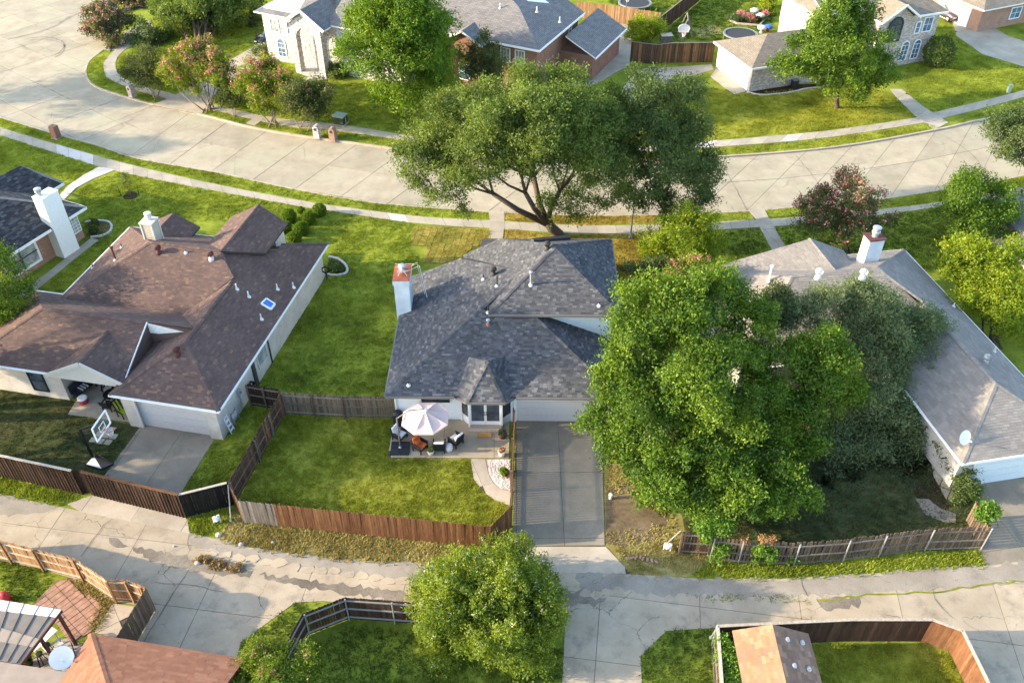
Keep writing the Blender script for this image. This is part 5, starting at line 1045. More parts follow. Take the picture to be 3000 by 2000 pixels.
trim(th_, 'fascia', 'white_paint', [(T(0, -0.03, z0 - 0.08), T(12, -0.03, z0 - 0.08)), (T(-0.03, 0, z0 - 0.08), T(-0.03, 7.6, z0 - 0.08)), (T(14.9, 0.27, 5.3), T(17.4, 0.27, 6.85)), (T(17.4, 0.27, 6.85), T(19.6, 0.27, 5.4)), (T(19.6, 0.87, 5.3), T(23.6, 0.87, 5.3))], 0.08, 0.2)
window(th_, T, 17.2, 0.86, 3.0, 1.6, 1.7, 's', 'trim_dark', 'glass', 2, 2, 0.16, True); window(th_, T, 21.6, 1.2, 3.4, 1.1, 1.5, 's', 'white_paint', 'glass_sky', 2, 2, 0.1); window(th_, T, 20.3, 1.1, 3.4, 0.6, 1.2, 's', 'white_paint', 'glass_sky', 1, 2, 0.1)
for u in (19.4, 20.9): window(th_, T, u, 1.1, 0.6, 0.9, 1.6, 's', 'white_paint', 'glass_sky', 2, 3, 0.1, True)
window(th_, T, 4.0, 0.5, 0.7, 1.1, 1.2, 's', 'cream_paint', 'glass_pale', 1, 2, 0.08)
# brick house in the far right corner
K = Frame((54.0, 101.0), 24); kh = thing('house', 'brick garage front at the upper right corner of the picture', 'house', K(5, 4, 0))
walls(kh, K, [(0, 0), (12, 0), (12, 8), (0, 8)], 0, 2.7, 'brick_red_pale'); far_roof(kh, [[K(-0.5, -0.5, 2.7), K(12.5, -0.5, 2.7), K(8.3, 4, 4.8), K(4, 4, 4.8)], [K(-0.5, -0.5, 2.7), K(4, 4, 4.8), K(-0.5, 8.5, 2.7)], [K(-0.5, 8.5, 2.7), K(4, 4, 4.8), K(8.3, 4, 4.8), K(12.5, 8.5, 2.7)]], 'roof_far_tan')
panel_door(kh, K, -0.03, 4, 5, 2.2, 'w', 'white_paint', 4); window(kh, K, 5.5, 0, 0.8, 1.6, 1.3, 's', 'white_paint', 'glass_sky', 2, 2, 0.1)
# roof at the right edge behind the yellow-green shrub
N_ = Frame((39.5, 48.5), 20); nh = thing('house', 'house with dark grey roof at the right edge behind the yellow green shrub', 'house', N_(6, 5, 0))
walls(nh, N_, [(0.5, 0.5), (11, 0.5), (11, 10), (0.5, 10)], 0, 2.6, 'brick_cream'); far_roof(nh, [[N_(0, 0, 2.7), N_(11.5, 0, 2.7), N_(6.5, 5.2, 5.0), N_(5.2, 5.2, 5.0)], [N_(0, 0, 2.7), N_(5.2, 5.2, 5.0), N_(0, 10.5, 2.7)], [N_(0, 10.5, 2.7), N_(5.2, 5.2, 5), N_(6.5, 5.2, 5), N_(11.5, 10.5, 2.7)]], 'roof_far_grey', fascia='gutter_grey')

# ================================================================== house, patio cover and pavers at the lower left
S_ = Frame((-18.84, 21.54), -9.8)
sh = thing('house', 'house with salmon shingle hip roof at the lower left corner', 'house', S_(4, -4, 0))
roof(sh, [[S_(0, 0, 2.7), S_(7.3, 0, 2.7), S_(7.3, -4.5, 4.75), S_(4.5, -4.5, 4.75)], [S_(0, 0, 2.7), S_(4.5, -4.5, 4.75), S_(4.5, -9, 4.75), S_(0, -9, 2.7)]], 'shingle_salmon', 0.36, 0.17, 300, caps=[(S_(0, 0, 2.7), S_(4.5, -4.5, 4.75))], deck='maroon', spread=0.2)
walls(sh, S_, [(0.4, -0.4), (6.9, -0.4), (6.9, -9), (0.4, -9)], 0, 2.6, 'brick_red_pale')
fl = MB(); q = GS([(-160, 1912), (60, 1946), (207, 1969), (185, 2010), (150, 2080), (-160, 2080)], 2.62); fl.slab(q, 0.14); fl.build('flat_roof', 'flat_roof', sh)
MB().prism([q[0] + Vector((0, -0.4, 0)), q[1] + Vector((0.1, -0.4, 0)), q[2] + Vector((-0.3, -0.4, 0)), q[4], q[5]], 0, 2.5).build('wall', 'brick_red_pale', sh, uv=True)
cov = thing('patio_cover', 'grey sheet metal patio cover with white coated strip at lower left', 'patio cover', G(60, 1900))
C0 = [G(-120, 1738, 2.75), G(180, 1786, 2.75), G(60, 1944, 2.6), G(-120, 1915, 2.6)]
MB().slab(C0, 0.07).build('sheet', 'metal_roof', cov)
for k in range(7):
    t = (k + 0.5) / 7; a = C0[0].lerp(C0[1], t); b = C0[3].lerp(C0[2], t); MB().beam(a + Vector((0, 0, 0.02)), b + Vector((0, 0, 0.02)), 0.05, 0.05).build('seam', 'metal_roof', cov)
e = 0.03; up = Vector((0, 0, e))
MB().slab([C0[0] + up, C0[1] + up, C0[1].lerp(C0[2], 0.14) + up, C0[0].lerp(C0[1], 0.62).lerp(C0[3].lerp(C0[2], 0.62), 0.17) + up, C0[0].lerp(C0[3], 0.2) + up], 0.03).build('white_coating', 'coating_white', cov)
MB().slab([C0[3].lerp(C0[0], 0.62) + up, C0[2].lerp(C0[1], 0.45) + up * 0.8, C0[2].lerp(C0[1], 0.3) + up, C0[3].lerp(C0[0], 0.3) + up], 0.02).build('roofing_felt', 'flat_roof', cov)
trim(cov, 'edge_board', 'maroon', [(C0[1] - up * 2, C0[2] - up * 2), (C0[0] - up * 2, C0[1] - up * 2)], 0.06, 0.16)
for f in (0.05, 0.5, 0.95):
    p = C0[1].lerp(C0[2], f); MB().box((p.x - 0.1, p.y, p.z / 2 - 0.05), (0.12, 0.12, p.z - 0.1), S_.ang).build('post', 'maroon', cov)
pv = tag(MB().prism(GS([(100, 1770), (165, 1700), (215, 1690), (330, 1765), (275, 1850), (205, 1885), (170, 1830)]), -0.05, 0.012).build('paving', 'dirt'), kind='structure')
grid_slabs('paver', pv, GS([(100, 1770), (165, 1700), (215, 1700), (300, 1775), (268, 1850), (205, 1885), (170, 1830)]), 50, 0.62, 0.31, -0.04, 0.05, 'paver', 0.03, jitter=0.012, minarea=0.05)
fs = tag(MB().prism(GS([(60, 1950), (190, 1870), (250, 1890), (200, 1968)]), -0.05, 0.012).build('paving', 'subgrade'), kind='structure')
grid_slabs('flagstone', fs, GS([(60, 1950), (190, 1870), (250, 1890), (200, 1968)]), 35, 0.75, 0.6, -0.04, 0.05, 'flagstone', 0.05, minarea=0.05)
paved('path', [(330, 1768), (395, 1776), (340, 1868), (278, 1852)], 35, 1.6, 1.2, 'drive_pale', 0.03)
dish('large white satellite dish beside the salmon roof at lower left', G(192, 1945, 2.2), rad(-50), 0.5, 48)

# ------------------------------------------------------------------ shed
R0, R1 = G(2263, 1828, 2.75), G(2304, 2000, 2.75); dr = (R1 - R0).normalized()
EL0, ER0 = G(2145, 1846, 2.05), G(2368, 1855, 2.05)
R0 = R0 - dr * 0.0; R1 = R0 + dr * 4.2; EL1 = EL0 + dr * 4.2; ER1 = ER0 + dr * 4.2
shed = thing('shed', 'garden shed with orange brown shingle gable roof at lower right', 'shed', (R0 + R1) / 2 - Vector((0, 0, 2.75)))
roof(shed, [[EL0, EL1, R1, R0]], 'shingle_shed', 0.34, 0.17, 250, th=0.06, spread=0.2)
m_shingle('shingle_shed_shade', [(0, (0.20, 0.12, 0.085)), (0.8, (0.25, 0.155, 0.105)), (1.0, (0.31, 0.20, 0.135))])  # same shingles darkened: shade put into the slope facing away from the sun
roof(shed, [[ER0, ER1, R1, R0]], 'shingle_shed_shade', 0.34, 0.17, 150, th=0.06, spread=0.2)
Wl = lambda p: Vector((p.x, p.y, 0))
sx = (ER0 - EL0); sx.z = 0; sx.normalize()
MB().prism([Wl(EL0) + sx * 0.25 + dr * 0.15, Wl(ER0) - sx * 0.25 + dr * 0.15, Wl(ER1) - sx * 0.25, Wl(EL1) + sx * 0.25], 0, 2.05).build('wall', 'white_paint', shed)
MB().add([EL0 + sx * 0.25 + dr * 0.15, ER0 - sx * 0.25 + dr * 0.15, R0 + dr * 0.15 - Vector((0, 0, 0.06))], [(0, 1, 2)]).build('gable_wall', 'white_paint', shed)
for px_, py_ in ((2306, 1873), (2350, 1882), (2326, 1949), (2369, 1959)): pipe_vent(shed, at_roof([ER0, ER1, R1], px_, py_), 0.1, 0.05, 'galv', 'galv')

# ================================================================== fences
PK = {}
def picket_mesh(mat, w, h, t=0.02, ear=True):
    k = (mat, round(w, 3), round(h, 2), t, ear)
    if k not in PK:
        x = w / 2; e = 0.035 if ear else 0.0; y = t / 2
        prof = [(-x, 0), (x, 0), (x, h - e), (x - e, h), (-x + e, h), (-x, h - e)] if ear else [(-x, 0), (x, 0), (x, h), (-x, h)]
        n = len(prof); m = MB(); vs = [(a, -y, b) for a, b in prof] + [(a, y, b) for a, b in prof]
        m.add(vs, [tuple(range(n)), tuple(reversed(range(n, 2 * n)))] + [((i + 1) % n, i, i + n, (i + 1) % n + n) for i in range(n)])
        PK[k] = m.mesh('picket', mat)
    return PK[k]
def fence(label, pts, h, mats, side=1, pw=0.14, gap=0.012, post='wood_aged', rail='wood_aged', every=2.4, ear=True, cap=None, post_h=None, batten=None, rails=(0.25, 0.95, 1.6), tilt=0.010, name='fence', posts=True, hj=0.02, post_r=None):
    """a board fence: every picket, post and rail is a part; side = +1 puts rails and posts to the left of the walking direction"""
    P = [Vector((p[0], p[1], 0)) for p in pts]; c = sum(P, Vector((0, 0, 0))) / len(P)
    root = thing(name, label, 'fence', c); rnd = random.Random(int(abs(c.x * 31 + c.y * 17)) + len(pts)); total = sum((P[i + 1] - P[i]).length for i in range(len(P) - 1)); run = 0
    for i in range(len(P) - 1):
        a, b = P[i], P[i + 1]; L = (b - a).length; d = (b - a).normalized(); n = Vector((-d.y, d.x, 0)) * side; ang = math.atan2(d.y, d.x)
        k = max(1, int(round(L / (pw + gap)))); st = L / k
        for j in range(k):
            s = (j + 0.5) * st; f = (run + s) / total
            mat = mats if isinstance(mats, str) else [m for lim, m in mats if f <= lim][0]
            o = put('picket', picket_mesh(mat, pw, h, 0.02, ear), root); p = a + d * s
            o.matrix_basis = Matrix.Translation(p + Vector((0, 0, 0.03 + rnd.uniform(-hj, hj)))) @ Matrix.Rotation(ang, 4, 'Z') @ Matrix.Rotation(rnd.uniform(-tilt, tilt), 4, 'Y') @ Matrix.Rotation(rnd.uniform(-tilt, tilt), 4, 'X')
            if batten and j % batten[0] == 0:
                o = put('batten', picket_mesh(batten[1], 0.05, h, 0.03, False), root); o.matrix_basis = Matrix.Translation(p - n * 0.026 + d * st / 2 + Vector((0, 0, 0.03))) @ Matrix.Rotation(ang, 4, 'Z')
        for z in rails: MB().beam(a + n * 0.032 + Vector((0, 0, z * h / 1.8)), b + n * 0.032 + Vector((0, 0, z * h / 1.8)), 0.04, 0.085).build('rail', rail, root)
        if cap: MB().beam(a + Vector((0, 0, h + 0.06)), b + Vector((0, 0, h + 0.06)), 0.14, 0.035).build('cap_board', cap, root)
        if posts:
            m = max(1, int(round(L / every)))
            for j in range(m + (1 if i == len(P) - 2 else 0)):
                p = a + d * (L * j / m) + n * 0.10; hh = post_h or h
                if post_r: MB().tube([p, p + Vector((0, 0, hh))], post_r, 8).build('post', post, root)
                else: MB().box(p + Vector((0, 0, hh / 2)), (0.09, 0.09, hh), ang).build('post', post, root)
        run += L
    return root
def TP(pts, h): return [G(x, y, h) for x, y in pts]
fence('brown wooden picket fence along the alley behind the grey roofed house', TP([(695, 1466), (1435, 1542), (1499, 1480)], 1.83), 1.8, [(0.13, 'wood_grey'), (1.01, 'wood_brown')], side=1, gap=0.010)
fence('brown picket fence with open gaps between the patio and the driveway', TP([(1499, 1480), (1509, 1195)], 1.83), 1.8, 'wood_brown', side=1, gap=0.045, pw=0.12, tilt=0.004)
fence('weathered side fence with posts between the brown roofed house and the back lawn', TP([(695, 1464), (668, 1412), (740, 1289), (821, 1149)], 1.83), 1.8, 'wood_mixed', side=-1, gap=0.02, post='wood_grey')
fence('short weathered fence with rails between side fence and white house wall', TP([(823, 1149), (1000, 1159), (1149, 1161)], 1.83), 1.8, 'wood_aged', side=-1, post='wood_aged', rail='wood_grey')
fence('dark wooden gate panel between brown roofed house and the side fence', TP([(722, 1124), (818, 1140)], 1.83), 1.8, 'wood_dark', side=-1, post='wood_aged', rail='wood_grey', every=1.2)
fence('dark brown batten fence along the alley at the left edge', TP([(-160, 1300), (0, 1334), (208, 1378)], 1.95), 1.9, 'wood_dark', side=1, pw=0.2, gap=0.005, ear=False, batten=(1, 'wood_dark'), cap='wood_pale', rail='wood_dark', post='wood_dark')
fence('dark brown batten fence across the driveway of the brown roofed house', TP([(236, 1381), (521, 1449)], 1.95), 1.9, 'wood_dark', side=1, pw=0.2, gap=0.005, ear=False, batten=(1, 'wood_dark'), cap='wood_brown', rail='wood_dark', post='wood_dark')
fence('narrow recessed dark fence panel beside the tall gate post', TP([(212, 1377), (236, 1381)], 1.8), 1.8, 'wood_dark', side=1, ear=False, posts=True, post='wood_dark', rail='wood_dark')
fence('black fence panel with pale top rail joining the two alley fences', TP([(521, 1449), (664, 1414)], 1.9), 1.85, 'wood_black', side=1, ear=False, cap='wood_pale', rail='wood_black', post='wood_black', gap=0.004)
fence('honey coloured fence with pale rails around the lower left yard', TP([(-120, 1552), (0, 1582), (96, 1605), (217, 1635), (312, 1697), (368, 1697), (414, 1714), (427, 1720)], 1.83), 1.8, 'wood_honey', side=-1, post='wood_honey', rail='wood_pale')
fence('weathered grey brown fence running down beside the concrete drive', TP([(427, 1720), (340, 1866)], 1.83), 1.8, 'wood_aged', side=-1, post='wood_honey')
fence('dark fence with metal rails behind the white flowering tree', TP([(1290, 1768), (1008, 1749), (885, 1797), (825, 1906), (780, 2010)], 1.83), 1.8, 'wood_dark', side=1, post='galv', rail='galv', post_r=0.035, tilt=0.003, gap=0.002)
fence('dark brown fence with pale cap enclosing the shed yard', TP([(2118, 2040), (2103, 1833), (2496, 1814), (2732, 1814)], 1.86), 1.8, 'wood_dark', side=1, post='galv', rail='wood_grey', cap='wood_pale', pw=0.16, gap=0.003, tilt=0.003, post_r=0.03)
fence('sunlit honey brown fence bending down the right side of the shed yard', TP([(2732, 1814), (2821, 1846), (2897, 2000), (2940, 2085)], 1.86), 1.8, 'wood_brown', side=1, post='galv', rail='wood_grey', cap='wood_pale', pw=0.16, gap=0.003, tilt=0.003, post_r=0.03)
fence('leaning weathered grey fence with metal posts on the right along the alley', TP([(2095, 1572), (2179, 1582), (2344, 1589), (2491, 1578), (2598, 1564), (2737, 1547), (2906, 1542)], 1.8), 1.78, 'wood_aged', side=-1, gap=0.06, pw=0.13, post='galv', rail='wood_grey', post_r=0.04, tilt=0.02, rails=(0.12, 0.75, 1.5))
fence('grey fence running up beside the driveway of the tan roofed house', TP([(2906, 1542), (2862, 1460)], 1.8), 1.5, 'wood_aged', side=-1, gap=0.05)
fence('short dark fence piece behind the vines right of the dirt patch', TP([(2000, 1556), (2088, 1562)], 1.8), 1.75, 'wood_mixed', side=-1, gap=0.02, rail='wood_grey')
fence('tall dark stained plank fence with cap beside the far garage', TP([(1851, 123), (1928, 132), (1964, 127), (2095, 125)], 2.2), 2.15, 'wood_mixed', side=1, cap='wood_grey', ear=False, pw=0.16)
fence('long dark fence receding between the two far back yards', TP([(1925, 58), (1999, 0), (2060, -48)], 2.0), 1.95, 'wood_dark', side=1, ear=False, cap='wood_grey')
fence('light brown fence in front of the far trampoline', TP([(1690, 2), (1780, 14), (1938, 37)], 2.0), 1.95, 'wood_honey', side=1, pw=0.16)
# diagonal brace posts of galvanised pipe
def brace(label, a, b, r=0.035):
    t = thing('brace_pole', label, 'pole', Vector((a.x, a.y, 0))); MB().tube([a, b], r, 8).build('pipe', 'galv', t); MB().lathe(Vector((a.x, a.y, 0.0)), [(0.09, 0), (0.07, 0.12), (0.04, 0.16)], 10).build('foot', 'walk_new', t)
brace('pale metal pole standing in the weeds at the fence corner', G(677, 1528), G(668, 1420, 1.8)); brace('slanting metal pole at the lower right of the dirt patch', G(1950, 1595), G(1995, 1553, 1.5)); brace('slanting metal pole beside the shed fence corner', G(2082, 1868), G(2104, 1832, 1.8))

# ================================================================== trees and shrubs
def leaf_mesh(name, mat, lobes, n_clump, per, leaf, clump, seed, inner=0.3, droop=0.0, low=-0.55, aspect=0.5):
    """a crown of single leaves: sprays of leaves set over the surface and through the outer depth of every lobe"""
    r = np.random.default_rng(seed); C = np.array([np.array(l[0]) for l in lobes]); RR = np.array([l[1] for l in lobes], float)
    w = (RR[:, 0] * RR[:, 1] + RR[:, 0] * RR[:, 2] + RR[:, 1] * RR[:, 2]); w /= w.sum()
    keep_p = []; keep_n = []; keep_l = []; lt = r.random(len(lobes)); tries = 0; need = n_clump
    while need > 0 and tries < 12:
        k = r.choice(len(lobes), size=need * 2, p=w); d = r.normal(size=(need * 2, 3)); d /= np.linalg.norm(d, axis=1)[:, None]
        f = 1 - inner * r.random(need * 2) ** 1.6 + np.abs(r.normal(0, 0.10, need * 2))
        p = C[k] + d * RR[k] * f[:, None]
        ok = d[:, 2] > low + 0.25 * r.random(need * 2)
        for j in range(len(lobes)):
            e = (p - C[j]) / RR[j]; dd = np.linalg.norm(e, axis=1); ok &= ~((dd < 0.62) & (k != j))
        keep_l.append(k[ok][:need]); p = p[ok][:need]; d = d[ok][:need]; keep_p.append(p); keep_n.append(d); need -= len(p); tries += 1
    P = np.vstack(keep_p); N = np.vstack(keep_n); n = len(P)
    tw = N * 0.8 + np.array([0, 0, 0.45 - droop]) + r.normal(0, 0.45, (n, 3)); tw /= np.linalg.norm(tw, axis=1)[:, None]
    crand = 0.7 * lt[np.concatenate(keep_l)] + 0.3 * r.random(n)
    ci = np.repeat(np.arange(n), per); m = len(ci)
    t = r.uniform(-0.6, 1.0, m); off = r.normal(0, 0.38, (m, 3)) * (1.1 - 0.5 * np.clip(t, 0, 1))[:, None]
    c = P[ci] + (tw[ci] * t[:, None] + off) * clump * r.uniform(0.7, 1.3, n)[ci][:, None]
    c[:, 2] -= droop * clump * np.clip(t, 0, 1) ** 2 * 0.6
    ld = tw[ci] * 0.5 + r.normal(0, 0.6, (m, 3)); ld[:, 2] -= droop * 0.4; ld /= np.linalg.norm(ld, axis=1)[:, None]
    ln = N[ci] * 0.7 + np.array([0, 0, 0.5]) + r.normal(0, 0.55, (m, 3)); s = np.cross(ld, ln); s /= (np.linalg.norm(s, axis=1)[:, None] + 1e-9)
    L = leaf * r.uniform(0.65, 1.35, m)[:, None]
    v = np.empty((m, 4, 3)); v[:, 0] = c - ld * L / 2; v[:, 1] = c + s * L * aspect / 2; v[:, 2] = c + ld * L / 2; v[:, 3] = c - s * L * aspect / 2
    v[:, :, 2] = np.maximum(v[:, :, 2], 0.03)
    me = bpy.data.meshes.new(name); me.vertices.add(m * 4); me.vertices.foreach_set('co', v.reshape(-1)); me.loops.add(m * 4); me.polygons.add(m)
    me.loops.foreach_set('vertex_index', np.arange(m * 4, dtype=np.int32)); me.polygons.foreach_set('loop_start', np.arange(0, m * 4, 4, dtype=np.int32)); me.polygons.foreach_set('loop_total', np.full(m, 4, dtype=np.int32))
    me.update(calc_edges=True); me.materials.append(MATS[mat])
    a = me.attributes.new('rnd', 'FLOAT', 'FACE'); a.data.foreach_set('value', np.clip(0.68 * crand[ci] + 0.32 * r.random(m), 0, 1).astype(np.float32))
    return me, P, N
def sub_lobes(c, R, k, f, seed, low=-0.35):
    """lumps over a big ellipsoid, for an uneven outline"""
    r = random.Random(seed); out = [(Vector(c), tuple(x * 0.78 for x in R))]
    for i in range(k):
        while True:
            d = Vector((r.gauss(0, 1), r.gauss(0, 1), r.gauss(0, 1))).normalized()
            if d.z > low: break
        s = f * r.uniform(0.7, 1.3); out.append((Vector(c) + Vector((d.x * R[0] * 0.72, d.y * R[1] * 0.72, d.z * R[2] * 0.72)), (R[0] * s, R[1] * s, R[2] * s * 1.05)))
    return out
def limbs(base, lobes, r0, fork, seed, multi=1, kids=2, bend=0.15):
    rnd = random.Random(seed); m = MB(); base = Vector(base)
    top = Vector((0, 0, 0)); 
    for c, R in lobes: top += Vector(c)
    top /= len(lobes); f = base.lerp(Vector((top.x, top.y, base.z)), 0.25) + Vector((0, 0, fork))
    if multi == 1:
        m.tube([base - Vector((0, 0, 0.1)), base + Vector((0, 0, 0.15)), base.lerp(f, 0.5) + Vector((rnd.uniform(-.1, .1), rnd.uniform(-.1, .1), 0)), f], [r0 * 1.5, r0 * 1.1, r0 * 0.95, r0 * 0.85], 10)
    if multi == 1:
        # a few big limbs that divide towards the lumps of the crown
        order = sorted(lobes, key=lambda l: math.atan2(l[0].y - f.y, l[0].x - f.x)); k = max(2, round(len(order) / 4))
        groups = [order[int(len(order) * i / k):int(len(order) * (i + 1) / k)] for i in range(k)]
    else: groups = [[l] for l in lobes]
    for grp in groups:
        cen = Vector((0, 0, 0))
        for c, R in grp: cen += Vector(c) - Vector((0, 0, R[2] * 0.4))
        cen /= len(grp); s = f if multi == 1 else base + Vector((rnd.uniform(-.15, .15) * multi, rnd.uniform(-.15, .15) * multi, -0.05))
        if multi == 1:
            j = s.lerp(cen, rnd.uniform(0.38, 0.55)) + Vector((rnd.uniform(-.3, .3), rnd.uniform(-.3, .3), -0.06 * (cen - s).length)); rr = r0 * rnd.uniform(0.45, 0.62)
            q = s.lerp(j, 0.5) + Vector((rnd.uniform(-1, 1), rnd.uniform(-1, 1), -0.6)) * 0.06 * (j - s).length
            m.tube([s - Vector((0, 0, 0.2)), q, j], [rr * 1.15, rr * 0.9, rr * 0.75], 8)
        else: j = s; rr = r0 * rnd.uniform(0.8, 1.1)
        for c, R in grp:
            c = Vector(c); mid = j.lerp(c, 0.5) + Vector((rnd.uniform(-1, 1), rnd.uniform(-1, 1), rnd.uniform(-0.5, 0.3))) * bend * (c - j).length * 0.6
            r2 = rr * (0.55 if multi == 1 else 1.0) * rnd.uniform(0.7, 1.1)
            m.tube([j, j.lerp(mid, 0.5) + Vector((rnd.uniform(-.1, .1), rnd.uniform(-.1, .1), 0)) * (mid - j).length, mid, mid.lerp(c, 0.6), c], [r2, r2 * 0.8, r2 * 0.6, r2 * 0.4, r2 * 0.15], 7)
            for k_ in range(kids):
                e = c + Vector((rnd.uniform(-1, 1) * R[0], rnd.uniform(-1, 1) * R[1], rnd.uniform(-0.3, 0.9) * R[2])) * 0.75
                m.tube([mid, mid.lerp(e, 0.5) + Vector((0, 0, 0.1 * R[2])), e], [r2 * 0.45, r2 * 0.28, r2 * 0.06], 6)
    return m
def plant(name, label, cat, base, lobes, leafmat, n, per, leaf, clump, seed, trunk=0.2, fork=1.5, bark='bark', multi=1, bloom=None, kids=2, group=None, inner=0.3, droop=0.0, low=-0.55, limb_lobes=None, stem='trunk', aspect=0.5):
    base = Vector(base); t = thing(name, label, cat, base, group)
    big = lobes
    if n > 300 and name != 'boxwood':
        # break every lump of the crown into smaller tufts with gaps between them
        rg = random.Random(seed * 3 + 1); lobes = []
        for c, R in big:
            k = 9 if R[0] > 1.1 else 6
            for i in range(k):
                while True:
                    d = Vector((rg.gauss(0, 1), rg.gauss(0, 1), rg.gauss(0.25, 1))).normalized()
                    if d.z > -0.65: break
                f = rg.uniform(0.6, 1.1); s = rg.uniform(0.28, 0.46); lobes.append((Vector(c) + Vector((d.x * R[0], d.y * R[1], d.z * R[2])) * f, (R[0] * s * 1.1, R[1] * s * 1.1, R[2] * s * 0.85)))
        n, per, clump, inner, leaf = int(n * 0.68), int(per * 2.0), clump * 0.95, 0.55, leaf * 0.82
    if trunk: limbs(base, limb_lobes or big[:9], trunk, fork, seed, multi, kids).build(stem, bark, t, smooth=True)
    me, P, N = leaf_mesh('crown', leafmat, lobes, n, per, leaf, clump, seed, inner, droop, low, aspect); put('crown', me, t)
    if bloom:
        mat, k, pr, sz = bloom; rng = np.random.default_rng(seed + 5); up = P[:, 2] * 0.25 + N[:, 2] + rng.normal(0, 0.5, len(P)); idx = np.argsort(-up)[:int(len(P) * k)] if len(P) else []
        # flower heads on the outer sprays
        pos_ = P[idx] + N[idx] * clump * 0.45; m = len(pos_)
        ci = np.repeat(np.arange(m), pr); c = pos_[ci] + rng.normal(0, sz * 0.9, (m * pr, 3)); ld = rng.normal(0, 1, (m * pr, 3)); ld /= np.linalg.norm(ld, axis=1)[:, None]; s = np.cross(ld, rng.normal(0, 1, (m * pr, 3))); s /= np.linalg.norm(s, axis=1)[:, None]
        v = np.stack([c - ld * sz * 0.6, c + s * sz * 0.6, c + ld * sz * 0.6, c - s * sz * 0.6], 1).reshape(-1, 3); q = m * pr
        me = bpy.data.meshes.new('blossom'); me.vertices.add(q * 4); me.vertices.foreach_set('co', v.reshape(-1)); me.loops.add(q * 4); me.polygons.add(q)
        me.loops.foreach_set('vertex_index', np.arange(q * 4, dtype=np.int32)); me.polygons.foreach_set('loop_start', np.arange(0, q * 4, 4, dtype=np.int32)); me.polygons.foreach_set('loop_total', np.full(q, 4, dtype=np.int32)); me.update(calc_edges=True)
        me.materials.append(MATS[mat]); a = me.attributes.new('rnd', 'FLOAT', 'FACE'); a.data.foreach_set('value', rng.random(q).astype(np.float32)); put('blossom', me, t)
    return t
def LB(px_, py_, Y, rpx, rz=None, ry=None):
    c = VY(px_, py_, Y); r = rpx / pxm(c); return (c, (r, ry or r, rz or r))
def LZ(px_, py_, z, rpx):
    c = G(px_, py_, z); r = rpx / pxm(c); return (c, (r, r, r))
def bigl(px_, py_, Y, rpx, ry, rz, k, f, seed, low=-0.35):
    c = VY(px_, py_, Y); return sub_lobes(c, (rpx / pxm(c), ry, rz), k, f, seed, low)
# the live oak behind the grey roof
oak = [LB(x, y + (48 if y < 300 else 24 if y < 350 else 0), Y, r * (0.85 if y < 350 else 1.0)) for x, y, Y, r in ((1480, 265, 58, 95), (1585, 240, 60, 95), (1400, 320, 57, 95), (1310, 395, 56, 85), (1262, 480, 55, 68), (1215, 482, 55, 45), (1690, 275, 60, 100), (1560, 330, 54.5, 100), (1470, 395, 53.5, 88), (1390, 450, 54, 80), (1660, 375, 54.5, 95), (1740, 345, 57, 90), (1775, 440, 57.5, 75), (1330, 320, 58, 60), (1610, 425, 52.5, 60), (1535, 430, 53, 55), (1720, 450, 54, 62), (1775, 520, 55, 55), (1300, 560, 54.5, 42), (1350, 530, 53.5, 48), (1440, 480, 54, 42), (1250, 565, 54.5, 28), (1200, 445, 55.5, 38), (1640, 200, 61, 55), (1540, 195, 60.5, 55), (1430, 250, 59, 60), (1260, 420, 56, 60), (1500, 330, 55, 70), (1790, 300, 60, 60), (1810, 390, 59, 55), (1690, 410, 53.5, 60), (1590, 470, 53, 45), (1800, 480, 56.5, 50), (1360, 400, 54.5, 60), (1480, 460, 53.5, 48), (1700, 330, 56, 70), (1640, 300, 56, 70), (1340, 590, 54.5, 34), (1810, 570, 56, 42), (1560, 400, 53, 60), (1430, 400, 54, 55), (1290, 460, 55, 60), (1240, 520, 54.8, 45), (1620, 350, 54, 65), (1540, 270, 58, 75), (1740, 290, 59, 65), (1370, 360, 56, 60), (1750, 500, 54.5, 48), (1400, 510, 53.8, 40), (1530, 490, 53.4, 34), (1650, 490, 53.2, 36))]
oakt = [LB(*a) for a in ((1645, 585, 57, 50), (1660, 640, 57.3, 36), (1750, 610, 56.5, 38))]
plant('oak_tree', 'huge spreading live oak with dark limbs between the grey roof and the street', 'tree', G(1634, 690), oak + oakt, 'leaf_oak', 8200, 16, 0.21, 0.55, 11, trunk=0.42, fork=1.6, kids=3, limb_lobes=oak[:16], inner=0.35)
elm = [LB(*a) for a in ((1900, 300, 60, 70), (1960, 360, 60, 90), (1870, 400, 58.5, 70), (2010, 300, 61, 60), (2040, 420, 59, 70), (1930, 470, 57.5, 85), (2050, 520, 58, 60), (1980, 570, 57.5, 72), (1880, 530, 57.5, 50), (2070, 590, 58, 42), (1920, 610, 58, 48), (1850, 330, 61, 50), (1860, 250, 62, 40), (2085, 470, 59, 32), (2010, 260, 62, 34), (1830, 450, 58.5, 50), (1840, 580, 57.5, 45), (2000, 480, 57.5, 60), (1900, 400, 58, 60), (2090, 550, 58.5, 34), (1930, 250, 62, 42))]
plant('elm_tree', 'dark green elm overlapping the right side of the big oak', 'tree', G(1945, 668), elm, 'leaf_elm', 3000, 16, 0.22, 0.55, 12, trunk=0.22, fork=1.8)
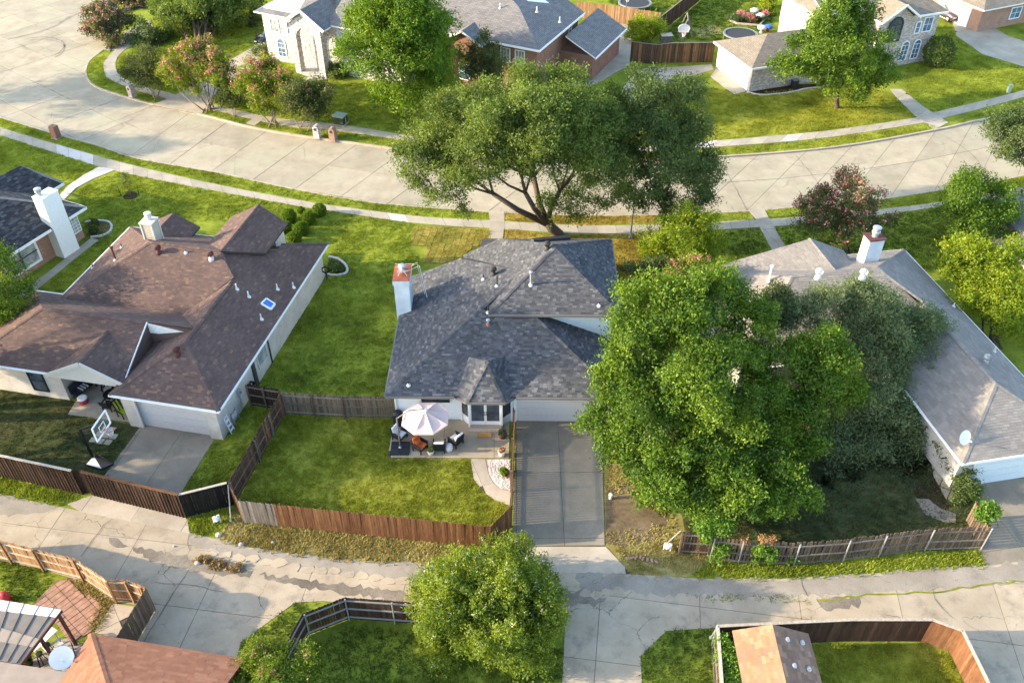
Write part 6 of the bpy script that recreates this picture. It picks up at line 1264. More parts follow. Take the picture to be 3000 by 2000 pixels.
# the grove in front of the tan roof
gA = [LB(*a) for a in ((1900, 900, 36.5, 75), (2010, 880, 37.5, 85), (2100, 870, 38, 75), (1860, 1010, 35.5, 85), (1960, 1000, 35, 95), (2080, 980, 36, 95), (2180, 950, 37.5, 75), (1820, 1120, 34.5, 80), (1920, 1130, 33.5, 95), (2040, 1110, 33.5, 100), (2150, 1090, 35, 90), (1790, 1230, 33.8, 68), (1880, 1260, 33, 90), (2000, 1250, 32.5, 100), (2120, 1240, 33, 95), (1840, 1350, 32.6, 75), (1950, 1380, 32, 90), (2070, 1380, 32, 95), (2190, 1350, 32.6, 85), (1990, 1470, 31.8, 60), (2110, 1480, 31.6, 60), (2230, 1450, 32, 60), (1760, 1180, 34.5, 42), (1930, 1450, 32, 50), (2300, 1400, 32.5, 50), (2210, 1150, 35, 70), (2240, 1050, 36.5, 60), (2190, 1230, 34, 60), (2250, 1240, 34, 55), (1740, 1240, 33.6, 40), (1850, 950, 36.5, 55))] + [LZ(*a) for a in ((1990, 1505, 1.7, 50), (2080, 1522, 1.6, 52), (2160, 1512, 1.7, 52), (2250, 1498, 1.7, 50), (2340, 1480, 1.7, 46), (1900, 1440, 1.9, 46), (2200, 1440, 2.6, 62), (2310, 1425, 2.4, 55), (1960, 1440, 2.6, 55), (2100, 1450, 2.6, 60))]
plant('shade_tree', 'broad bright green tree hanging over the driveway and dirt patch', 'tree', (12.0, 36.0, 0), gA, 'leaf_bright', 8600, 15, 0.20, 0.50, 13, trunk=0.35, fork=2.2, inner=0.35)
gC = [LB(*a) for a in ((2390, 1010, 36.5, 55), (2340, 1080, 36, 60), (2420, 1080, 36, 65), (2380, 1160, 35.5, 70), (2460, 1140, 36, 55), (2330, 1210, 35, 60), (2280, 1290, 34, 60), (2350, 1330, 33.5, 60))]
plant('shade_tree', 'sunlit yellow green tree crown in the middle of the grove', 'tree', (18.0, 37.0, 0), gC, 'leaf_bright', 1900, 15, 0.20, 0.5, 14, trunk=0.22, fork=2.5, inner=0.35)
gB = [LB(*a) for a in ((2330, 940, 39.5, 60), (2440, 920, 40, 75), (2540, 890, 41, 70), (2620, 950, 41, 75), (2700, 960, 41, 55), (2560, 1000, 39.5, 85), (2480, 1010, 39, 70), (2660, 1060, 39.5, 75), (2570, 1110, 38, 85), (2680, 1170, 38, 70), (2490, 1210, 36.5, 80), (2600, 1240, 36.5, 85), (2740, 1230, 37.5, 55), (2450, 1320, 35, 75), (2560, 1350, 35, 80), (2660, 1340, 35.5, 65), (2480, 1420, 34, 60), (2600, 1440, 34, 60), (2400, 1420, 33.5, 55), (2660, 1420, 34.3, 50), (2520, 840, 41.5, 35))]
plant('shade_tree', 'grey green feathery tree beside the tan roof on the right', 'tree', (22.5, 39.0, 0), gB, 'leaf_blue', 5400, 16, 0.23, 0.58, 15, trunk=0.3, fork=2.3, inner=0.35, droop=0.35, aspect=0.34)
gD = [LB(*a) for a in ((2270, 890, 40, 45), (2310, 910, 40, 40), (2240, 920, 39.5, 38))]
plant('shade_tree', 'small brownish green treetop in front of the tan roof', 'tree', (16.5, 40.5, 0), gD, 'leaf_dull', 420, 14, 0.18, 0.45, 16, trunk=0.14, fork=3)
# front garden of the tan house
plant('shrub', 'yellow green bushy tree right of the grey roof by the sidewalk', 'tree', G(1990, 790), [LB(*a) for a in ((1960, 700, 52, 62), (2020, 690, 53, 66), (2060, 720, 52.5, 52), (1925, 740, 51, 48), (1990, 740, 50.5, 58), (2070, 765, 51.5, 42), (1995, 665, 53, 40))], 'leaf_yellow', 1200, 15, 0.19, 0.45, 17, trunk=0.12, fork=0.8, multi=3)
plant('shrub', 'dull green shrub in the shade between the grey roof and the grove', 'shrub', G(1905, 840), [LB(*a) for a in ((1870, 810, 46.8, 40), (1930, 800, 47, 40), (1850, 850, 45.5, 28))], 'leaf_dull', 420, 14, 0.17, 0.4, 18, trunk=0.06, fork=0.4, multi=3)
plant('crape_myrtle', 'pink flowering crape myrtle tucked behind the bright grove', 'tree', G(2020, 880), [LB(*a) for a in ((1990, 810, 46.5, 50), (2040, 800, 47, 52), (2070, 830, 46.3, 38), (1960, 840, 45.5, 38))], 'leaf_crape', 620, 15, 0.18, 0.45, 19, trunk=0.06, fork=1, multi=4, bloom=('bloom_red', 0.26, 9, 0.11))
plant('crape_myrtle', 'red flowering crape myrtle beside the chimney of the tan roofed house', 'tree', G(2470, 748), [LB(*a) for a in ((2400, 620, 55.2, 62), (2470, 590, 56, 72), (2540, 620, 56, 62), (2440, 670, 54.2, 58), (2510, 660, 54.6, 55), (2370, 660, 55, 40), (2580, 660, 56, 40), (2480, 555, 56.5, 40))], 'leaf_dull', 1100, 14, 0.19, 0.48, 20, trunk=0.07, fork=1.2, multi=5, bloom=('bloom_red', 0.32, 9, 0.12))
plant('shade_tree', 'bushy green tree by the street at the right edge above the yellow shrub', 'tree', G(2850, 730), [LB(*a) for a in ((2800, 600, 56.5, 60), (2870, 580, 57.5, 70), (2930, 600, 57, 55), (2830, 650, 55.5, 65), (2900, 650, 55.8, 62), (2770, 630, 56, 40), (2860, 690, 55, 45))], 'leaf_bright', 1500, 15, 0.20, 0.5, 21, trunk=0.16, fork=1.2)
plant('shrub', 'large yellow green shrub at the right edge below the bushy tree', 'shrub', G(2905, 1010), [LB(*a) for a in ((2790, 750, 49.5, 48), (2850, 730, 50, 45), (2840, 800, 48, 60), (2910, 790, 48.5, 60), (2980, 760, 49.5, 55), (2870, 860, 46.3, 65), (2950, 860, 46.5, 70), (2920, 930, 44.8, 65), (2990, 930, 45, 60), (2980, 980, 44, 40))], 'leaf_yellow', 2000, 15, 0.20, 0.48, 22, trunk=0.10, fork=0.7, multi=4)
plant('shade_tree', 'tree crown reaching in at the right edge over the street', 'tree', G(3080, 560), [LB(*a) for a in ((2910, 380, 66, 45), (2970, 400, 65.5, 60), (3040, 400, 65, 80), (2960, 450, 64.5, 45), (3080, 460, 64, 70))], 'leaf_elm', 1100, 15, 0.22, 0.5, 23, trunk=0.2, fork=2)
# near trees at the bottom
crp = bigl(1435, 1790, 23.6, 205, 3.0, 2.9, 26, 0.36, 31, -0.6)
plant('crape_myrtle', 'large crape myrtle with creamy white blossom at the bottom centre', 'tree', (-1.0, 23.8, 0), crp, 'leaf_crape', 5000, 16, 0.15, 0.36, 24, trunk=0.09, fork=1.4, multi=5, bark='bark_pale', bloom=('bloom_white', 0.07, 6, 0.055), inner=0.3, low=-0.85)
plant('crape_myrtle', 'crape myrtle with a few pink flowers at the bottom left', 'tree', G(800, 2110), [LZ(*a) for a in ((790, 1960, 2.4, 75), (880, 1980, 2.3, 60), (710, 1990, 2.2, 55), (830, 2040, 1.8, 90), (770, 1915, 2.6, 36), (900, 1925, 2.6, 26), (680, 2030, 1.8, 45), (840, 1910, 2.5, 26))], 'leaf_crape', 1500, 16, 0.13, 0.34, 25, trunk=0.05, fork=0.8, multi=5, bloom=('bloom_red', 0.045, 7, 0.07))
# across the street
plant('maple_tree', 'tall bright green maple in front of the white brick house', 'tree', G(1190, 335), bigl(1165, 165, 79.5, 185, 5.0, 6.0, 24, 0.34, 41, -0.75) + [LB(1190, 0, 80, 85), LB(1120, 60, 79, 80), LB(1250, 80, 79, 80)], 'leaf_maple', 4600, 15, 0.27, 0.62, 26, trunk=0.3, fork=1.6, inner=0.3, low=-0.8)
plant('cedar_tree', 'dark narrow evergreen right of the maple by the red brick house', 'tree', G(1420, 300), [LB(*a) for a in ((1415, 140, 82.5, 40), (1395, 190, 82, 42), (1435, 190, 82, 42), (1400, 240, 81.5, 44), (1440, 245, 81.5, 40))], 'leaf_dull', 700, 14, 0.22, 0.5, 27, trunk=0.12, fork=0.8)
plant('shade_tree', 'rounded bright green tree before the far tan roofed house', 'tree', G(2452, 316), [LB(*a) for a in ((2440, 60, 81, 65), (2380, 110, 80.5, 65), (2500, 90, 81, 70), (2330, 180, 80, 60), (2430, 160, 79, 75), (2530, 170, 80, 75), (2390, 220, 79.3, 55), (2480, 240, 79, 65), (2560, 240, 80, 60), (2300, 200, 80.3, 38), (2580, 190, 80.5, 42), (2450, 30, 81.5, 40), (2520, 290, 79.3, 30))], 'leaf_bright', 2600, 15, 0.26, 0.6, 28, trunk=0.22, fork=1.7)
plant('shade_tree', 'broad dark green tree on the far corner lawn', 'tree', G(580, 158), bigl(598, 40, 102, 118, 4.2, 3.1, 14, 0.4, 43, -0.3), 'leaf_oak', 2600, 15, 0.30, 0.65, 29, trunk=0.22, fork=1.0, multi=5, low=-0.4)
plant('shade_tree', 'small young oak beside the broad tree on the far corner', 'tree', G(449, 180), [LB(*a) for a in ((440, 110, 98.5, 40), (410, 130, 98, 28), (475, 118, 98.5, 30), (445, 140, 97.6, 28))], 'leaf_elm', 480, 14, 0.27, 0.55, 30, trunk=0.10, fork=1.2)
plant('crape_myrtle', 'green crape myrtle left of the red flowering ones across the street', 'tree', G(472, 292), [LB(*a) for a in ((400, 205, 84.5, 42), (445, 190, 85, 45), (430, 230, 83.5, 40), (385, 225, 84, 25), (470, 225, 84, 30))], 'leaf_dull', 800, 14, 0.22, 0.5, 32, trunk=0.07, fork=1, multi=4, bark='bark_pale')
plant('crape_myrtle', 'wide red flowering crape myrtle with pale forked trunks across the street', 'tree', G(614, 326), [LB(*a) for a in ((540, 200, 82.5, 52), (590, 180, 83.5, 55), (640, 205, 82.5, 50), (560, 240, 81.5, 45), (620, 245, 81.2, 48), (495, 210, 83, 32), (665, 235, 82, 32), (580, 150, 84, 32))], 'leaf_crape', 1300, 14, 0.22, 0.5, 33, trunk=0.08, fork=1.2, multi=4, bark='bark_pale', bloom=('bloom_red', 0.27, 10, 0.14))
plant('crape_myrtle', 'slender sapling between the two red flowering crape myrtles', 'tree', G(683, 342), [LB(*a) for a in ((665, 290, 80.5, 24), (690, 270, 81, 26), (680, 300, 80, 18))], 'leaf_dull', 220, 13, 0.2, 0.45, 34, trunk=0.05, fork=0.8, multi=2, bark='bark_pale')
plant('crape_myrtle', 'round red flowering crape myrtle nearer the brick mailboxes', 'tree', G(802, 367), [LB(*a) for a in ((740, 250, 78.5, 50), (795, 225, 79.5, 52), (840, 260, 78.5, 46), (770, 290, 77.3, 46), (820, 300, 77.5, 40), (710, 270, 78.5, 30), (780, 200, 80, 32))], 'leaf_crape', 1200, 14, 0.22, 0.5, 35, trunk=0.08, fork=1.2, multi=4, bark='bark_pale', bloom=('bloom_red', 0.22, 10, 0.14))
plant('crape_myrtle', 'dark green crape myrtle closest to the brick mailboxes', 'tree', G(883, 381), [LB(*a) for a in ((870, 280, 76.5, 42), (920, 285, 76.8, 44), (895, 315, 75.8, 40), (945, 300, 76.5, 26), (850, 310, 76, 25))], 'leaf_dull', 800, 14, 0.22, 0.5, 36, trunk=0.06, fork=1, multi=4, bark='bark_pale', bloom=('bloom_red', 0.03, 6, 0.1))
plant('crape_myrtle', 'pink flowering vase shaped crape myrtle on the street corner', 'tree', G(322, 146), [LB(*a) for a in ((290, 60, 99.5, 38), (330, 50, 100, 42), (355, 70, 99.5, 34), (280, 85, 98.5, 30), (320, 95, 97.8, 36), (325, 120, 96.8, 26))], 'leaf_dull', 900, 14, 0.24, 0.5, 37, trunk=0.06, fork=0.5, multi=5, bloom=('bloom_pink', 0.5, 8, 0.14))
plant('crape_myrtle', 'pink flowering crape myrtle at the top edge beyond the corner one', 'tree', G(408, 68), [LB(*a) for a in ((380, -5, 111.5, 40), (420, -8, 112, 36), (400, 25, 110.5, 34), (410, 48, 109, 24), (345, -15, 112, 26))], 'leaf_dull', 700, 14, 0.26, 0.5, 38, trunk=0.06, fork=0.5, multi=5, bloom=('bloom_pink', 0.35, 8, 0.14))
plant('shrub', 'grey green shrub under the window of the white brick house', 'shrub', G(785, 190), [LB(*a) for a in ((770, 160, 94.2, 22), (795, 155, 94.6, 24), (780, 176, 93.6, 22), (810, 172, 94, 18))], 'leaf_blue', 420, 14, 0.2, 0.4, 39, trunk=0.04, fork=0.3, multi=3)
plant('shrub', 'dark shrub beside the arched entry of the white brick house', 'shrub', G(985, 228), [LB(970, 205, 89, 18), LB(1000, 210, 88.8, 22), LB(985, 222, 88, 16)], 'leaf_elm', 300, 14, 0.18, 0.35, 40, trunk=0.03, fork=0.3, multi=3)
plant('cedar_tree', 'dark upright evergreen at the left corner of the white brick house', 'tree', G(752, 115), [LB(*a) for a in ((750, 20, 106, 22), (752, 50, 105, 24), (755, 80, 104, 24))], 'leaf_dull', 360, 14, 0.22, 0.45, 61, trunk=0.06, fork=0.4)
def ball(label, px_, py_, rpx, mat='leaf_box', group=None, name='boxwood', leaf=0.07, n=None):
    """clipped round shrub standing on the ground"""
    b = G(px_, py_ + rpx * 0.75); s = pxm(b); r = rpx / s; c = b + Vector((0, 0, r * 0.95))
    return plant(name, label, 'shrub', b, [(c, (r * 0.93, r * 0.93, r * 0.93))], mat, n or int(900 * r * r * 4), 14, leaf, 0.06, int(px_ * 7 + py_), trunk=0.03, fork=0.2, multi=2, kids=0, inner=0.12, low=-1.2)
ball('clipped boxwood ball left of the others by the front sidewalk', 849, 634, 20); ball('clipped boxwood ball in the middle of the group beside the sidewalk', 906, 640, 19); ball('clipped boxwood ball nearest the sidewalk slabs', 938, 617, 19)
ball('clipped boxwood ball behind the path of the brown roofed house', 887, 671, 20); ball('small clipped boxwood at the back of the group', 883, 617, 10); ball('clipped boxwood ball half hidden by the brown roof edge', 866, 697, 19); ball('clipped boxwood ball touching the front gable of the brown roof', 838, 668, 18)
ball('big dark round bush beside the far brick front', 2740, 160, 43, 'leaf_elm', leaf=0.16, n=900); ball('round topiary bush at the corner of the far white garage', 2224, 232, 25, 'leaf_yellow', leaf=0.13, n=500)
ball('dark clipped bush inside the stone edged bed by the navy roofed house', 280, 651, 10, 'leaf_elm'); ball('second dark bush in the stone edged bed by the navy roofed house', 278, 672, 12, 'leaf_elm')
plant('shrub', 'pale yellow feathery shrub behind the dark plank fence', 'shrub', G(1890, 125), [LB(*a) for a in ((1870, 85, 98.5, 30), (1905, 80, 99, 32), (1890, 105, 97.8, 30), (1925, 100, 98, 22), (1850, 100, 98, 18))], 'leaf_yellow', 520, 13, 0.22, 0.5, 44, trunk=0.05, fork=0.4, multi=5)
plant('shrub', 'green and red garden shrubs in the far back yard', 'shrub', G(2245, 60), [LB(*a) for a in ((2230, 10, 109, 22), (2255, 20, 108.5, 24), (2240, 38, 107.5, 20), (2262, 48, 107, 16))], 'leaf_yellow', 380, 13, 0.22, 0.45, 45, trunk=0.04, fork=0.4, multi=3, bloom=('bloom_red', 0.1, 6, 0.12))
plant('shade_tree', 'olive green tree rising behind the far tan roof', 'tree', G(2350, 60), [LB(2355, 12, 101, 26), LB(2385, 20, 101, 22)], 'leaf_oak', 260, 13, 0.24, 0.5, 46, trunk=0.1, fork=3)
# left edge and lower right greenery
plant('shade_tree', 'leafy branches reaching in at the left edge above the brown roof', 'tree', (-37.0, 46.5, 0), [LB(*a) for a in ((-40, 780, 46.5, 70), (20, 820, 45.5, 55), (60, 860, 45, 42), (-10, 890, 44.5, 60), (50, 930, 44, 38), (-60, 950, 44, 70), (-120, 850, 46, 90), (-100, 740, 48, 80))], 'leaf_bright', 1300, 15, 0.19, 0.48, 47, trunk=0.2, fork=2.5)
for i, (x, y, r, h, lab) in enumerate(((-36.5, 38.3, 4.5, 16.3, 'tall shade tree out of view to the left of the brown roofed house'), (-48, 37.5, 4.6, 16.5, 'tallest shade tree out of view to the left between the two houses'), (-38.5, 33.5, 3.8, 10.5, 'lower shade tree out of view to the left by the alley fence'), (-35.6, 37.2, 2.9, 6.6, 'low bushy tree out of view to the left of the worn lawn'), (-66, 82.0, 5.0, 11.0, 'shade tree out of view to the left beside the street corner'), (-62, 70.0, 4.2, 9.0, 'shade tree out of view to the left on the front lawn'))):
    plant('shade_tree', lab, 'tree', (x, y, 0), sub_lobes(Vector((x, y, h - r * 0.85)), (r, r, r * 0.85), 9, 0.4, 50 + i), 'leaf_elm', 1500, 11, 0.3, 0.7, 50 + i, trunk=0.3, fork=3)
plant('vine', 'lime green vine climbing over the fence right of the dirt patch', 'vine', G(2100, 1600), [LZ(*a) for a in ((2090, 1535, 2.0, 28), (2120, 1560, 1.8, 28), (2070, 1560, 1.7, 22), (2110, 1600, 1.0, 20), (2105, 1635, 0.4, 13), (2050, 1545, 1.7, 16))], 'leaf_lime', 420, 14, 0.15, 0.32, 56, trunk=0.02, fork=0.3, multi=4, stem='stem')
plant('vine', 'lime green vine with dead stems on the leaning grey fence', 'vine', G(2245, 1640), [LZ(*a) for a in ((2225, 1605, 1.2, 14), (2258, 1608, 1.1, 14), (2255, 1635, 0.4, 10), (2215, 1632, 0.4, 10), (2320, 1628, 0.4, 11))], 'leaf_lime', 200, 13, 0.14, 0.28, 57, trunk=0.02, fork=0.2, multi=3, stem='stem')
plant('vine', 'small dried brown creeper on the top of the leaning fence', 'vine', G(2200, 1640), [LZ(*a) for a in ((2180, 1584, 1.8, 6), (2235, 1580, 1.85, 8), (2262, 1579, 1.85, 7))], 'leaf_dead', 60, 8, 0.10, 0.2, 58, trunk=0.015, fork=0.2, multi=3, stem='stem')
plant('shrub', 'green shrubs growing along the garage corner of the tan roofed house', 'shrub', G(2835, 1430), [LZ(*a) for a in ((2812, 1378, 0.9, 26), (2828, 1405, 0.7, 26), (2836, 1440, 0.6, 24), (2815, 1455, 0.4, 16), (2795, 1345, 1.0, 26), (2775, 1315, 1.1, 24), (2758, 1285, 1.1, 22))], 'leaf_elm', 700, 14, 0.15, 0.33, 59, trunk=0.03, fork=0.3, multi=3)
plant('shrub', 'small lime green bush at the top of the side fence by the driveway', 'shrub', G(2905, 1530), [LZ(2890, 1500, 1.7, 15), LZ(2908, 1496, 1.8, 13), LZ(2880, 1512, 1.5, 10)], 'leaf_lime', 150, 13, 0.15, 0.3, 60, trunk=0.02, fork=0.3, multi=3)
plant('vine', 'lime green climber between the shed and its fence', 'vine', G(2130, 1990), [LZ(*a) for a in ((2120, 1885, 1.5, 15), (2128, 1935, 1.3, 22), (2140, 1980, 1.2, 22))], 'leaf_lime', 260, 14, 0.13, 0.28, 62, trunk=0.02, fork=0.3, multi=3, stem='stem')
plant('shrub', 'small agave like plant growing in the white gravel bed', 'plant', G(1477, 1388), [LZ(1477, 1382, 0.2, 9)], 'leaf_box', 60, 10, 0.12, 0.12, 63, trunk=0.02, fork=0.05, multi=2)
plant('shrub', 'low garden plants in the white edged bed beside the brown house', 'shrub', G(985, 790), [LZ(980, 784, 0.25, 9), LZ(992, 788, 0.2, 8), LZ(975, 772, 0.2, 7)], 'leaf_elm', 120, 12, 0.12, 0.2, 64, trunk=0.02, fork=0.1, multi=2)
for i, (x, y, lab) in enumerate(((597, 1640, 'clump of dry orange weeds in the alley near the broken edge'), (640, 1655, 'larger clump of dry orange weeds in the alley'), (690, 1662, 'small clump of dry weeds at the end of the alley row'))):
    plant('weed', lab, 'weeds', G(x, y), [(G(x, y, 0.06), (0.42, 0.22, 0.08))], 'leaf_straw', 34, 8, 0.15, 0.12, 70 + i, trunk=0.012, fork=0.04, multi=2, kids=0, low=-0.2)
# staked sapling on the front lawn
sp = thing('sapling', 'thin staked sapling on the bright front lawn', 'tree', G(383, 572))
MB().tube([G(383, 572), G(383, 572) + Vector((0.03, 0, 0.8)), G(383, 572) + Vector((-0.03, 0.02, 1.7))], [0.03, 0.022, 0.008], 6).build('trunk', 'bark_pale', sp)
me, _, _ = leaf_mesh('crown', 'leaf_dull', [(G(383, 572) + Vector((0, 0, 1.45)), (0.35, 0.35, 0.55))], 50, 8, 0.12, 0.22, 77); put('crown', me, sp)
for dx in (-0.75, 0.75): MB().tube([G(383, 572) + Vector((dx, -0.1, 0)), G(383, 572) + Vector((dx * 1.1, -0.1, 0.9))], 0.025, 6).build('stake', 'black_metal', sp)
MB().lathe(G(383, 574), [(0.62, 0), (0.55, 0.06), (0.1, 0.09)], 16).build('mulch_ring', 'mulch', sp)

# ================================================================== patio of the grey-roofed house
PZ = 0.052
um = thing('patio_umbrella', 'cantilever patio umbrella with pale pink and cream canopy', 'umbrella', Vector((-6.55, 35.25, PZ)))
uc = Vector((-4.95, 35.45, 0)); n = 8; rimr = 1.42
rim = [uc + Vector((rimr * math.cos(2 * math.pi * (k + 0.5) / n), rimr * 0.97 * math.sin(2 * math.pi * (k + 0.5) / n), 2.35)) for k in range(n)]; top = uc + Vector((0, 0, 2.95)); hub = uc + Vector((0, 0, 2.9))
for k in range(n):
    a, b = rim[k], rim[(k + 1) % n]; m = MB(); N = 6; rows = []
    for i in range(N + 1):
        t = i / N; row = []
        for j in range(5):
            s = j / 4; p = a.lerp(b, s).lerp(top, t); sag = -0.10 * math.sin(math.pi * t) * math.sin(math.pi * s) - 0.05 * math.sin(math.pi * t); row.append(p + Vector((0, 0, sag)))
        rows.append(row)
    vs = [p for r in rows for p in r]; m.add(vs, [(i * 5 + j, i * 5 + j + 1, (i + 1) * 5 + j + 1, (i + 1) * 5 + j) for i in range(N) for j in range(4)])
    m.add([rows[0][j] for j in range(5)] + [rows[0][j] - Vector((0, 0, 0.09)) for j in range(5)], [(j, j + 1, j + 6, j + 5) for j in range(4)])
    m.build('canopy_panel', 'canopy', um, smooth=True); MB().tube([top - Vector((0, 0, 0.08)), a - Vector((0, 0, 0.03))], 0.014, 5).build('rib', 'galv', um)
MB().lathe(top, [(0.16, -0.03), (0.17, 0.02), (0.1, 0.07), (0.1, 0.1), (0.02, 0.11)], 12).build('finial', 'coating_white', um)
bp = Vector((-6.55, 35.25, PZ))
MB().tube([bp, bp + Vector((0, 0, 2.5))], 0.045, 10).build('mast', 'gutter_grey', um); MB().tube([bp + Vector((0, 0, 2.45)), bp + Vector((0.7, 0.1, 2.98)), top + Vector((0, 0, 0.14))], 0.035, 8).build('arm', 'gutter_grey', um)
MB().tube([bp + Vector((0, 0, 1.2)), bp + Vector((0.55, 0.07, 2.75))], 0.02, 6).build('strut', 'gutter_grey', um)
for sx_ in (-1, 1):
    for sy_ in (-1, 1):
        m = MB(); c = bp + Vector((sx_ * 0.28, sy_ * 0.26 - 0.05, 0.05)); m.box(c, (0.53, 0.5, 0.09), 0); m.build('base_weight', 'black_plastic', um)
MB().lathe(bp + Vector((0, -0.02, 0.09)), [(0.1, 0), (0.08, 0.06), (0.05, 0.1)], 10).build('collar', 'galv', um)
def armchair(name, label, p, rz, cushion, frame='black_plastic', pillow=None, group='patio chairs beside the umbrella', s=1.0):
    t = local_thing(name, label, 'chair', p, rz, group, s)
    for x in (-0.31, 0.31):
        for y in (-0.3, 0.3): MB().box((x, y, 0.2), (0.06, 0.06, 0.4)).build('leg', frame, t)
    MB().box((0, 0, 0.27), (0.66, 0.66, 0.1)).build('seat_frame', frame, t)
    m = MB().box((0, 0.33, 0.56), (0.66, 0.06, 0.56), 0, Matrix.Rotation(rad(-12), 3, 'X'))
    for k in range(5): m.box((-0.26 + 0.13 * k, 0.335, 0.56), (0.03, 0.085, 0.56), 0, Matrix.Rotation(rad(-12), 3, 'X'))
    m.build('backrest', frame, t)
    for x in (-0.34, 0.34): MB().box((x, 0.02, 0.58), (0.07, 0.68, 0.05)).box((x, -0.28, 0.43), (0.05, 0.05, 0.28)).box((x, 0.0, 0.42), (0.03, 0.5, 0.26)).build('armrest', frame, t)
    def pad(c, sz, tilt=None):
        m = MB(); x, y, z = (d / 2 for d in sz); Mx = tilt or Matrix.Identity(3); vs = []
        prof = [(0.9, -1), (1, -0.4), (1, 0.4), (0.88, 1)]
        for k, zz in prof: vs += [Vector(c) + Mx @ Vector((sx_ * x * k, sy_ * y * k, zz * z)) for sx_, sy_ in ((-1, -1), (1, -1), (1, 1), (-1, 1))]
        return m.add(vs, [(3, 2, 1, 0), (12, 13, 14, 15)] + [(i * 4 + j, i * 4 + (j + 1) % 4, (i + 1) * 4 + (j + 1) % 4, (i + 1) * 4 + j) for i in range(3) for j in range(4)])
    pad((0, -0.02, 0.38), (0.58, 0.6, 0.13)).build('seat_cushion', cushion, t); pad((0, 0.26, 0.66), (0.56, 0.5, 0.13), Matrix.Rotation(rad(78), 3, 'X')).build('back_cushion', cushion, t)
    if pillow: pad((0, 0.14, 0.6), (0.4, 0.34, 0.12), Matrix.Rotation(rad(72), 3, 'X')).build('pillow', pillow, t)
    return t
g0 = lambda x, y: Vector((G(x, y).x, G(x, y).y, PZ))
armchair('patio_chair', 'dark patio chair with white cushion half under the umbrella', g0(1172, 1285), rad(60), 'white_fabric', 'black_plastic', 'lead_white')
armchair('patio_chair', 'patio rocker with bright orange cushions beside the umbrella base', g0(1232, 1318), rad(55), 'orange_fabric', 'black_plastic', 'orange_fabric')
armchair('patio_chair', 'black patio chair with white cushion at the lawn edge of the patio', g0(1288, 1318), rad(180), 'white_fabric')
armchair('patio_chair', 'black patio chair with white cushion turned toward the doors', g0(1336, 1300), rad(-130), 'white_fabric', 'black_plastic', 'white_fabric')
stool = thing('garden_stool', 'white ceramic garden stool between the two white cushioned chairs', 'stool', g0(1316, 1320))
MB().lathe(g0(1316, 1320), [(0.17, 0), (0.22, 0.12), (0.24, 0.24), (0.22, 0.36), (0.17, 0.46), (0.03, 0.48)], 16).build('body', 'ceramic', stool, smooth=True); MB().lathe(g0(1316, 1320) + Vector((0, 0, 0.05)), [(0.205, 0), (0.215, 0.02), (0.21, 0.04)], 16).lathe(g0(1316, 1320) + Vector((0, 0, 0.39)), [(0.212, 0), (0.205, 0.02), (0.195, 0.04)], 16).build('band', 'lead_white', stool)
def planter(label, p, r, h, mat, leafmat=None, leafr=0.2, seed=1):
    t = thing('planter', label, 'planter', p); m = MB().lathe(p, [(r * 0.7, 0), (r * 0.95, h * 0.55), (r, h * 0.9), (r * 1.05, h), (r * 0.9, h), (r * 0.86, h * 0.85)], 16); m.build('pot', mat, t, smooth=True)
    MB().lathe(p + Vector((0, 0, h * 0.82)), [(r * 0.85, 0), (r * 0.5, 0.02)], 14).build('soil', 'mulch', t)
    if leafmat: me, _, _ = leaf_mesh('foliage', leafmat, [(p + Vector((0, 0, h + leafr * 0.4)), (leafr, leafr, leafr * 0.8))], 30, 10, 0.10, 0.12, seed); put('foliage', me, t)
    return t
planter('small white planter pot beside the orange cushioned chair', g0(1263, 1332), 0.2, 0.34, 'ceramic', 'leaf_elm', 0.1, 81)
planter('white fluted flower pot at the lower right corner of the patio', g0(1470, 1336), 0.22, 0.4, 'ceramic', 'leaf_dead', 0.1, 82); planter('round brown planter with succulents by the glazed doors', g0(1472, 1282), 0.26, 0.32, 'maroon', 'leaf_blue', 0.17, 83); planter('terracotta pot lying in the white gravel bed', Vector((G(1484, 1398).x, G(1484, 1398).y, 0.03)), 0.13, 0.16, 'terracotta')
dm = thing('door_mat', 'orange brown coir mat in front of the glazed doors', 'mat', g0(1420, 1275)); MB().box(g0(1420, 1275) + Vector((0, 0, 0.012)), (0.86, 0.5, 0.02)).build('mat', 'coir', dm)
m = MB(); c = g0(1420, 1275) + Vector((0, 0, 0.024)); m.box(c + Vector((0, 0.235, 0)), (0.86, 0.03, 0.012)).box(c - Vector((0, 0.235, 0)), (0.86, 0.03, 0.012)).box(c + Vector((0.415, 0, 0)), (0.03, 0.44, 0.012)).box(c - Vector((0.415, 0, 0)), (0.03, 0.44, 0.012)).build('border', 'terracotta', dm)
gl = thing('grill', 'black covered grill against the white wall behind the umbrella', 'grill', g0(1168, 1243)); c = g0(1168, 1243)
MB().lathe(c, [(0.3, 0), (0.34, 0.5), (0.36, 0.8), (0.3, 1.0), (0.12, 1.08)], 12, 1.0, 0.8).build('cover', 'black_plastic', gl, smooth=True); MB().box(c + Vector((0.0, -0.30, 0.86)), (0.4, 0.05, 0.05)).build('handle', 'black_metal', gl)
# white gravel: single stones
rs = random.Random(5); sv = MB()
for k in range(900):
    x = rs.uniform(1428, 1494); y = rs.uniform(1348, 1434)
    if x < 1433 + max(0, (y - 1388)) * 0.8: continue
    p = G(x, y); r = rs.uniform(0.02, 0.05); sv.lathe(p + Vector((0, 0, 0.02)), [(r * 0.8, 0), (r, r * 0.4), (r * 0.4, r * 0.8)], 5, rs.uniform(0.7, 1.3), 1)
tag(sv.build('white_pebbles', 'stone_white', rock), kind='stuff')
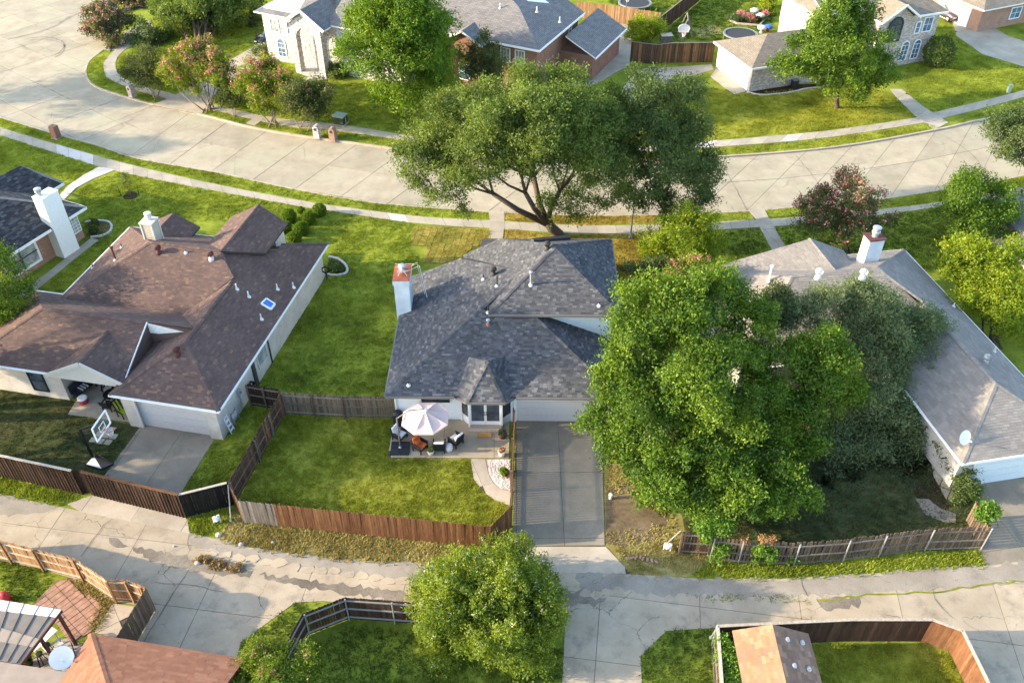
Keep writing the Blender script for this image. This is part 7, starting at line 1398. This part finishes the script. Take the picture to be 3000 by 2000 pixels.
# ================================================================== yard of the brown-roofed house
hb = thing('basketball_hoop', 'portable basketball hoop with clear white framed backboard on the left lawn', 'basketball hoop', G(290, 1360))
pb_ = G(274, 1345); bc = G(297, 1247, 2.75); dv = (G(308, 1206, 2.75) - G(271, 1259, 2.75)); dv.z = 0; dv.normalize(); nv = Vector((dv.y, -dv.x, 0)); Z = Vector((0, 0, 1))
bx = [G(255 + 0, 1365), G(283, 1335), G(335, 1362), G(300, 1378)]
m = MB().prism(bx, 0.02, 0.16); m.build('base_tank', 'black_plastic', hb); MB().add([bx[0] + Z * 0.165, bx[1].lerp(bx[0], 0.2) + Z * 0.165, bx[3] + Z * 0.165], [(0, 1, 2)]).build('base_label', 'lead_white', hb)
MB().add([G(283, 1338) + Z * 0.17, G(333, 1362) + Z * 0.17, pb_ + Z * 0.95], [(0, 1, 2)]).build('base_cover', 'black_plastic', hb)
MB().box(pb_ + Z * 1.25, (0.1, 0.1, 2.5)).build('pole', 'black_metal', hb)
MB().beam(pb_ + Z * 2.45, bc - nv * 0.02 + Z * 0.25, 0.06, 0.06).beam(pb_ + Z * 2.0, bc - nv * 0.02 - Z * 0.25, 0.06, 0.06).beam(pb_ + Z * 1.2 - nv * 0.15, pb_ + Z * 2.2 - nv * 0.2, 0.04, 0.04).build('arm', 'black_metal', hb)
wd, ht = 0.75, 0.5; P4 = [bc + dv * s * wd + Z * t_ * ht for s, t_ in ((-1, -1), (1, -1), (1, 1), (-1, 1))]
m = MB()
for i in range(4): m.beam(P4[i], P4[(i + 1) % 4], 0.07, 0.07, up=nv)
sq = [bc + dv * s * 0.26 + Z * (t_ * 0.2 - 0.08) + nv * 0.02 for s, t_ in ((-1, -1), (1, -1), (1, 1), (-1, 1))]
for i in range(4): m.beam(sq[i], sq[(i + 1) % 4], 0.04, 0.02, up=nv)
bb = m.build('backboard_frame', 'white_paint', hb)
gm = bpy.data.materials.new('clear_board'); gm.use_nodes = True; nt = gm.node_tree; b_ = nt.nodes['Principled BSDF']; b_.inputs['Base Color'].default_value = (0.5, 0.52, 0.5, 1); b_.inputs['Alpha'].default_value = 0.16; b_.inputs['Roughness'].default_value = 0.1; MATS['clear_board'] = gm
g = MB(); g.add([p - nv * 0.01 for p in P4], [(0, 1, 2, 3)]); g.build('backboard', 'clear_board', bb)
def hoop_rim(parent, c, r=0.23):
    ring = [c + Vector((r * math.cos(2 * math.pi * k / 16), r * math.sin(2 * math.pi * k / 16), 0)) for k in range(17)]
    ro = MB().tube(ring, 0.016, 6, False).build('rim', 'orange_rim', parent); m = MB()
    for k in range(12):
        for s in (1, -1):
            pts = []
            for i in range(4): a = 2 * math.pi * (k + s * i * 0.5) / 12; q = r * (1 - 0.16 * i); pts.append(c + Vector((q * math.cos(a), q * math.sin(a), -0.13 * i)))
            m.tube(pts, 0.010, 4, False)
    m.build('net', 'net', ro); return ro
hoop_rim(hb, bc + nv * 0.36 - Z * 0.3); MB().beam(bc - Z * 0.3, bc + nv * 0.14 - Z * 0.3, 0.12, 0.05).build('bracket', 'orange_rim', hb)
for r_ in range(3):
    for c_ in range(3 if r_ != 0 else 2):
        p = B(-7.25 - 0.5 * r_ * 0.15 + 0.47 * c_ - 0.55, -0.35 - 0.5 * r_, 0)
        s = MB().box(p + Vector((0, 0, 0.02)), (0.4, 0.4, 0.05), B.ang + random.uniform(-.06, .06)).build('stepping_stone', 'walk'); tag(s, 'square stepping stone, %s, in the %s beside the brown house driveway' % (('left' if c_ == 0 else 'right' if c_ == (1 if r_ == 0 else 2) else 'middle'), ('short row nearest the patio', 'middle row', 'row nearest the hoop')[r_]), 'stepping stone', 'stepping stones beside the driveway')
co = thing('cooler', 'red drink cooler with white lid on the covered patio', 'cooler', Vector((G(247, 1180).x, G(247, 1180).y, PZ))); c = co.location.copy()
MB().lathe(c, [(0.27, 0), (0.29, 0.3), (0.29, 0.34)], 16).build('body', 'red_plastic', co); MB().lathe(c + Vector((0, 0, 0.34)), [(0.3, 0), (0.3, 0.07), (0.26, 0.1)], 16).build('lid', 'white_paint', co); MB().tube([c + Vector((-0.3, 0, 0.3)), c + Vector((-0.34, -0.03, 0.16)), c + Vector((-0.3, -0.06, 0.1))], 0.015, 5).build('handle', 'white_paint', co)
pt = thing('patio_table', 'round black metal patio table on the covered patio', 'table', Vector((*G(335, 1178).xy, PZ))); c = pt.location.copy()
MB().lathe(c + Vector((0, 0, 0.66)), [(0.48, 0), (0.48, 0.04)], 20).build('tabletop', 'black_metal', pt)
for k in range(4): a = math.pi / 2 * k + 0.4; MB().tube([c + Vector((0.38 * math.cos(a), 0.38 * math.sin(a), 0)), c + Vector((0.12 * math.cos(a), 0.12 * math.sin(a), 0.4)), c + Vector((0.3 * math.cos(a), 0.3 * math.sin(a), 0.66))], 0.02, 6).build('leg', 'black_metal', pt)
def slat_chair(label, p, rz, mat, mat2=None, name='patio_chair'):
    t = local_thing(name, label, 'chair', p, rz)
    for x in (-0.27, 0.27):
        for y, h in ((-0.28, 0.4), (0.2, 0.36)): MB().box((x, y, h / 2), (0.05, 0.06, h)).build('leg', mat, t)
        MB().box((x * 1.15, -0.05, 0.56), (0.1, 0.7, 0.03)).box((x * 1.1, -0.3, 0.45), (0.04, 0.05, 0.22)).build('armrest', mat, t)
    for k in range(5): MB().box((0, -0.28 + 0.12 * k, 0.38 - 0.02 * k), (0.5, 0.1, 0.025)).build('seat_slat', mat2 or mat, t)
    for k in range(5): MB().box((-0.2 + 0.1 * k, 0.34, 0.66), (0.085, 0.03, 0.7), 0, Matrix.Rotation(rad(-20), 3, 'X')).build('back_slat', mat2 if mat2 and k % 2 else mat, t)
    return t
pz = lambda x, y: Vector((*G(x, y).xy, PZ))
slat_chair('black metal chair at the near side of the round patio table', pz(322, 1200), rad(170), 'black_metal'); slat_chair('black metal chair with pale seat behind the round patio table', pz(322, 1150), rad(20), 'black_metal', 'lead_white'); slat_chair('black and lime green slatted chair beside the garage pilaster', pz(365, 1218), rad(60), 'black_plastic', 'lime_plastic')
bn = thing('bench', 'dark bench with black and white striped cushion against the patio wall', 'bench', pz(252, 1150)); c = bn.location.copy(); a = B.ang + rad(75)
T_ = Vector((math.cos(a), math.sin(a), 0)); N2 = Vector((-T_.y, T_.x, 0))
MB().beam(c - T_ * 0.8 + Z * 0.38, c + T_ * 0.8 + Z * 0.38, 0.5, 0.08).build('seat', 'black_plastic', bn); MB().beam(c - T_ * 0.8 + Z * 0.7 + N2 * 0.25, c + T_ * 0.8 + Z * 0.7 + N2 * 0.25, 0.06, 0.5).build('backrest', 'black_plastic', bn)
for s in (-0.7, 0.7):
    for q_ in (-0.2, 0.2): MB().box(c + T_ * s + N2 * q_ + Z * 0.18, (0.06, 0.06, 0.36), a).build('leg', 'black_plastic', bn)
for k in range(7): MB().beam(c - T_ * (0.35 - 0.1 * k) + Z * 0.47 - N2 * 0.22, c - T_ * (0.35 - 0.1 * k) + Z * 0.47 + N2 * 0.22, 0.095, 0.1).build('cushion_stripe', 'white_fabric' if k % 2 else 'black_plastic', bn)
# things leaning on the garage side wall
ld = thing('step_ladder', 'white folding step ladder leaning against the garage side wall', 'ladder', G(672, 1262)); c = G(672, 1262); n2 = B.u
for s in (-0.2, 0.2): MB().beam(c + B.v * s + n2 * 0.25, c + B.v * s * 0.7 - n2 * 0.12 + Z * 1.5, 0.05, 0.05).build('rail', 'white_paint', ld)
for k in range(4): f = (k + 0.6) / 4.6; MB().beam(c - B.v * 0.18 + n2 * (0.25 - 0.37 * f) + Z * 1.5 * f, c + B.v * 0.18 + n2 * (0.25 - 0.37 * f) + Z * 1.5 * f, 0.12, 0.03).build('step', 'white_paint', ld)
MB().beam(c - B.v * 0.16 - n2 * 0.08 + Z * 1.0, c + B.v * 0.16 - n2 * 0.14 + Z * 1.3, 0.3, 0.03, up=n2).build('tray', 'lead_white', ld)
hr = thing('hose_reel', 'coiled dark garden hose hanging on the garage side wall', 'hose', B(-0.3, 4.1, 0.5)); ctr = B(-0.28, 4.1, 0.85)
for q_ in range(3): MB().tube([ctr + n2 * (0.06 * q_) + B.v * (0.3 * math.cos(2 * math.pi * k / 16)) + Z * (0.3 * math.sin(2 * math.pi * k / 16)) for k in range(17)], 0.035, 6, False).build('coil', 'rubber', hr)
MB().tube([ctr - n2 * 0.1, ctr + n2 * 0.2], 0.04, 8).tube([ctr - n2 * 0.1, ctr - n2 * 0.1 - Z * 0.05], 0.08, 8).build('hook', 'galv', hr)
fc = thing('folding_chair', 'pale folded lawn chair frame leaning on the garage side wall', 'chair', G(690, 1235)); c = G(690, 1235)
for s in (-0.3, 0.3): MB().tube([c + B.v * s + n2 * 0.2, c + B.v * s - n2 * 0.05 + Z * 1.1], 0.02, 6).tube([c + B.v * s + n2 * 0.1, c + B.v * s * 0.6 + n2 * 0.02 + Z * 0.9], 0.02, 6).build('frame', 'galv', fc)
MB().beam(c - B.v * 0.3 + n2 * 0.06 + Z * 0.6, c + B.v * 0.3 + n2 * 0.06 + Z * 0.6, 0.4, 0.02, up=n2).build('seat', 'lead_white', fc)
wr = thing('garden_hose_stand', 'black hose reel stand beside the east wall of the brown house', 'hose reel', G(958, 820)); c = G(958, 820)
MB().tube([c + Vector((0.25 * math.cos(2 * math.pi * k / 14), 0, 0.9 + 0.25 * math.sin(2 * math.pi * k / 14))) for k in range(15)], 0.05, 6, False).build('coil', 'rubber', wr); MB().tube([c, c + Z * 0.9], 0.03, 6).tube([c + Vector((0.25, -0.2, 0)), c + Z * 0.5, c + Vector((-0.25, -0.2, 0))], 0.025, 6).build('stand', 'black_metal', wr)
mt = thing('meter_box', 'small grey electric meter box on the east wall of the brown house', 'meter', B(-0.3, 2.8, 1.3)); MB().box(B(-0.3, 2.8, 1.5), (0.14, 0.28, 0.4), B.ang).build('box', 'galv', mt); MB().lathe(B(-0.22, 2.8, 1.55), [(0.09, -0.05), (0.09, 0.05)], 10).build('dial', 'glass_pale', mt); MB().tube([B(-0.33, 2.8, 0.2), B(-0.33, 2.8, 1.3)], 0.03, 6).build('conduit', 'galv', mt)
# white meters and stand-pipes along the alley
def gas_meter(label, p, rz=0.0):
    t = local_thing('gas_meter', label, 'meter', p, rz)
    MB().lathe((0, 0, 0.22), [(0.1, 0), (0.15, 0.05), (0.15, 0.2), (0.1, 0.26)], 12, 1.2, 0.8).build('body', 'white_paint', t); MB().tube([(-0.16, 0, 0), (-0.16, 0, 0.55), (-0.05, 0, 0.6), (-0.05, 0, 0.45)], 0.03, 7).tube([(0.18, 0.02, 0), (0.18, 0.02, 0.62), (0.06, 0.02, 0.6), (0.06, 0, 0.45)], 0.03, 7).build('pipe', 'white_paint', t); MB().lathe((0.0, -0.13, 0.32), [(0.06, 0), (0.06, 0.04)], 10).build('dial', 'lead_white', t)
gas_meter('white gas meter standing in the weeds by the black fence panel', G(638, 1532), 0.3); gas_meter('white gas meter on the dirt patch right of the driveway', G(1953, 1612), -0.4); gas_meter('white gas meter at the end of the leaning grey fence', G(2068, 1615), 0.2)
pp = thing('cleanout_pipe', 'short white pipe stub on the dirt right of the driveway', 'pipe', G(1788, 1460)); c = G(1788, 1460); MB().tube([c, c + Z * 0.3], 0.09, 12).build('pipe', 'lead_white', pp); MB().lathe(c + Z * 0.3, [(0.11, 0), (0.11, 0.06), (0.05, 0.08)], 12).build('cap', 'white_paint', pp)
for i, (x, y, dx, dy, lab) in enumerate(((1855, 1637, 0.9, 0.1, 'left of the brick row edging the dirt bed by the alley'), (1900, 1638, 0.9, -0.25, 'right part of the brick row edging the dirt bed by the alley'))):
    t = thing('brick_edging', lab, 'edging', G(x, y))
    for k in range(4): MB().box(G(x, y) + Vector((dx * k / 4 - 0.3, dy * k / 4, 0.05)), (0.22, 0.11, 0.1), 0.4 * k + i).build('brick', 'brick_red_pale', t, uv=True)
for i, (x, y, r, lab) in enumerate(((642, 1568, 0.16, 'pale rock at the edge of the weeds beside the alley'), (708, 1596, 0.14, 'brown rock at the edge of the dry verge'), (800, 1590, 0.10, 'small rock on the dry verge beside the alley'), (579, 1651, 0.14, 'white lump of concrete among the dry alley weeds'), (510, 1601, 0.07, 'small white stone on the sunlit alley'))):
    o = MB().lathe(G(x, y), [(r * 0.9, 0), (r, r * 0.5), (r * 0.7, r * 1.1), (r * 0.2, r * 1.3)], 7, 1.2, 0.8).build('rock', 'stone_white' if i in (0, 3, 4) else 'flagstone'); tag(o, lab, 'rock')
# stone edging of the two garden beds
def stone_ring(label, pts, n=26):
    a = resample(GS(pts), 0.3); t = thing('bed_edging', label, 'edging', a[0])
    for k, p in enumerate(a): MB().box(p + Vector((0, 0, 0.06)), (0.28, 0.16, 0.14), math.atan2(*(reversed((a[min(k + 1, len(a) - 1)] - a[max(k - 1, 0)]).xy))) + random.uniform(-.15, .15)).build('stone', 'stone_white', t)
stone_ring('white stone edging of the round bed by the navy roofed house', [(255, 652), (290, 648), (318, 652), (328, 664), (322, 680), (300, 692), (272, 696)])
overlay('planting_bed', [(255, 654), (290, 650), (316, 654), (324, 665), (318, 678), (298, 690), (262, 694)], 'dirt', 0.01)
stone_ring('white stone edging of the dark bed beside the brown house corner', [(968, 755), (990, 760), (1010, 775), (1018, 792), (1010, 803), (985, 808), (965, 806)]); overlay('planting_bed', [(965, 757), (990, 762), (1008, 777), (1014, 792), (1006, 800), (985, 804), (955, 806)], 'mulch', 0.01)
stone_ring('broken white stone edging along the far brick wall', [(2192, 272), (2230, 280), (2290, 276), (2330, 270), (2360, 262), (2400, 258), (2430, 252)]); overlay('planting_bed', [(2192, 268), (2230, 276), (2290, 272), (2400, 254), (2440, 245), (2280, 250)], 'mulch', 0.01)
# ================================================================== street furniture
def mailbox(label, x, y, mat, rz, arch=True, w=0.55, h=1.25):
    p = G(x, y); t = local_thing('mailbox', label, 'mailbox', p, rz); m = MB()
    prof = [(-w / 2, 0), (w / 2, 0), (w / 2, h - (w / 2 if arch else 0))] + ([(w / 2 * math.cos(a), h - w / 2 + w / 2 * math.sin(a)) for a in [math.pi * k / 8 for k in range(1, 8)]] if arch else [(w / 2, h)]) + ([(-w / 2, h - w / 2)] if arch else [(-w / 2, h)])
    n = len(prof); m.add([(a, -0.3, b) for a, b in prof] + [(a, 0.3, b) for a, b in prof], [tuple(range(n)), tuple(reversed(range(n, 2 * n)))] + [((i + 1) % n, i, i + n, (i + 1) % n + n) for i in range(n)])
    m.build('pillar', mat, t, uv=True)
    d = [(0.13 * math.cos(a), h - w / 2 - 0.02 + 0.13 * math.sin(a)) for a in [math.pi * k / 8 for k in range(9)]] + [(-0.13, h - w / 2 - 0.18), (0.13, h - w / 2 - 0.18)]
    MB().add([(a, -0.312, b) for a, b in d], [tuple(range(len(d)))]).build('letter_door', 'trim_dark', t); MB().box((0, 0, 0.03), (w + 0.12, 0.75, 0.08)).build('plinth', 'walk', t); return t
mailbox('whitewashed brick mailbox pillar left of the red one across the street', 931, 403, 'brick_white', rad(-14)); mailbox('red brick mailbox pillar next to the whitewashed one', 977, 410, 'brick_red_pale', rad(-14)); mailbox('pale brick mailbox pillar at the street corner by the crape myrtles', 390, 284, 'brick_mixed', rad(-30)); mailbox('dark brown brick mailbox at the left on the near sidewalk strip', 167, 404, 'brick_red', rad(160), False, 0.6, 1.2)
ub = thing('utility_box', 'dark green utility box on the lawn under the maple', 'utility box', G(998, 362)); c = G(998, 362); MB().box(c + Z * 0.45, (1.1, 0.9, 0.75), rad(-20)).build('cabinet', 'green_box', ub); MB().box(c + Z * 0.86, (1.2, 1.0, 0.1), rad(-20)).build('lid', 'pale_green', ub); MB().box(c + Vector((0.1, -0.47, 0.35)), (0.3, 0.02, 0.2), rad(-20)).build('notice', 'white_paint', ub); MB().box(c + Z * 0.04, (1.3, 1.1, 0.1), rad(-20)).build('pad', 'walk', ub)
pd = thing('utility_pedestal', 'small pale green pedestal beside the utility box', 'pedestal', G(1012, 362)); MB().lathe(G(1012, 363), [(0.11, 0), (0.11, 0.6), (0.09, 0.7)], 10).build('body', 'pale_green', pd); MB().lathe(G(1012, 363) + Z * 0.7, [(0.12, 0), (0.08, 0.06)], 10).build('cap', 'pale_green', pd)
pd = thing('utility_pedestal', 'pale green pedestal on the lawn by the far right sidewalk', 'pedestal', G(2953, 272)); MB().box(G(2953, 272) + Z * 0.4, (0.3, 0.25, 0.8)).build('body', 'pale_green', pd); MB().box(G(2953, 272) + Z * 0.82, (0.36, 0.3, 0.08)).build('cap', 'pale_green', pd)
lp = thing('street_lamp', 'slim metal street lamp pole under the big oak beside the sidewalk', 'street lamp', G(1847, 695)); c = G(1847, 695)
MB().tube([c, c + Z * 0.4, c + Z * 5.2], [0.1, 0.07, 0.05], 10).build('pole', 'galv', lp); MB().tube([c + Z * 5.1, c + Vector((0, 0.6, 5.5)), c + Vector((0, 1.4, 5.55))], 0.035, 7).build('arm', 'galv', lp); MB().box(c + Vector((0, 1.6, 5.5)), (0.25, 0.6, 0.12)).build('lamp_head', 'galv', lp); MB().lathe(c, [(0.16, 0), (0.13, 0.12)], 10).build('base', 'galv', lp)
ac = thing('air_conditioner', 'black cabinet against the far brick garage wall', 'air conditioner', T(5.6, 0.1, 0)); MB().box(T(5.6, 0.1, 0.35), (0.6, 0.5, 0.7), T.ang).build('cabinet', 'black_plastic', ac); MB().box(T(5.6, 0.1, 0.72), (0.64, 0.54, 0.05), T.ang).build('grille', 'gutter_grey', ac)
def car(label, p, rz, mat):
    t = local_thing('car', label, 'car', p, rz); m = MB()
    sec = [(-2.2, 0.35, 0.72, 0.80), (-2.1, 0.3, 0.9, 0.86), (-1.2, 0.28, 1.0, 0.9), (-0.7, 0.28, 1.02, 0.9), (1.3, 0.28, 1.0, 0.9), (2.0, 0.3, 0.92, 0.86), (2.2, 0.38, 0.7, 0.8)]
    vs = []
    for x, zl, zh, w in sec: vs += [(x, -w, zl), (x, -w, (zl + zh) / 2), (x, -w * 0.9, zh), (x, w * 0.9, zh), (x, w, (zl + zh) / 2), (x, w, zl)]
    m.add(vs, [(i * 6 + j, (i + 1) * 6 + j, (i + 1) * 6 + (j + 1) % 6, i * 6 + (j + 1) % 6) for i in range(6) for j in range(6)] + [(5, 4, 3, 2, 1, 0), tuple(range(36, 42))]); m.build('body', mat, t, smooth=True)
    c = [(-0.8, 1.0, 0.8), (-0.1, 1.48, 0.66), (1.2, 1.5, 0.66), (1.9, 1.0, 0.78)]; vs = []
    for x, z, w in c: vs += [(x, -w, z), (x, w, z)]
    MB().add(vs, [(2, 4, 5, 3)]).add([(-0.1, -0.66, 1.485), (1.2, -0.66, 1.505), (1.2, 0.66, 1.505), (-0.1, 0.66, 1.485)], [(0, 1, 2, 3)]).build('roof_panel', mat, t)
    MB().add(vs, [(0, 2, 3, 1), (4, 6, 7, 5), (0, 6, 4, 2), (1, 3, 5, 7)]).build('window', 'glass', t)
    for x in (-1.35, 1.35):
        for y in (-0.82, 0.82):
            w = MB(); ring = [Vector((x, y, 0.33)) + Vector((0.33 * math.cos(2 * math.pi * k / 14), 0, 0.33 * math.sin(2 * math.pi * k / 14))) for k in range(14)]
            w.add([r - Vector((0, 0.1, 0)) for r in ring] + [r + Vector((0, 0.1, 0)) for r in ring], [tuple(range(14)), tuple(reversed(range(14, 28)))] + [(k, k + 14, (k + 1) % 14 + 14, (k + 1) % 14) for k in range(14)]); wo = w.build('wheel', 'rubber', t)
            MB().box((x, y * 1.13, 0.33), (0.34, 0.03, 0.34)).build('rim', 'galv', wo)
    for y in (-0.6, 0.6): MB().box((-2.2, y, 0.68), (0.06, 0.34, 0.14)).build('headlight', 'glass_pale', t); MB().box((2.18, y, 0.75), (0.06, 0.3, 0.14)).build('taillight', 'red_plastic', t)
    MB().box((-2.24, 0, 0.48), (0.05, 0.5, 0.12)).build('number_plate', 'lead_white', t); return t
car('black car parked beside the white brick house', W(-2.6, 4.0, 0.04), rad(64), 'car_black'); car('dark plum car parked on the long driveway at upper right', G(2768, 50, 0.04), rad(110), 'car_silver')
# ================================================================== far back yards
def trampoline(label, x, y, r):
    p = G(x, y); t = thing('trampoline', label, 'trampoline', p); ring = [p + Vector((r * math.cos(2 * math.pi * k / 24), r * math.sin(2 * math.pi * k / 24), 0.9)) for k in range(25)]
    MB().tube(ring, 0.05, 6, False).build('frame', 'galv', t); MB().poly([p + Vector((r * 0.9 * math.cos(2 * math.pi * k / 24), r * 0.9 * math.sin(2 * math.pi * k / 24), 0.88)) for k in range(24)]).build('jump_mat', 'screen_mat', t)
    m = MB(); q = [p + Vector((r * s * math.cos(2 * math.pi * k / 24), r * s * math.sin(2 * math.pi * k / 24), 0.94)) for s in (0.88, 1.03) for k in range(24)]; m.add(q, [(k, (k + 1) % 24, (k + 1) % 24 + 24, k + 24) for k in range(24)]); m.build('edge_pad', 'wood_pale' if r < 1.9 else 'gutter_grey', t)
    for k in range(6): a = math.pi / 3 * k; c = p + Vector((r * 0.97 * math.cos(a), r * 0.97 * math.sin(a), 0)); MB().tube([c, c + Z * 0.9], 0.03, 6).build('leg', 'galv', t)
trampoline('large trampoline at the top edge behind the light brown fence', 1858, 30, 2.0); trampoline('round trampoline partly behind the far low garage roof', 2165, 122, 1.9)
def far_hoop(label, x, y, zt, white, fan):
    p = G(x, y); t = thing('basketball_hoop', label, 'basketball hoop', p); MB().tube([p, p + Z * (zt - 0.2)], 0.05, 8).build('pole', 'gutter_grey', t); b = p + Vector((0, -0.35, zt))
    if fan: pts = [b + Vector((0.62 * math.cos(a), 0, 0.45 * math.sin(a) + 0.1)) for a in [math.pi * k / 10 for k in range(11)]] + [b + Vector((-0.5, 0, -0.3)), b + Vector((0.5, 0, -0.3))]
    else: pts = [b + Vector((x_, 0, z_)) for x_, z_ in ((-0.6, -0.4), (0.6, -0.4), (0.6, 0.4), (-0.6, 0.4))]
    n = len(pts); MB().add(pts + [q + Vector((0, 0.05, 0)) for q in pts], [tuple(range(n)), tuple(reversed(range(n, 2 * n)))] + [((i + 1) % n, i, i + n, (i + 1) % n + n) for i in range(n)]).build('backboard', white, t)
    m = MB()
    for i in range(n): m.tube([pts[i] - Vector((0, 0.02, 0)), pts[(i + 1) % n] - Vector((0, 0.02, 0))], 0.02, 4)
    m.build('backboard_edge', 'white_paint', t); hoop_rim(t, b + Vector((0, -0.3, -0.3))); MB().beam(p + Z * (zt - 0.3), b, 0.08, 0.08).build('arm', 'gutter_grey', t)
far_hoop('fan shaped white basketball backboard above the dark plank fence', 1992, 165, 3.1, 'lead_white', True); far_hoop('dark backboard hoop in front of the far trampoline', 1832, 55, 2.9, 'screen_mat', False)
sw_ = thing('swing_set', 'weathered timber swing frame behind the fan shaped backboard', 'swing set', G(2005, 118)); a0 = G(1985, 118); a1 = G(2030, 116); ap = (a0 + a1) / 2 + Z * 2.3; ap2 = ap + Vector((0.3, 2.2, 0))
for b0 in (a0, a1): MB().tube([b0, ap], 0.06, 6).build('leg', 'wood_grey', sw_); MB().tube([b0 + Vector((0.3, 2.2, 0)), ap2], 0.06, 6).build('leg', 'wood_grey', sw_)
MB().tube([ap - Vector((0, 0.3, 0)), ap2], 0.06, 6).build('top_beam', 'wood_grey', sw_); MB().beam(ap + Vector((0.1, 1.0, -1.7)), ap + Vector((0.6, 1.0, -1.7)), 0.2, 0.04).tube([ap + Vector((0.1, 1, 0)), ap + Vector((0.1, 1, -1.7))], 0.015, 4).tube([ap + Vector((0.6, 1, 0)), ap + Vector((0.6, 1, -1.7))], 0.015, 4).build('swing_seat', 'black_plastic', sw_)
fb = thing('flower_bed', 'raised far flower bed with red flowers and timber edge', 'flower bed', G(2190, 65)); q = GS([(2135, 62), (2150, 45), (2255, 42), (2225, 78), (2160, 72)]); MB().prism(q, 0, 0.12).build('soil', 'mulch', fb)
for i in range(5): MB().beam(q[i] + Z * 0.12, q[(i + 1) % 5] + Z * 0.12, 0.14, 0.2).build('timber', 'wood_pale', fb)
me, _, _ = leaf_mesh('foliage', 'leaf_elm', [(G(2190, 62) + Z * 0.25, (2.4, 1.0, 0.3))], 160, 10, 0.2, 0.3, 91, low=-0.1); put('foliage', me, fb)
for i, (x, y) in enumerate(((2168, 52), (2182, 60), (2200, 66), (2240, 52))): me, _, _ = leaf_mesh('flower', 'bloom_red', [(G(x, y) + Z * 0.45, (0.4, 0.35, 0.25))], 40, 8, 0.16, 0.2, 92 + i, low=-0.1); put('flower', me, fb)
for lab, x, y, mat, mat2 in (('white round toy ball table beside the far trampoline', 2230, 96, 'lead_white', 'galv'), ('blue and red plastic toy by the far garage roof', 2248, 94, 'blue_plastic', 'red_plastic'), ('white plastic toy beside the red flower bed', 2225, 60, 'white_paint', 'red_plastic'), ('small grey garden statue behind the flower bed', 2208, 45, 'lead_white', 'flagstone')):
    t = thing('garden_toy', lab, 'toy', G(x, y)); c = G(x, y); MB().lathe(c + Z * 0.35, [(0.2, 0), (0.5, 0.12), (0.55, 0.3), (0.3, 0.45)], 12).build('top', mat, t, smooth=True); MB().lathe(c, [(0.25, 0), (0.2, 0.1), (0.16, 0.36)], 10).build('stand', mat2, t)
wbx = thing('planter_box', 'grey wooden box beside the yellow shrub behind the plank fence', 'box', G(1950, 135)); MB().box(G(1950, 132) + Z * 0.6, (1.2, 0.9, 1.1), 0.1).build('crate', 'wood_grey', wbx); MB().box(G(1950, 132) + Z * 1.17, (1.3, 1.0, 0.05), 0.1).build('lid', 'wood_pale', wbx)
# under the patio cover at lower left
def stool_set(label, x, y, mat='black_metal'):
    p = Vector((*G(x, y).xy, 0.05)); t = thing('bar_stool', label, 'stool', p)
    for k in range(4): a = math.pi / 2 * k + 0.5; MB().tube([p + Vector((0.2 * math.cos(a), 0.2 * math.sin(a), 0)), p + Vector((0.1 * math.cos(a), 0.1 * math.sin(a), 0.6))], 0.018, 6).build('leg', mat, t)
    MB().lathe(p + Z * 0.6, [(0.17, 0), (0.18, 0.05), (0.12, 0.08)], 12).build('seat', 'black_plastic', t)
stool_set('black bar stool under the edge of the patio cover', 128, 1938); stool_set('second black bar stool nearer the white table', 150, 1912)
wt = thing('patio_table', 'narrow white table beside the patio cover post', 'table', Vector((*G(146, 1900).xy, 0.05))); p = wt.location.copy(); MB().beam(p + Z * 0.78 - Vector((0.3, 0.55, 0)), p + Z * 0.78 + Vector((0.3, 0.55, 0)), 0.36, 0.06).build('tabletop', 'white_paint', wt)
for s in (-1, 1):
    for q_ in (-0.12, 0.12): MB().tube([p + Vector((0.25 * s + q_, 0.45 * s - q_, 0)), p + Vector((0.25 * s + q_, 0.45 * s - q_, 0.76))], 0.025, 6).build('leg', 'galv', wt)
slat_chair('grey slatted garden chair in front of the patio cover post', Vector((*G(178, 1915).xy, 0.05)), rad(140), 'galv', 'lead_white', 'garden_chair')
planter('green glazed pot under the patio cover', Vector((*G(88, 1945).xy, 0.05)), 0.22, 0.4, 'green_box', 'leaf_elm', 0.15, 97)
rk = thing('bicycle_seat_toy', 'pink plastic toy at the left edge behind the patio cover', 'toy', G(20, 1757)); MB().lathe(G(20, 1757), [(0.2, 0), (0.26, 0.3), (0.2, 0.55), (0.05, 0.62)], 10, 1.2, 0.8).build('body', 'red_plastic', rk, smooth=True); MB().tube([G(26, 1760), G(34, 1764) + Z * 0.15], 0.05, 6).build('handle', 'red_plastic', rk)
